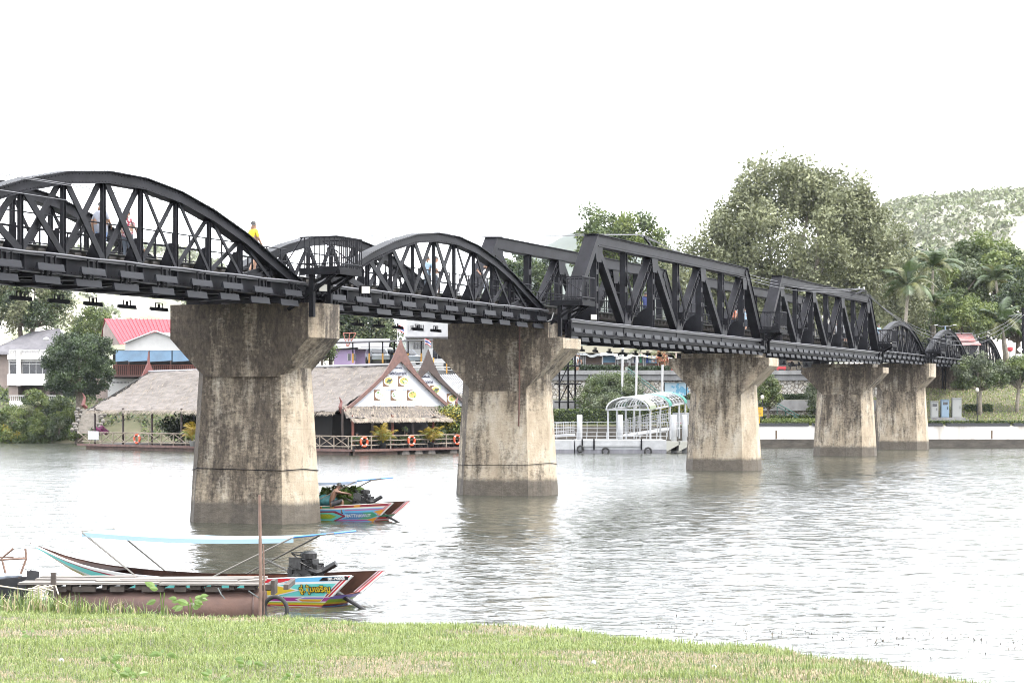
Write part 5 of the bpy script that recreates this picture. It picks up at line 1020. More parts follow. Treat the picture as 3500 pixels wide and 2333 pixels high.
# billboard
o = thing('billboard', 'pale blue billboard with a blue splash, on black frame', 'billboard', P(2310, 1360, 192.5)); b = o.location; a, c_ = P(2272, 1306, 192.5) - b, P(2345, 1352, 192.5) - b
m = MB(); m.b2(a.x, c_.x, -.02, .04, c_.z, a.z); part('panel', m, mat('billboard_blue', (.30, .44, .52), .5, 1, .9, col2=(.40, .50, .56)), o)
m = MB(); rs = random.Random(4)
for i in range(70): x = c_.x * .42 + rs.gauss(0, .28); z = (a.z + c_.z) / 2 - .1 + rs.gauss(0, .20); s = rs.uniform(.04, .13); m.face([(x + s * math.cos(k * 1.05), -.024 - i * .0001, z + s * math.sin(k * 1.05)) for k in range(6)][::-1])
r_ = part('splash_print', m, mat('splash_blue', (.09, .30, .45), .5), o); r_['kind'] = 'stuff'
m = MB(); m.b2(a.x - .4, c_.x + .5, -.3, .0, a.z + .06, a.z + .12); m.b2(a.x - .06, a.x - .002, -.04, .06, c_.z, a.z); m.b2(c_.x + .002, c_.x + .06, -.04, .06, c_.z, a.z); part('frame', m, steel_d, o)
for x in (a.x, c_.x): m = MB(); m.tube([(x, .1, a.z), (x, .1, c_.z - 1.3)], .05, 6); part('post', m, steel_d, o)
# mooring poles standing between jetty and market
for x, yt, yb, Y, lab in ((2124, 1182, 1310, 189, 'tall grey pole left of the other two by the market'), (2172, 1212, 1360, 187.5, 'tall grey pole in the middle by the market'), (2260, 1246, 1352, 189, 'tall grey pole just left of the blue billboard')):
    p = P(x, 1440, Y); m = MB(); m.tube([(0, 0, 0), (.12, 0, zat(yt, Y) - p.z)], .10, 8); single('pole', m, mat('pole_grey', (.5, .5, .5), .5), lab, 'pole', 'grey poles by the market').location = p
# scaffold by the second pier
o = thing('steel_scaffold', 'dark steel stair scaffold beside the second pier', 'scaffold', P(1940, 1400, 190)); b = o.location
for x in (1912, 1942, 1966): m = MB(); p = P(x, 1440, 190) - b; m.tube([p, P(x, 1195, 190) - b], .09, 6); part('post', m, steel_d, o)
for y in (1250, 1312, 1374): m = MB(); m.beam(P(1895, y, 190) - b, P(1985, y, 190) - b, 1.6, .1); part('platform', m, steel_d, o)
for a, c_ in (((1912, 1374), (1942, 1312)), ((1966, 1374), (1942, 1330)), ((1912, 1312), (1942, 1250))): m = MB(); m.tube([P(*a, 190) - b, P(*c_, 190) - b], .05, 5); part('brace', m, steel_d, o)
# market stalls
cols = lambda n, c: mat('cloth_' + n, c, .8, .15, 3)
def stall(x0, x1, yt, yb, Y, c, label, roof=None, goods=None, seed=0):
    o = thing('market_stall', label, 'stall', P((x0 + x1) / 2, yb, Y), 0, 'market stalls on the upper terrace'); b = o.location; a, c_ = P(x0, yt, Y) - b, P(x1, yb, Y) - b
    m = MB(); m.b2(a.x, c_.x, 1.2, 1.25, c_.z, a.z); part('back_cloth', m, cols(*c), o)
    for x in (a.x, c_.x): m = MB(); m.tube([(x, 0, c_.z), (x, 0, a.z)], .04, 5); part('post', m, mat('pole_grey', (.5, .5, .5)), o)
    m = MB(); rs = random.Random(seed); n = 6; pts = [(a.x - .2 + (c_.x - a.x + .4) * i / n, a.z + .05 + rs.uniform(-.08, .12)) for i in range(n + 1)]
    for i in range(n): m.extrude([(pts[i][0], -.4, pts[i][1] - .25), (pts[i + 1][0], -.4, pts[i + 1][1] - .25), (pts[i + 1][0], 1.3, pts[i + 1][1]), (pts[i][0], 1.3, pts[i][1])], (0, 0, .03))
    part('awning', m, roof or cols('sheet_white', (.5, .51, .54)), o)
    m = MB(); m.b2(a.x, c_.x, 0, .9, c_.z, c_.z + .35); part('counter', m, dbrown, o)
    if goods:
        k = a.x + .1; i = 0
        while k < c_.x - .1:
            m = MB(); h = rs.uniform(.45, .75); m.extrude([(k, .1, c_.z + .4), (k + .2, .1, c_.z + .4), (k + .17, .12, c_.z + .4 + h), (k + .03, .12, c_.z + .4 + h)], (0, .05, 0)); part('garment', m, cols(*goods[i % len(goods)]), o); k += .24; i += 1
    return o
W_ = ('white', (.75, .75, .76)); Bl = ('blue', (.05, .12, .45)); LB = ('light_blue', (.25, .45, .65)); Gn = ('green', (.08, .35, .2)); Nv = ('navy', (.02, .03, .10)); Rd = ('red', (.5, .05, .05)); Bg = ('brown', (.22, .15, .11))
stall(1960, 1995, 1208, 1250, 199, ('grey', (.3, .31, .3)), 'dim grey stall beside the scaffold', cols('dark', (.12, .13, .13)), None, 1)
stall(2000, 2058, 1212, 1252, 198.5, Bg, 'brown tarpaulin stall left of the blue one', cols('dark', (.12, .13, .13)), None, 2)
stall(2060, 2105, 1208, 1252, 198, LB, 'light blue stall draped with a white sheet', None, None, 3)
stall(2112, 2150, 1218, 1253, 198, W_, 'white poster stall between the poles', None, [('print', (.3, .32, .3)), W_], 4)
stall(2155, 2200, 1214, 1254, 198.5, W_, 'clothes stall with white and dark shirts hanging', cols('beige', (.5, .46, .36)), [W_, Nv, W_, Gn, ('grey', (.3, .31, .3))], 5)
stall(2205, 2250, 1216, 1254, 198.5, LB, 'clothes stall with blue and light shirts hanging', cols('beige', (.5, .46, .36)), [Bl, LB, W_, LB, Nv, Bl], 6)
o = thing('awning_building', 'long cream shop canopy above the market stalls', 'building', P(2000, 1250, 206)); b = o.location; m = MB(); m.b2(xat(1900, 206) - b.x, xat(2420, 206) - b.x, 0, 6, zat(1205, 206) - b.z, zat(1180, 206) - b.z); part('fascia', m, mat('cream_board', (.42, .39, .30), .7), o)
for x in (1920, 2050, 2180, 2310, 2410): m = MB(); p = P(x, 1260, 206) - b; m.tube([p, P(x, 1205, 206) - b], .1, 6); part('post', m, wallp, o)
m = MB(); m.b2(xat(1900, 206) - b.x, xat(2420, 206) - b.x, 5.5, 5.8, 0, zat(1205, 206) - b.z); part('back_wall', m, dark_int, o)
rng = np.random.default_rng(5); o = thing('red_bundle', 'hanging bundle of dry reddish palm leaves over the stalls', 'leaf bundle', P(2262, 1228, 197)); c_ = rng.normal(0, 1, (420, 3)) * np.array([.28, .2, .42])
link('leaves', leaf_mesh('leaves', c_, .3, [mat('dry_red', (.38, .10, .05), .8), mat('dry_brown', (.3, .2, .1), .8)], rng, mi=rng.integers(0, 2, 420), aspect=.25, droop=1.5), o); m = MB(); m.tube([(0, 0, -1.2), (0, 0, .5)], .04, 5); part('stem', m, bark, o)
# red benches and a bin on the terrace
redp = mat('red_paint', (.5, .03, .04), .5)
for x, y, Y, lab in ((2670, 1266, 197.2, 'red bench box on the terrace above the stone wall'), (2285, 1270, 197, 'red counter beside the third pier head')):
    o = thing('red_bench', lab, 'bench', P(x, y, Y)); m = MB(); m.b2(-.42, .42, -.25, .25, .14, .40); part('seat', m, redp, o)
    for dx in (-.3, .3): m = MB(); m.b2(dx - .04, dx + .04, -.2, .2, 0, .137); part('leg', m, redp, o)
    m = MB(); m.b2(-.44, .44, -.27, .27, .403, .45); part('top', m, green_p, o)
o = thing('motorcycle', 'dark motorcycle parked on the terrace above the stone wall', 'motorcycle', P(2712, 1266, 197.3))
for dx in (-.5, .5): m = MB(); m.torus((dx, 0, .3), .26, .05, 18, 6, (0, 1, 0)); part('wheel', m, mat('tyre', (.02, .02, .02)), o)
m = MB(); m.beam((-.45, 0, .45), (.35, 0, .5), .2, .22); m.beam((.4, 0, .85), (.5, 0, .3), .07, .07); part('body', m, steel_d, o); m = MB(); m.b2(-.5, .05, -.12, .12, .62, .7); part('seat', m, steel_d, o); m = MB(); m.tube([(.36, -.32, .92), (.36, .32, .92)], .025, 5); part('handlebar', m, steel, o)
# yellow sign, lamp posts, cabinets
o = thing('yellow_sign', 'yellow notice board on a post at the third pier foot', 'sign', P(2594, 1452, 184.9)); m = MB(); m.b2(-.32, .34, -.03, .02, .75, 1.5); part('board', m, mat('sign_yellow', (.72, .42, .02), .5), o); m = MB(); m.tube([(.05, .05, 0), (.05, .05, 1.4)], .035, 6); part('post', m, mat('sign_yellow', (.72, .42, .02)), o)
m = MB(); [m.b2(-.22, .22 - .05 * (i % 3), -.036, -.031, 1.32 - i * .1, 1.34 - i * .1) for i in range(5)]; r_ = part('print_lines', m, mat('sign_ink', (.05, .05, .10)), o); r_['kind'] = 'stuff'
def lamp_post(p, h, label):
    o = thing('lamp_post', label, 'lamp post', p, 0, 'black lamp posts on the quay'); m = MB(); m.lathe([(.12, 0), (.12, .2), (.05, .3), (.045, h)], 8); part('post', m, steel_d, o, True); m = MB(); m.lathe([(.06, h), (.15, h + .12), (.15, h + .34), (.06, h + .4)], 8); part('lantern', m, mat('lamp_glass', (.75, .72, .62)), o, True)
lamp_post(P(3340, 1450, 186.8), 2.7, 'black lamp post on the lawn edge beside the young tree'); lamp_post(P(2606, 1450, 187.5), 2.1, 'short black lamp post beside the yellow sign')
cabg = mat('cabinet_grey', (.36, .37, .36), .45); cabb = mat('cabinet_blue', (.23, .33, .43), .45)
pl = thing('cabinet_plinth', 'stepped concrete plinth carrying three electrical cabinets', 'plinth', P(3235, 1437, 188.5)); m = MB(); m.b2(-1.45, 1.55, -.4, 1.2, -.3, .28); part('upper_step', m, greycon, pl); m = MB(); m.b2(-1.6, 1.75, -.8, -.403, -.3, .1); part('lower_step', m, greycon, pl)
for x, wd_, yt, mt, lab in ((3195, .62, 1372, cabg, 'grey meter cabinet, leftmost on the plinth'), (3231, .66, 1366, cabb, 'light blue meter cabinet in the middle of the plinth'), (3271, .78, 1361, cabg, 'tall grey cabinet, rightmost on the plinth')):
    p = P(x, 1430, 188.6); p.z = pl.location.z + .283; h = zat(yt, 188.6) - p.z; o = thing('electrical_cabinet', lab, 'cabinet', p, 0, 'cabinets on the plinth'); m = MB(); m.b2(-wd_ / 2, wd_ / 2, 0, .5, 0, h); part('body', m, mt, o); m = MB(); m.b2(-wd_ / 2 + .05, wd_ / 2 - .05, -.02, -.002, .06, h - .08); d_ = part('door', m, mt, o)
    m = MB(); m.b2(wd_ / 2 - .16, wd_ / 2 - .12, -.045, -.021, h * .45, h * .6); part('handle', m, steel_d, d_); m = MB(); m.b2(-wd_ / 2 - .04, wd_ / 2 + .04, -.06, .54, h + .002, h + .05); part('top', m, mt, o)
    if wd_ < .7: m = MB(); m.b2(-.2, .2, -.026, -.0205, h - .42, h - .18); part('meter_window', m, dkglass, d_)
# temple roof and signs beyond
o = thing('temple_hall', 'small hall with red tiled tiered roof and white horned gables', 'temple', tb(3330, 205)); b = o.location; q = lambda x, y, Y=205: P(x, y, Y) - b
rt = mat('red_tile', (.58, .27, .26), .6, .3, 6); m = MB(); m.b2(q(3275, 1).x, q(3348, 1).x, .2, 4, 0, zat(1165, 205) - b.z); part('wall', m, wallw, o)
for (xa, xb, yb, yt, dy, lab) in ((3262, 3334, 1166, 1140, 0, 'upper'), (3272, 3345, 1181, 1170, -1.2, 'lower')):
    a, c_ = q(xa, yb), q(xb, yt); n = 9; rows = 5
    for r_i in range(rows):
        f0, f1 = r_i / rows, (r_i + 1) / rows; z0_, z1_ = a.z + (c_.z - a.z) * f0, a.z + (c_.z - a.z) * f1; y0_, y1_ = dy + 1.6 * f0, dy + 1.6 * f1; m = MB()
        for i in range(16): x = a.x + (c_.x - a.x) * i / 16; m.extrude([(x, y0_ - .05, z0_ - .01), (x + (c_.x - a.x) / 17.5, y0_ - .05, z0_ - .01), (x + (c_.x - a.x) / 17.5, y1_, z1_ + .02), (x, y1_, z1_ + .02)], (0, -.03, .06))
        t_ = part('tile_row', m, rt, o); t_['kind'] = 'stuff'
m = MB(); m.b2(q(3260, 1).x, q(3342, 1).x, 1.5, 1.75, zat(1140, 205) - b.z, zat(1135, 205) - b.z); part('ridge', m, white, o)
for xa in (3258, 3342): c0 = q(xa, 1170); m = MB(); m.extrude([(c0.x - .35, 1.5, c0.z), (c0.x + .3, 1.5, c0.z), (c0.x + .12, 1.5, zat(1138, 205) - b.z), (c0.x + .06, 1.5, zat(1121, 205) - b.z), (c0.x - .06, 1.5, zat(1121, 205) - b.z), (c0.x - .12, 1.5, zat(1138, 205) - b.z)], (0, .25, 0)); part('horned_gable', m, white, o)
p = P(3497, 1230, 199); o = thing('utility_pole', 'dark utility pole carrying the wires at the frame edge', 'utility pole', p); m = MB(); m.tube([(0, 0, -2), (0, 0, zat(1052, 199) - p.z)], .13, 8); part('pole', m, steel_d, o); m = MB(); m.beam((-1.3, 0, zat(1080, 199) - p.z), (.4, 0, zat(1070, 199) - p.z), .08, .08); part('arm', m, cable, o)
m = MB(); m.lathe([(.07, 0), (.09, .06), (.04, .16)], 8, (-.45, 0, zat(1068, 199) - p.z)); part('insulator', m, white, o)
p = P(3453, 1215, 198); o = thing('red_drum_sign', 'red drum shaped crossing light on a white post', 'signal', p); m = MB(); m.tube([(0, 0, -1), (0, 0, .4)], .1, 8); part('post', m, white, o); m = MB(); m.lathe([(.18, .4), (.24, .5), (.24, .75), (.18, .8)], 12); part('drum', m, redp, o)
p = P(3486, 1230, 198); o = thing('diamond_sign', 'white diamond sign above a white board at the frame edge', 'sign', p); m = MB(); s = .28; m.extrude([(-s, 0, .95), (0, 0, .95 - s), (s, 0, .95), (0, 0, .95 + s)], (0, .03, 0)); part('diamond', m, white, o); m = MB(); m.b2(-.35, .45, 0, .03, .12, .55); part('board', m, white, o); m = MB(); m.tube([(0, .06, -1), (0, .06, 1.1)], .04, 6); part('post', m, steel_d, o)
p = P(3231, 1200, 201); o = thing('street_light', 'double armed street light rising behind the middle far arch', 'street light', p); m = MB(); m.tube([(0, 0, -2), (0, 0, 2.3)], .07, 6); part('pole', m, cabb, o)
for k in (-1, 1): m = MB(); m.tube([(0, 0, 2.3), (k * .35, 0, 2.25), (k * .85, 0, 2.4)], .04, 5); a_ = part('arm', m, cable, o); m = MB(); m.b2(k * .85 - .15, k * .85 + .15, -.05, .05, 2.36, 2.43); part('lamp_head', m, white, a_)

# ------------------------------------------------------------------ white jetty
jw = mat('jetty_white', (.44, .45, .46), .5, .12, 2); jg = mat('jetty_grey', (.20, .20, .225), .7, .25, 2, stretch=(1, 1, .3)); jgreen = mat('jetty_green', (.05, .27, .21), .5); jolive = mat('jetty_olive', (.28, .33, .23), .5)
j = thing('jetty_pontoon', 'white floating jetty pontoon with grey waterline', 'jetty', P(2100, 1548, 165.5)); b = j.location; q = lambda x, y, Y=165.5: P(x, y, Y) - b
for a, c_ in ((1830, 1962), (1966, 2278)):
    A_, B_ = q(a, 1504), q(c_, 1535); m = MB(); m.b2(A_.x, B_.x, 0, 5, B_.z, A_.z); part('hull', m, jw, j); m = MB(); m.b2(A_.x, B_.x, -.02, 4.9, -.4, B_.z - .003); part('waterline', m, jg, j)
m = MB(); A_, B_ = q(1992, 1520), q(2194, 1528); m.b2(A_.x, B_.x, -.10, -.003, B_.z + .08, A_.z + .05); part('fender_beam', m, jw, j)
for x in (1990, 2030, 2192): m = MB(); c0 = q(x, 1535); m.b2(c0.x - .06, c0.x + .06, -.16, -.105, c0.z - .05, c0.z + .78); part('fender_strap', m, steel_d, j)
for x0_ in (2278, 2320):
    A_ = q(x0_, 1504); m = MB(); m.extrude([(A_.x, 0, A_.z - .1), (A_.x + 1.0, 0, A_.z - .1), (A_.x + 1.0, 0, A_.z - .3), (A_.x + .05, 0, .15), (A_.x, 0, .15)], (0, 2, 0)); part('ramp_bracket', m, mat('jetty_cream', (.42, .42, .37), .5), j)
def jrail(a, c_, Y, h, label, nb=0, zb_=None, hts=(1, .55, .25)):
    o = thing('jetty_railing', label, 'railing', P(*a, Y), 0, 'white railings on the jetty'); B_ = P(*c_, Y) - o.location
    for f in hts: m = MB(); m.tube([(0, 0, h * f), (B_.x, B_.y, B_.z + h * f)], .02, 6); part('rail', m, jw, o)
    n = max(2, int(abs(B_.x) / .75)); m = MB(); m.b2(-.022, .022, -.022, .022, 0, h); me = m.mesh('rail_post', jw)
    for i in range(n + 1): link('rail_post', me, o, (B_.x * i / n, B_.y * i / n, B_.z * i / n))
    if nb:
        m = MB(); m.b2(-.015, .015, -.015, .015, 0, h); me = m.mesh('bar', jw)
        for i in range(nb): f = (i + .5) / nb; link('bar', me, o, (B_.x * f, B_.y * f, B_.z * f))
    return o
jrail((1835, 1502), (2278, 1502), 166, .55, 'low white front railing of the jetty pontoon', hts=(1, .5)); jrail((1835, 1492), (2350, 1492), 172, 1.15, 'longer white rear railing of the jetty', hts=(1, .6))
jrail((1890, 1485), (1962, 1478), 169, .85, 'white gangway railing at the left end of the jetty', 9); jrail((2130, 1478), (2290, 1450), 171, .9, 'sloping white gangway railing under the canopy, front one', 22); jrail((2140, 1470), (2290, 1436), 175, .9, 'sloping white gangway railing under the canopy, rear one', 16)
g_ = thing('gangway', 'white sloping gangway deck under the canopy', 'gangway', P(2130, 1490, 172)); m = MB(); m.beam((0, 0, 0), P(2300, 1462, 178) - g_.location, 1.4, .10); part('deck', m, jw, g_); 
g_ = thing('gangway', 'white gangway deck at the left end of the jetty', 'gangway', P(1890, 1490, 170)); m = MB(); m.beam((-.8, 0, -.05), (1.7, 0, .12), 1.6, .18); part('deck', m, jw, g_)
for x, yt, r, lab in ((1981, 1418, .21, 'thick white mooring post near the left end of the jetty'), (2120, 1418, .20, 'rusty topped white mooring post under the canopy'), (2303, 1418, .22, 'white mooring post at the right, second from the pier'), (2340, 1418, .19, 'white mooring post nearest the third pier')):
    Y = 167; p = P(x, 1505, Y); m = MB(); m.lathe([(r, -1.2), (r, zat(yt, Y) - p.z), (r * .8, zat(yt, Y) - p.z + .04)], 14); single('mooring_post', m, jw, lab, 'post', 'white mooring posts', True).location = p
for x, yc, r, lab in ((1984, 1533, .22, 'tyre fender hanging flat on the jetty side, leftmost'), (2070, 1541, .24, 'tyre fender half under water in the middle of the jetty'), (2215, 1541, .25, 'tyre fender half under water right of the middle')):
    m = MB(); m.torus((0, 0, 0), r, .07, 18, 8, (0, 1, 0)); single('tyre_fender', m, mat('tyre', (.02, .02, .02)), lab, 'tyre', 'tyre fenders on the jetty', True).location = P(x, yc, 165.3)
# canopy
cn = thing('jetty_canopy', 'barrel vaulted white canopy with green bands over the gangway', 'canopy', P(2200, 1480, 172)); b = cn.location
L0, L1, R0_, R1_ = P(2072, 1400, 168.5) - b, P(2216, 1400, 168.5) - b, P(2190, 1384, 181) - b, P(2346, 1376, 181) - b; ar = .95
def arch(f, g, rr=1.0): a = L0.lerp(R0_, f); c_ = L1.lerp(R1_, f); t = math.pi * g; mid = (a + c_) / 2; hw = (c_ - a) / 2; return mid - hw * math.cos(t) * rr + Vector((0, 0, ar * math.sin(t) * rr))
for i in range(13): f = i / 12; m = MB(); m.tube([arch(f, k / 12) for k in range(13)], .045 if i % 4 else .065, 5); part('rib', m, jw, cn)
for k in (0, 2, 4, 6, 8, 10, 12): m = MB(); m.tube([arch(f / 8, k / 12) for f in range(9)], .035, 5); part('purlin', m, jw, cn)
for f0, f1, mt in ((.02, .17, jolive), (.50, .58, jgreen), (.92, .99, jgreen)):
    m = MB()
    for k in range(12): m.face([arch(f0, k / 12, 1.06), arch(f1, k / 12, 1.06), arch(f1, (k + 1) / 12, 1.06), arch(f0, (k + 1) / 12, 1.06)])
    part('roof_band', m, mt, cn)
for f0 in (.22, .64):
    for k0 in (3, 7):
        m = MB(); m.face([arch(f0, k0 / 12, 1.03), arch(f0 + .07, k0 / 12, 1.03), arch(f0 + .07, (k0 + 2) / 12, 1.03), arch(f0, (k0 + 2) / 12, 1.03)]); part('roof_sheet', m, jw, cn)
for f in (.05, .3, .55, .8, .97):
    for g in (0, 1): p = arch(f, g); m = MB(); zb_ = zat(1490, 172) - b.z; m.tube([p, (p.x, p.y, zb_ - .3)], .085, 6); part('post', m, jw, cn)
for g in (0, 1): m = MB(); m.beam(arch(0, g), arch(1, g), .1, .14); part('beam', m, jw, cn)
for f in (0.03, .97): m = MB(); m.beam(arch(f, 0), arch(f, 1), .08, .12); part('tie_beam', m, jw, cn)
o = thing('banner_board', 'white notice banner with red and grey print behind the jetty', 'banner', P(2330, 1455, 181)); m = MB(); m.b2(-.75, 1.6, 0, .05, .1, 1.1); part('panel', m, jw, o); m = MB()
for i in range(6): m.b2(-.6 + i * .3, -.38 + i * .3, -.01, -.002, .22, .28)
r_ = part('red_print', m, redp, o); r_['kind'] = 'stuff'
for dx in (-.7, 1.5): m = MB(); m.tube([(dx, .08, -1.6), (dx, .08, 1.1)], .05, 6); part('post', m, jw, o)
# ------------------------------------------------------------------ longtail boats
def pm(n, c, r=.3): return mat('paint_' + n, c, r)
PC = dict(white=pm('white', (.80, .80, .78)), blue=pm('blue', (.16, .50, .80)), teal=pm('teal', (.16, .62, .58)), yellow=pm('yellow', (.75, .52, .03)), lime=pm('lime', (.32, .52, .05)), red=pm('red', (.58, .03, .04)), purple=pm('purple', (.40, .05, .28)), orange=pm('orange', (.70, .30, .03)), violet=pm('violet', (.26, .20, .60)), dblue=pm('deep_blue', (.08, .22, .46)), black=pm('black', (.01, .01, .012)), green=pm('green', (.06, .30, .16)), maroon=pm('maroon', (.28, .02, .05)), pink=pm('pink', (.55, .16, .34)), navy=pm('navy', (.04, .08, .30)))
PK = list(PC); PMS = [PC[k] for k in PK]
inside = mat('boat_inside', (.05, .022, .014), .7, .4, 3, spec=.1); inside_r = mat('boat_inside_red', (.16, .045, .02), .6, .4, 3, spec=.15); engm = mat('engine_black', (.012, .0115, .0115), .5, .5, 14); engg = mat('engine_grey', (.07, .07, .068), .4, .4, 14, metal=.4); pole_m = mat('boat_pole', (.24, .22, .19), .5)
VR = [0, .10, .13, .17, .22, .25, .28, .40, .43, .80, .87, 1.0]
def hull_pt(x, v, side, k=0.):                           # point on the planking; v from keel line to gunwale
    zg = np.interp(x, [-.6, 0, 1.5, 3.2, 4.6, 5.6, 6.4, 7.3], [.70, .62, .47, .42, .46, .55, .70, .97]); zk = np.interp(x, [-.6, 0, 2, 4.2, 5.2, 6.2, 7.3], [-.06, -.10, -.12, -.08, .12, .46, .96])
    bg = np.interp(x, [-.6, 0, 1, 3, 4.6, 5.6, 6.5, 7.3], [.66, .66, .68, .66, .50, .30, .12, .008]); bw = np.interp(x, [-.6, 0, 1, 3, 4.2, 5.2, 6.3, 7.3], [.46, .48, .50, .46, .30, .14, .05, .006])
    xx = x - (.85 * v * max(0, 1 - x / 1.6) if x < 1.6 else 0)
    return Vector((xx, side * (bw + (bg - bw) * v + .03 * math.sin(math.pi * v) + k), zk + (zg - zk) * v))
def longtail(label, loc, rz, rows, bowrows, decals, transom, texts, group):
    o = thing('longtail_boat', label, 'boat', loc, rz, group)
    xs_ = [0, .35, .7, 1.05, 1.4, 1.8, 2.3, 2.8, 3.4, 4.0, 4.5, 5.0, 5.4, 5.8, 6.2, 6.5, 6.8, 7.05, 7.3]
    m = MB()
    for side in (1, -1):
        for a, c_ in zip(xs_[:-1], xs_[1:]):
            for i in range(len(VR) - 1):
                r = bowrows if a >= 3.9 else rows; q = [hull_pt(a, VR[i], side), hull_pt(c_, VR[i], side), hull_pt(c_, VR[i + 1], side), hull_pt(a, VR[i + 1], side)]
                m.face(q if side < 0 else q[::-1], PK.index(r[i]))
    for a, c_ in zip(xs_[:-1], xs_[1:]): m.face([hull_pt(a, 0, 1), hull_pt(c_, 0, 1), hull_pt(c_, 0, -1), hull_pt(a, 0, -1)], PK.index('dblue'))
    part('hull', m, PMS, o)
    m = MB()                                             # inner planking and floor
    for side in (1, -1):
        for a, c_ in zip(xs_[:12], xs_[1:13]): q = [hull_pt(a, .3, side, -.03), hull_pt(c_, .3, side, -.03), hull_pt(c_, 1, side, -.03), hull_pt(a, 1, side, -.03)]; m.face(q if side > 0 else q[::-1], 1 if 1.2 < a < 2.6 else 0)
    for a, c_ in zip(xs_[:12], xs_[1:13]): m.face([hull_pt(a, .3, 1, -.03), hull_pt(c_, .3, 1, -.03), hull_pt(c_, .3, -1, -.03), hull_pt(a, .3, -1, -.03)])
    part('lining', m, [inside, inside_r], o)
    for side in (1, -1):
        m = MB(); m.tube([hull_pt(x, 1.01, side, -.012) for x in xs_], .013, 5); part('gunwale', m, PC['white'] if side > 0 else inside, o)
    m = MB()                                             # foredeck
    for a, c_ in zip(xs_[11:-1], xs_[12:]): m.face([hull_pt(a, .98, 1, -.01), hull_pt(c_, .98, 1, -.01), hull_pt(c_, .98, -1, -.01), hull_pt(a, .98, -1, -.01)])
    part('foredeck', m, inside, o)
    m = MB()                                             # low painted transom between the raked plank ends
    def T(f, v): a, c_ = hull_pt(0, v, 1), hull_pt(0, v, -1); p = a.lerp(c_, f); p.x -= .16 * math.sin(math.pi * f); return p
    tv = [0, .1, .14, .19, .24, .34, .44]
    for i in range(6):
        for k in range(6): m.face([T(k / 6, tv[i]), T((k + 1) / 6, tv[i]), T((k + 1) / 6, tv[i + 1]), T(k / 6, tv[i + 1])], PK.index(transom[i]))
    part('transom', m, PMS, o)
    m = MB(); m.face([T(k / 6, .02) + Vector((.05, 0, 0)) for k in range(7)] + [T(k / 6, .44) + Vector((.05, 0, 0)) for k in range(6, -1, -1)]); part('transom_back', m, inside_r, o)
    for side in (1, -1):                                 # striped plank ends
        for i, (c_, w0, w1) in enumerate((('white', -.04, .012), ('red', .012, .06), ('white', .06, .085), ('maroon', .085, .13), ('white', .13, .15))):
            m = MB(); q = [hull_pt(0, v, side) + Vector((-.012 if False else w0, side * .008, 0)) for v in (.42, .7, 1.0)] + [hull_pt(0, v, side) + Vector((w1, side * .008, 0)) for v in (1.0, .7, .42)]
            m.extrude(q, (0, -side * .05, 0), 0); part('plank_end_stripe', m, PC[c_], o)
    m = MB()
    for col, pts, lift in decals:                        # painted arrows and lozenges on the planking (flat paint)
        q = [hull_pt(x, v, 1, .004 + lift * .0015) for x, v in pts]; m.face(q, PK.index(col))
    r_ = part('painted_figures', m, PMS, o); r_['kind'] = 'stuff'
    for s_, x, v, sz, col, off in texts:
        t = lettering(s_, sz, .001, off, PC[col], o)
        p = hull_pt(x, v, 1, .012 + (.002 if col != 'black' else 0)); up = (hull_pt(x, v + .1, 1) - hull_pt(x, v - .1, 1)); xd = (hull_pt(x - .3, v, 1) - hull_pt(x + .3, v, 1)).normalized(); up = (up - xd * up.dot(xd)).normalized(); n_ = xd.cross(up)
        t.matrix_local = Matrix.Translation(p) @ Matrix((xd, up, n_)).transposed().to_4x4()
    for x in (1.6, 3.1, 4.4): m = MB(); a, c_ = hull_pt(x, .7, 1, -.03), hull_pt(x, .7, -1, -.03); m.b2(x - .12, x + .12, c_.y, a.y, a.z - .03, a.z); part('thwart', m, inside_r, o)
    # engine on its swivel, exhaust, long shaft
    e = MB(); e.box((.55, .02, .60), (.46, .32, .30)); e.box((.50, .02, .80), (.36, .24, .12)); e.box((.28, .0, .63), (.12, .26, .26)); e.box((.80, .1, .58), (.10, .22, .24)); part('engine_block', e, engm, o)
    rs = random.Random(5); eng = o.children[-1]
    e = MB(); e.lathe([(.03, 0), (.15, .02), (.16, .12), (.1, .16), (.03, .17)], 12, (.42, .1, .86)); part('air_filter', e, engm, eng)
    e = MB(); e.tube([(.62, .22, .50), (.62, .30, .50)], .10, 12); e.tube([(.35, .2, .52), (.35, .27, .52)], .07, 10); part('pulley', e, engg, eng)
    e = MB(); e.tube([(.36, .18, .66), (.18, .2, .62), (.10, .12, .64), (-.18, .08, .80)], [.05, .055, .06, .06], 8); part('exhaust', e, engm, eng)
    e = MB(); e.box((.68, .2, .78), (.26, .05, .24), rz=.1); part('radiator', e, engg, eng)
    e = MB()
    for i in range(12): a = Vector((rs.uniform(.25, .85), rs.uniform(-.15, .22), rs.uniform(.5, .95))); e.tube([a, a + Vector((rs.uniform(-.15, .15), rs.uniform(0, .1), rs.uniform(-.05, .12))), a + Vector((rs.uniform(-.25, .25), rs.uniform(-.05, .1), rs.uniform(-.15, .05)))], .014, 5)
    r_ = part('hoses', e, engm, eng); r_['kind'] = 'stuff'
    e = MB(); e.tube([(.95, .05, .62), (1.35, .12, .80), (1.5, .14, .86)], .022, 6); part('tiller', e, pole_m, eng)
    m = MB(); m.box((.45, 0, .36), (.3, .12, .3)); part('engine_mount', m, engg, o)
    m = MB(); m.tube([(.3, 0, .40), (-.15, .1, .26), (-.9, .32, -.02), (-1.1, .38, -.1)], [.05, .06, .035, .03], 8); part('propeller_shaft', m, engm, o)
    return o
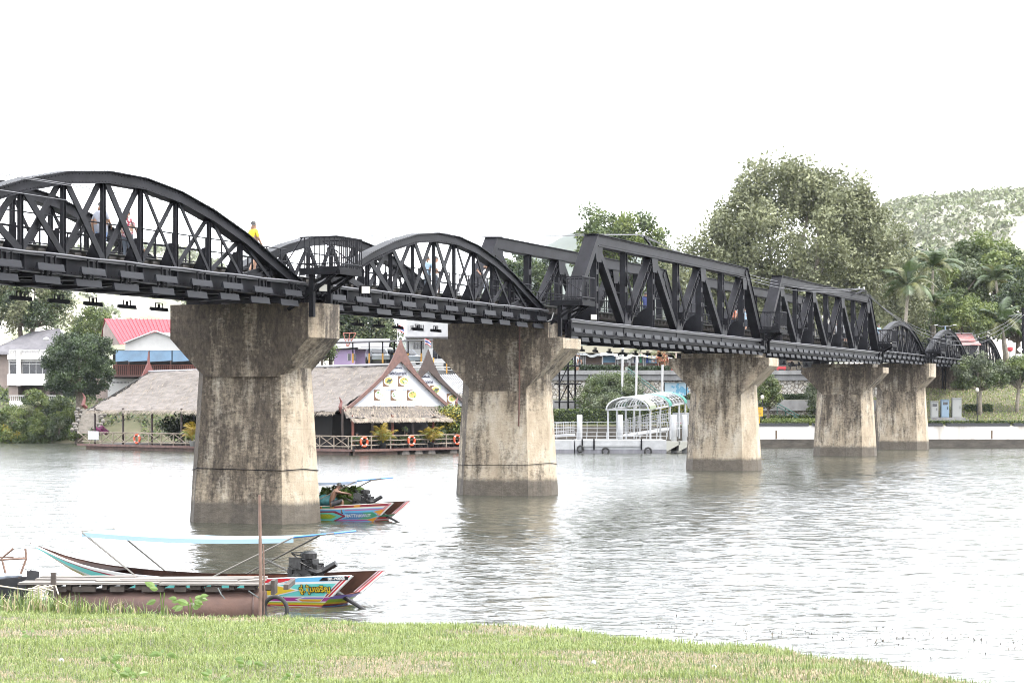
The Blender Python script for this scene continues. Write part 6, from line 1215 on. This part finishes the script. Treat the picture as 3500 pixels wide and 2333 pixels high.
def canopy(o, col, col2, xa=5.55, xb=.5, tip=-.25):
    Z = 1.3; m = MB(); n = 12
    for i in range(n):
        f0, f1 = i / n, (i + 1) / n; g = lambda f: (xa + (xb - xa) * f, Z - .07 * math.sin(math.pi * f) - .02 * (1 - f)); x0, z0 = g(f0); x1, z1 = g(f1)
        m.face([(x0, -.55, z0), (x1, -.55, z1), (x1, .0, z1 + .03), (x0, .0, z0 + .03)]); m.face([(x0, 0, z0 + .03), (x1, 0, z1 + .03), (x1, .55, z1), (x0, .55, z0)])
        m.extrude([(x0, .55, z0), (x1, .55, z1), (x1, .56, z1 - .09), (x0, .56, z0 - .09)], (0, .006, 0))
    part('awning', m, col, o)
    for y in (-.55, .55):
        gy = hull_pt(4.2, 1, math.copysign(1, y)); m = MB(); m.tube([(xa, y, Z - .02), (4.25, gy.y, gy.z)], .018, 6); part('pole', m, pole_m, o)
        gy = hull_pt(2.4, 1, math.copysign(1, y)); m = MB(); m.tube([(tip, y * .5 if y > 0 else y, Z + .1), (xb + .05, y, Z), (2.4, gy.y, gy.z)], .018, 6); part('pole', m, pole_m, o)
    m = MB(); m.tube([(xa, -.55, Z), (xa, .55, Z)], .018, 5); part('crossbar', m, pole_m, o); m = MB(); m.tube([(xb, .55, Z + .02), (tip, .27, Z + .1), (tip, -.55, Z + .1)], .02, 5); part('crossbar', m, col2, o)
blue_t = mat('awning_light_blue', (.46, .66, .76), .6, trans=.25); blue_p = mat('awning_blue', (.08, .28, .70), .5)
rows = ['lime', 'white', 'red', 'yellow', 'lime', 'white', 'purple', 'white', 'teal', 'white', 'blue']; bow = ['yellow', 'maroon', 'white', 'lime', 'lime', 'white', 'white', 'white', 'teal', 'maroon', 'white']
dec = [('white', [(1.35, .44), (1.0, .44), (.62, .615), (1.0, .79), (1.35, .79)], 0), ('yellow', [(1.35, .47), (1.02, .47), (.70, .615), (1.02, .76), (1.35, .76)], 1), ('red', [(1.55, .875), (1.0, .875), (.86, .94), (.80, .995), (1.45, .995)], 1), ('orange', [(2.6, .875), (1.57, .875), (1.47, .995), (2.6, .995)], 1), ('white', [(1.0, .875), (.95, .875), (.76, .995), (.80, .995)], 1),
       ('white', [(.62, .34), (.48, .26), (.10, .26), (.10, .42), (.48, .42)], 0), ('violet', [(.56, .35), (.46, .40), (.11, .40), (.11, .35)], 1), ('orange', [(.56, .33), (.46, .275), (.11, .275), (.11, .30)], 2), ('yellow', [(.56, .34), (.11, .345), (.11, .30), (.52, .305)], 1), ('maroon', [(.95, .34), (.85, .42), (.85, .26)], 1), ('purple', [(.95, .05), (.80, .09), (.65, .05), (.80, .015)], 2), ('white', [(.99, .05), (.80, .10), (.61, .05), (.80, .005)], 1),
       ('black', [(.42, .885), (-.02, .885), (.0, .99), (.40, .99)], 2)]
tr1 = ['dblue', 'dblue', 'maroon', 'yellow', 'lime', 'violet']
bo = longtail('bright teal and yellow longtail boat with light blue awning moored behind the pontoon', (xat(1121, 42.5) - .0, 42.5 + .55, .02), R(180 - 26), rows, bow, dec, tr1,
    [('อู่.ตุ้มเจริญ', .34, .56, .165, 'black', .018), ('อู่.ตุ้มเจริญ', .34, .56, .165, 'yellow', .004), ('081-1908305', .16, .905, .07, 'white', .003)], None)
canopy(bo, blue_t, blue_p)
m = MB(); m.face([hull_pt(0, v, 1, .004) + Vector((-.0, 0, 0)) for v in (.14, .44)] + [hull_pt(0, .44, 1, .006) + Vector((-.25, -.2, 0)), hull_pt(0, .14, 1, .006) + Vector((-.2, -.2, 0))])
rows2 = ['red', 'orange', 'blue', 'purple', 'white', 'dblue', 'blue', 'maroon', 'blue', 'white', 'orange']
dec2 = [('maroon', [(2.3, .38), (1.9, .72), (1.35, .72), (1.0, .42), (1.35, .14), (1.9, .14)], 0), ('teal', [(2.15, .40), (1.85, .64), (1.42, .64), (1.12, .42), (1.42, .18), (1.85, .18)], 1), ('lime', [(2.0, .42), (1.8, .56), (1.5, .56), (1.3, .42), (1.5, .26), (1.8, .26)], 2),
        ('dblue', [(1.1, .60), (.6, .60), (.3, .42), (.6, .24), (1.1, .24), (.85, .42)], 0), ('green', [(.62, .60), (.30, .60), (.05, .42), (.30, .24), (.62, .24), (.35, .42)], 1), ('orange', [(.30, .62), (.02, .74), (.02, .46)], 2), ('orange', [(.3, .22), (.02, .38), (.02, .12)], 2), ('pink', [(1.1, .76), (.05, .76), (.05, .70), (1.1, .70)], 1), ('maroon', [(2.6, .9), (1.8, .9), (1.8, .99), (2.6, .99)], 1), ('green', [(1.75, .89), (1.5, .89), (1.5, .99), (1.75, .99)], 1), ('maroon', [(1.4, .89), (.9, .89), (.9, .985), (1.4, .985)], 1), ('maroon', [(.75, .89), (.0, .89), (.0, .985), (.75, .985)], 1), ('purple', [(1.2, .16), (.05, .13), (.05, .09), (1.2, .12)], 1)]
tr2 = ['maroon', 'green', 'red', 'white', 'red', 'green']
bo2 = longtail('red and blue patterned longtail boat carrying a boatman, beside the nearest pier', (xat(1290, 72.3), 72.3 + .5, .02), R(180 - 24), rows2, bow, dec2, tr2, [('NATTHAWUT', .62, .36, .15, 'white', .003), ('ปากน้ำ', 1.65, .38, .13, 'yellow', .002)], None)
canopy(bo2, mat('awning_white_blue', (.38, .47, .62), .6), blue_p)
o = thing('water_hyacinth', 'heap of green water hyacinth leaves carried in the red and blue boat', 'plant', P(1165, 1705, 73.6)); rng = np.random.default_rng(44)
link('foliage', crown_mesh('foliage', clumps(rng, (0, 0, .12), (.72, .4, .28), 40, -.5), 1500, .16, .13, [mat('hyacinth_leaf', (.22, .36, .07), .4, trans=.3), L_light], rng, aspect=.9), o); m = MB(); m.lathe([(.5, -.35), (.6, -.1), (.3, .1)], 12); part('stems', m, L_mid, o)
m = MB(); 
for i in range(9): a = i * .7; m.lathe([(.02, 0), (.14, .05), (.16, .14), (.02, .2)], 8, (.32 * math.cos(a) * (i % 3), .12 * math.sin(a), -.02 + .03 * (i % 3)))
m = MB(); m.tube([(-.35, 0, .1), (-.1, .02, .16), (.2, 0, .12), (.42, .02, .05)], [.16, .2, .19, .08], 10); sk = single('tarp_bundle', m, mat('tarp_teal', (.06, .26, .28), .6, .3, 6), 'folded teal tarpaulin beside the boatman', 'tarpaulin', None, True); sk.location = P(1118, 1724, 73.2)

# ------------------------------------------------------------------ pontoon walkway in the foreground
pt = thing('pontoon_walkway', 'weathered plank walkway on a rusty pipe float by the near bank', 'pontoon', P(520, 2119, 40.2)); b = pt.location; q = lambda x, y, Y: P(x, y, Y) - b
plank = mat('grey_plank', (.21, .19, .17), .85, .45, 2.2, stretch=(.5, 4, 4), bump=.3, bscale=10); plank2 = mat('dark_plank', (.07, .055, .045), .85, .4, 3); rusty = mat('rusty_pipe', (.17, .105, .085), .75, 1, 1.1, spec=.2, col2=(.10, .068, .062), bump=.25, bscale=12)
rs = random.Random(8)
xa, xb = xat(70, 40.5) - b.x, xat(908, 40.5) - b.x
for r in range(5):
    x = xa + rs.uniform(-.1, .6); y = -.05 + r * .30; k = 0
    while x < xb - .4:
        l = min(rs.uniform(1.3, 2.6), xb - x + rs.uniform(-.1, .06)); m = MB(); z = .685 + rs.uniform(-.012, .02) - .0 * r; m.beam((x, y + rs.uniform(-.02, .02), z + rs.uniform(-.02, .02)), (x + l, y + rs.uniform(-.02, .02), z + rs.uniform(-.02, .02)), .27, .036); part('plank', m, plank, pt); x += l + .02
for i in range(15):
    x = xa + .3 + i * .33; m = MB(); m.box((x, .55, .615 - .0), (.09 if i % 3 else .2, 1.3, .09)); part('joist', m, plank2, pt)
for i, (x, w) in enumerate(((.75, .34), (1.25, .42), (1.85, .26), (2.5, .4), (3.0, .22), (3.6, .3))): m = MB(); m.box((xa + x, -.1, .58), (w, .05, .10)); part('fascia_board', m, plank2, pt)
x0, x1 = xat(165, 40.2) - b.x, xat(885, 40.2) - b.x
m = MB(); m.tube([(x0, .1, .22), (x0 + 2.05, .1, .22), (x1, .1, .21)], .30, 22); part('pipe_float', m, rusty, pt, True)
for x in (x0 + 2.06, x0 + .12, x1 - .1): m = MB(); m.tube([(x, .1, .22), (x + .03, .1, .22)], .307, 22); part('weld_band', m, mat('weld_brown', (.10, .06, .05), .7), pt)
m = MB(); m.tube([(x0, 1.1, .2), (x1, 1.1, .2)], .30, 18); part('pipe_float', m, rusty, pt, True)
m = MB(); m.box((xat(182, 40) - b.x, -.18, .68), (.09, .07, .42)); part('post', m, plank2, pt)
m = MB(); m.box((xat(935, 40.3) - b.x, .2, .60), (.07, .5, .26)); m.box((xat(915, 40.3) - b.x, .2, .58), (.25, .06, .1)); part('end_block', m, plank2, pt)
bamboo = mat('bamboo_pole', (.20, .12, .085), .6, .35, 3)
for x, yt, yb, Y, r, lab in ((889, 1690, 2095, 39.6, .032, 'tall brown mooring pole at the pontoon end'), (902, 1860, 2075, 39.8, .016, 'thin dark rod beside the tall mooring pole'), (886, 1735, 2090, 39.7, .014, 'thin pale stick bound to the tall mooring pole')):
    p = P(x, 2130, Y); m = MB(); h = zat(yt, Y) - p.z; m.tube([(0, 0, -.6), (.01, 0, h * .4), (-.01, 0, h)], [r, r, r * .8], 8); single('mooring_pole', m, bamboo, lab, 'pole').location = p
m = MB(); m.torus((0, 0, 0), .23, .038, 26, 10, (.35, .94, 0)); single('tyre', m, mat('tyre', (.02, .02, .02)), 'old black tyre hanging at the pontoon end', 'tyre', None, True).location = P(942, 2082, 39.75)
ropem = mat('rope', (.55, .50, .40), .8); m = MB()
m.tube([P(-20, 1998, 39.9), P(60, 2010, 39.6), P(120, 2018, 39.4)], .014, 6)
for i in range(5): c0 = P(133, 2020, 39.5); m.tube([c0 + Vector((.16 * math.cos(t * .9 + i) * (1 + .2 * i), .05 * math.sin(t + i), .10 * math.sin(t * .9 + i * 1.7) - .03 * t * (i == 4))) for t in range(8)], .014, 5)
m.tube([P(140, 2020, 39.4), P(170, 2000, 39.7), P(190, 2000, 39.8), P(200, 2030, 39.6)], .013, 5)
single('mooring_rope', m, ropem, 'pale knotted mooring rope tied round the left pontoon end', 'rope')
m = MB(); m.tube([P(850, 2018, 39.7), P(868, 2030, 39.6), P(888, 2044, 39.6)], .011, 5); m.tube([P(745, 2008, 39.8), P(756, 2030, 39.7), P(768, 2045, 39.7)], .011, 5); single('loose_rope', m, mat('dark_rope', (.12, .14, .14), .8), 'dark rope ends hanging over the pipe float', 'rope')
# dark boat nosing in at the left
o = thing('dark_boat', 'dark hulled boat nosing in at the far left of the pontoon', 'boat', P(-60, 2085, 41)); b = o.location; m = MB()
st_ = [(-2.5, .55, .0), (-1.2, .6, 0), (.2, .45, .05), (.85, .12, .2), (1.05, .02, .3)]
for (xa_, wa, za), (xb_, wb, zb2) in zip(st_[:-1], st_[1:]):
    for s_ in (-1, 1): m.face([(xa_, s_ * wa * .7, za - .15), (xb_, s_ * wb * .7, zb2 - .1), (xb_, s_ * wb, zb2 + .42), (xa_, s_ * wa, za + .55)])
    m.face([(xa_, wa * .95, za + .5), (xb_, wb * .95, zb2 + .38), (xb_, -wb * .95, zb2 + .38), (xa_, -wa * .95, za + .5)])
part('hull', m, mat('black_hull', (.015, .016, .02), .6, .4, 3), o)
m = MB(); m.tube([(-2, -.5, .66), (-.9, -.5, .68), (.2, -.35, .66), (.75, -.1, .66)], [.07, .08, .07, .03], 7); part('rolled_cover', m, mat('blue_grey_tarp', (.32, .36, .42), .7, .4, 9), o)
for xx in (.50, .72): m = MB(); m.tube([(xx - .02, -.1, .60), (xx + .12 * (1 if xx > .6 else -1), -.1, .98), (xx + .10, -.1, 1.16)], .022, 6); part('stanchion', m, bamboo, o)
m = MB(); m.tube([(-2, -.1, .86), (0, -.1, .93), (.85, -.1, .98)], .022, 6); m.tube([(-2, -.1, 1.0), (.6, -.1, 1.0)], .016, 6); part('rail', m, bamboo, o)
# bright leafy plants in front of the pontoon, pieces of litter
lfm = mat('aquatic_leaf', (.15, .25, .045), .4, .25, 6, trans=.35)
def leafy(p, n, s, label, seed, up=.25):
    rs = random.Random(seed); o = thing('broad_leaf_plant', label, 'plant', p, 0, None)
    for i in range(n):
        a = rs.uniform(0, 6.28); r = rs.uniform(.05, .22) * s; h = rs.uniform(.3, 1) * up * s; c0 = Vector((r * math.cos(a), r * .5 * math.sin(a), h)); d = Vector((math.cos(a), .4 * math.sin(a), rs.uniform(-.3, .5))).normalized(); w = d.cross(Vector((rs.uniform(-.4, .4), -1, .4))).normalized(); L_ = rs.uniform(.12, .2) * s; nrm = d.cross(w)
        m = MB(); pr = [(0, 0), (.12, .17), (.35, .27), (.6, .24), (.85, .1), (1, 0)]; bend = -.12 * L_
        for (f0, w0), (f1, w1) in zip(pr[:-1], pr[1:]):
            for sg in (-1, 1): m.face([c0 + d * L_ * f0 + Vector((0, 0, bend * f0 * f0)), c0 + d * L_ * f1 + Vector((0, 0, bend * f1 * f1)), c0 + d * L_ * f1 + w * (sg * w1 * L_) + nrm * (.25 * w1 * L_) + Vector((0, 0, bend * f1 * f1)), c0 + d * L_ * f0 + w * (sg * w0 * L_) + nrm * (.25 * w0 * L_) + Vector((0, 0, bend * f0 * f0))])
        part('leaf', m, lfm, o, True)
    m = MB(); [m.tube([(0, 0, -.1), (0.02 * i, 0, up * s * .6)], .007 * s, 4) for i in (-1, 1)]; part('stem', m, lfm, o); return o
leafy(P(650, 2088, 22.0), 14, .62, 'bright green broad leaved plant before the pipe float, larger one', 1)
leafy(P(555, 2082, 22.1), 4, .75, 'two tall round leaves beside the larger broad leaved plant', 2, .38)
def gp(x, Y): X = xat(x, Y); return Vector((X, Y, float(near_h(np.array([X]), np.array([Y]))[0])))
for i, (x, Y) in enumerate(((850, 13.7), (420, 13.3), (370, 14.3), (560, 14.4), (110, 17.5), (470, 12.7), (740, 12.8), (1000, 12.9))): leafy(gp(x, Y), 6, .30, ['yellow green weed leaves in the lawn, tallest clump near the middle', 'yellow green weed leaves low in the lawn at the left', 'small yellow weed left of the low leafy weed', 'small weed between the two leafy weed clumps', 'small green weed at the left end of the lawn', 'yellow weed at the bottom edge left', 'yellow weed at the bottom edge, middle', 'yellow weed at the bottom edge, right of the others'][i], 30 + i, .22)
for i, (x, Y) in enumerate(((210, 14.6), (3020 - 990, 14.2), (2440, 13.6))):
    p = gp(x, Y); m = MB(); m.lathe([(.004, 0), (.014, .008), (.016, .02), (.005, .03)], 6); single('litter', m, mat('litter_white', (.75, .75, .78), .6), ['crumpled white litter on the grass at the left', 'small white litter on the grass in the middle', 'pale grey litter on the grass near the water'][i], 'litter').location = p

# ------------------------------------------------------------------ people
skin = mat('skin', (.34, .19, .12), .55); skin_d = mat('skin_dark', (.20, .10, .06), .5); hairm = mat('hair', (.014, .011, .010), .5); hairb = mat('hair_brown', (.06, .028, .016), .5); shoe = mat('shoe', (.03, .03, .03), .6)
def fabric(n, c): return mat('fabric_' + n, c, .85, .12, 12)
floral = mat('fabric_floral', (.5, .47, .47), .85, 1, 16, col2=(.30, .02, .05), cut=(.47, .53))
BODY = {}
def joints(pose, fat=1.):
    J = dict(pel=(0, 0, .93), sp=(0, 0, 1.12), ch=(0, .01, 1.32), nk=(0, .0, 1.47), hd=(0, .02, 1.56), tp=(0, .02, 1.70))
    for s, k in ((-1, 'l'), (1, 'r')):
        J.update({k + 'sh': (s * .17, 0, 1.41), k + 'el': (s * .22, -.03, 1.12), k + 'wr': (s * .21, .06, .88), k + 'ha': (s * .20, .09, .80), k + 'hi': (s * .09, 0, .89), k + 'kn': (s * .10, .01, .49), k + 'an': (s * .10, -.02, .08), k + 'to': (s * .11, .14, .03)})
    J.update(pose); return J
def person(label, loc, face, H, top, bot, pose={}, fat=1., sk=None, hair=None, short=True, longhair=False, legs=True, sleeve='half', group=None, barebk=False):
    """face: heading in radians of the way the figure looks (0 = +Y)"""
    sk = sk or skin; hair = hair or hairm; k = H / 1.74; o = thing('person', label, 'person', loc, face, group); J = joints(pose, fat)
    key = (round(fat, 2), tuple(sorted(pose.items())), sleeve, short, top.name, bot.name, sk.name, H)
    rad = dict(pel=(.145 * fat, .115 * fat), sp=(.135 * fat, .10 * fat), ch=(.165 * (fat * .5 + .5), .11 * fat), nk=(.052, .052), hd=(.078, .088), tp=(.062, .075))
    for s in 'lr': rad.update({s + 'sh': (.062 * fat, .062), s + 'el': (.042, .042), s + 'wr': (.027, .027), s + 'ha': (.034, .022), s + 'hi': (.09 * fat, .095 * fat), s + 'kn': (.058, .06), s + 'an': (.038, .04), s + 'to': (.036, .028)})
    names = list(J); E = [('pel', 'sp'), ('sp', 'ch'), ('ch', 'nk'), ('nk', 'hd'), ('hd', 'tp')]
    for s in 'lr': E += [('ch', s + 'sh'), (s + 'sh', s + 'el'), (s + 'el', s + 'wr'), (s + 'wr', s + 'ha'), ('pel', s + 'hi'), (s + 'hi', s + 'kn'), (s + 'kn', s + 'an'), (s + 'an', s + 'to')]
    me = bpy.data.meshes.new('tmp'); me.from_pydata([Vector(J[n]) * k for n in names], [(names.index(a), names.index(c_)) for a, c_ in E], []); t = bpy.data.objects.new('tmp', me); C.objects.link(t)
    md = t.modifiers.new('s', 'SKIN'); md.use_smooth_shade = True
    for i, n in enumerate(names): me.skin_vertices[0].data[i].radius = (rad[n][0] * k, rad[n][1] * k); me.skin_vertices[0].data[i].use_root = (n == 'pel')
    sb = t.modifiers.new('d', 'SUBSURF'); sb.levels = 1; sb.render_levels = 1
    dg = bpy.context.evaluated_depsgraph_get(); bm_ = bpy.data.meshes.new_from_object(t.evaluated_get(dg)); bpy.data.objects.remove(t); bpy.data.meshes.remove(me)
    # fingers
    mb = MB(); mb.v = [tuple(v.co) for v in bm_.vertices]; mb.f = [tuple(p.vertices) for p in bm_.polygons]
    seg = []
    for a, c_ in E:
        A_, B_ = Vector(J[a]) * k, Vector(J[c_]) * k; n = a + c_
        mi = 0 if (a in ('pel', 'sp') or c_.endswith('sh') or c_ == 'nk') else 2 if a in ('nk', 'hd') else 1 if (c_.endswith('hi') or c_.endswith('kn')) else 0 if c_.endswith('el') else 2 if (c_.endswith('wr') or c_.endswith('ha')) else (2 if short else 1) if c_.endswith('an') else 3
        if a == 'pel' and c_ == 'sp': A_ = A_.lerp(B_, .15)
        seg.append((A_, B_, mi, c_))
    mb.m = []
    for p in bm_.polygons:
        c0 = p.center; best = min(seg, key=lambda s_: ((c0 - (s_[0] + (s_[1] - s_[0]) * max(0, min(1, (c0 - s_[0]).dot(s_[1] - s_[0]) / (s_[1] - s_[0]).length_squared)))).length)); mi = best[2]
        if barebk and mi == 0: mi = 2
        if best[3].endswith('el') and mi == 0 and sleeve == 'half' and (c0 - best[0]).length > (best[1] - best[0]).length * .72: mi = 2
        mb.m.append(mi)
    for s in 'lr':
        w, h = Vector(J[s + 'wr']) * k, Vector(J[s + 'ha']) * k; d = (h - w).normalized(); sd_ = d.cross(Vector((1, 0, 0))).normalized(); nn = d.cross(sd_).normalized()
        for i, (off, ln) in enumerate(((-.028, .065), (-.009, .08), (.010, .075), (.027, .058))): a0 = h + sd_ * off * k - d * .01; mb.tube([a0, a0 + d * ln * .5 * k, a0 + (d * ln * .85 + nn * ln * .35) * k], [.0085 * k, .008 * k, .006 * k], 5, 2)
        a0 = w.lerp(h, .5) + sd_ * .022 * k; mb.tube([a0, a0 + (sd_ * .03 + d * .03) * k, a0 + (sd_ * .035 + d * .06) * k], [.010 * k, .009 * k, .007 * k], 5, 2)
    bpy.data.meshes.remove(bm_)
    hd = Vector(J['hd']) * k; tp = Vector(J['tp']) * k; fwd = Vector((0, 1, 0)); upv = (tp - hd).normalized(); hc = hd.lerp(tp, .45); fwd = (fwd - upv * fwd.dot(upv)).normalized(); rt = fwd.cross(upv)
    mb.tube([hc + fwd * .085 * k + upv * .01 * k, hc + fwd * .105 * k - upv * .03 * k], [.008 * k, .016 * k], 5, 2)      # nose
    for s in (-1, 1): mb.tube([hc + rt * s * .078 * k - upv * .03 * k, hc + rt * s * .09 * k + upv * .02 * k], [.012 * k, .017 * k], 5, 2)
    part('body', mb, [top, bot, sk, shoe], o, True)
    hm = MB(); NA, NB = 12, 7                            # hair cap, open at the face
    for i in range(NB):
        ph = (i / (NB - 1)) * 1.75
        for j in range(NA):
            th = 2 * math.pi * j / NA; fr = math.sin(th); r = 1.0 if fr < .35 or ph < .95 else .80
            v = hc + upv * (.018 * k) + rt * (.094 * k * r * math.sin(ph) * math.cos(th)) + fwd * (.105 * k * r * math.sin(ph) * fr - .008 * k) + upv * (.105 * k * math.cos(ph)); hm.v.append(tuple(v))
    for i in range(NB - 1):
        for j in range(NA): hm.f.append((i * NA + j, i * NA + (j + 1) % NA, (i + 1) * NA + (j + 1) % NA, (i + 1) * NA + j)); hm.m.append(0)
    if longhair: hm.tube([hc - fwd * .09 * k + upv * .03 * k, hc - fwd * .15 * k - upv * .03 * k, hc - fwd * .13 * k - upv * .14 * k, hc - fwd * .10 * k - upv * .27 * k], [.03 * k, .045 * k, .042 * k, .012 * k], 7)
    part('hair', hm, hair, o, True)
    return o
WALK = dict(lkn=(-.10, .16, .50), lan=(-.10, .10, .09), lto=(-.11, .25, .05), rkn=(.10, -.02, .49), ran=(.10, -.22, .12), rto=(.11, -.08, .03), lel=(-.24, -.10, 1.13), lwr=(-.24, -.02, .90), lha=(-.235, .02, .82), rel=(.24, .06, 1.14), rwr=(.22, .20, .93), rha=(.21, .25, .86))
ELBOW = dict(rel=(.26, .04, 1.14), rwr=(.20, .26, 1.02), rha=(.16, .33, 1.0))
HEAD = -math.atan2(ST, CT)                                # walking along the bridge, away
DZ = 8.05
def on(t, s, z=DZ): return A(t, s, z)
def tx(x, s):                                             # bridge station seen at photo x on the line s
    c = -35.01 + s / CT; Y = FPX * c / (x - 4550); return (Y - 93.6 + ST * s) / CT
person('big man in light grey T shirt and blue shorts behind the arch bars', on(tx(345, -.95), -.95), HEAD, 1.76, fabric('grey_blue', (.27, .29, .34)), fabric('denim', (.13, .20, .36)), dict(WALK, **ELBOW), 1.85)
person('woman with brown ponytail in red and white floral blouse on the bridge', on(tx(436, -.75), -.75), HEAD, 1.60, floral, fabric('dark_jeans', (.09, .11, .14)), ELBOW, 1.5, hair=hairb, longhair=True, short=False)
person('small boy in white shirt and green shorts beside the woman on the bridge', on(tx(478, -.4), -.4, DZ - .28), HEAD, 1.02, fabric('white', (.5, .51, .52)), fabric('green', (.03, .20, .08)), WALK)
person('man in yellow T shirt walking off the end of the nearest arch', on(tx(866, .1), .1), HEAD - .5, 1.74, fabric('yellow', (.80, .60, .03)), fabric('khaki', (.36, .29, .22)), WALK, 1.32)
person('man in pale blue shirt leaning on the rail inside the second arch', on(tx(1462, -.9), -.9), HEAD - .3, 1.68, fabric('pale_blue', (.35, .48, .60)), fabric('dark_jeans', (.09, .11, .14)), ELBOW)
person('man in white shirt looking right inside the second arch', on(tx(1490, -.6), -.6), HEAD - 1.2, 1.66, fabric('white', (.5, .51, .52)), fabric('dark_jeans', (.09, .11, .14)), WALK)
person('person in white top at the right end of the second arch', on(tx(1662, -.2), -.2), HEAD + 1.6, 1.64, fabric('white', (.5, .51, .52)), fabric('grey_blue', (.27, .29, .34)), dict(lel=(-.22, .12, 1.2), lwr=(-.18, .30, 1.36), lha=(-.16, .34, 1.43)))
person('person in dark blue shirt inside the near angular span', on(tx(2207, -1.0), -1.0, 8.02), HEAD, 1.66, fabric('navy', (.04, .06, .20)), fabric('dark_jeans', (.09, .11, .14)), WALK)
for i, (x, s, mt, lab) in enumerate(((2508, -.9, ('coral', (.60, .20, .12)), 'person in coral top at the far end of the near angular span'), (2530, -.4, ('white', (.5, .51, .52)), 'person in white beside the coral top on the angular span'), (2545, -1.0, ('pale_blue', (.35, .48, .60)), 'person in pale blue behind the white top on the angular span'), (2862, -.8, ('white', (.5, .51, .52)), 'person in white inside the farther angular span'), (2890, -.3, ('white', (.5, .51, .52)), 'second person in white inside the farther angular span'))):
    person(lab, on(tx(x, s), s, 8.02), HEAD + (3.1 if i % 2 else 0), 1.62 + .04 * (i % 3), fabric(*mt), fabric('dark_jeans', (.09, .11, .14)), WALK)
person('person in blue and white shirt at the end of the angular spans', on(tx(3004, .9), .9, 8.02), HEAD + 2.6, 1.7, fabric('pale_blue', (.35, .48, .60)), fabric('navy', (.04, .06, .20)), {})
SIT = dict(lhi=(-.10, .02, .88), rhi=(.10, .02, .88), lkn=(-.12, .40, 1.02), lan=(-.12, .38, .60), lto=(-.13, .50, .56), rkn=(.13, .40, 1.04), ran=(.13, .36, .60), rto=(.14, .48, .56), sp=(0, .04, 1.08), ch=(0, .13, 1.26), nk=(0, .22, 1.38), hd=(0, .27, 1.45), tp=(0, .33, 1.57), lsh=(-.17, .15, 1.34), rsh=(.17, .15, 1.34), lel=(-.2, .38, 1.26), lwr=(-.14, .58, 1.24), lha=(-.10, .66, 1.20), rel=(.2, .38, 1.28), rwr=(.15, .60, 1.26), rha=(.11, .68, 1.20))
bp_ = P(1130, 1728, 72.7); person('bare backed boatman sitting bent forward in the red and blue boat', bp_ - Vector((0, 0, .80)), R(-78), 1.68, fabric('black', (.03, .03, .035)), fabric('black', (.03, .03, .035)), SIT, 1.0, sk=skin_d, barebk=True)
CHAIR = dict(lkn=(-.11, .42, .90), lan=(-.11, .40, .50), lto=(-.12, .54, .46), rkn=(.11, .42, .90), ran=(.11, .40, .50), rto=(.12, .54, .46), lel=(-.24, .12, 1.14), lwr=(-.18, .32, 1.10), lha=(-.15, .40, 1.09), rel=(.24, .12, 1.14), rwr=(.18, .32, 1.10), rha=(.15, .40, 1.09))
for i, (w, mt, lab) in enumerate(((3.4, ('white', (.5, .51, .52)), 'seated guest in white beside the corner palm of the restaurant'), (4.6, ('black', (.03, .03, .035)), 'seated guest in black left of the topiary ball'), (6.2, ('grey_blue', (.27, .29, .34)), 'seated guest in grey right of the topiary ball'), (10.0, ('pink', (.55, .12, .22)), 'seated guest in pink near the yellow flowering bush'), (1.0, ('blue', (.05, .12, .45)), 'seated guest in blue near the nearest pier edge'))):
    p = rl(w, -.5, FZ - .45); person(lab, p, R(90 if i % 2 else -60), 1.66, fabric(*mt), fabric('dark_jeans', (.09, .11, .14)), CHAIR, group='guests seated at the restaurant')
    m = MB(); m.b2(-.2, .2, -.2, .2, .42, .45); m.b2(-.2, .2, -.22, -.19, .45, .95); ch = thing('chair', 'dark dining chair under the %s guest' % mt[0].replace('_', ' '), 'chair', rl(w, -.5, FZ), R(90 if i % 2 else -60)); part('seat', m, dbrown, ch)
    for a in (-.17, .17):
        for c_ in (-.17, .17): m = MB(); m.b2(a - .02, a + .02, c_ - .02, c_ + .02, 0, .419); part('leg', m, dbrown, ch)
for i, (x, Y, mt, lab) in enumerate(((1980, 197.8, ('black', (.03, .03, .035)), 'stall keeper in dark stripes above the scaffold'), (1972, 197.5, ('white', (.5, .51, .52)), 'person in white beside the dark striped stall keeper'), (2281, 197.6, ('black', (.03, .03, .035)), 'person in black beside the third pier head'), (2291, 197.3, ('white', (.5, .51, .52)), 'person in white beside the person in black at the pier'), (2700, 197.8, ('brown', (.18, .13, .10)), 'person in brown top on the terrace by the motorcycle'), (2657, 198.2, ('pale_blue', (.35, .48, .60)), 'person in pale blue behind the red bench'))):
    person(lab, Vector((xat(x, Y), Y, 6.5)), R(170 - 50 * i), 1.62, fabric(*mt), fabric('grey_trousers', (.25, .26, .27)), {}, group=None)

# ------------------------------------------------------------------ air: thin haze that pales the hills
hz = MB(); hz.box((0, 2900, 190), (7600, 6200, 520)); hz.v = [(x, max(-210, min(y, 4400)), max(-4.2, min(z, 320))) for x, y, z in hz.v]
hm_ = bpy.data.materials.new('haze_air'); hm_.use_nodes = True; N = hm_.node_tree.nodes; L = hm_.node_tree.links; N.remove(N['Principled BSDF']); pv = N.new('ShaderNodeVolumePrincipled')
pv.inputs['Color'].default_value = (.86, .90, 1, 1); pv.inputs['Density'].default_value = .00005; pv.inputs['Anisotropy'].default_value = .2; L.new(pv.outputs[0], N['Material Output'].inputs['Volume'])
HAZE = True
if HAZE: tag(link('haze', hz.mesh('haze', hm_)), kind='stuff', label='thin pale haze over the river valley')
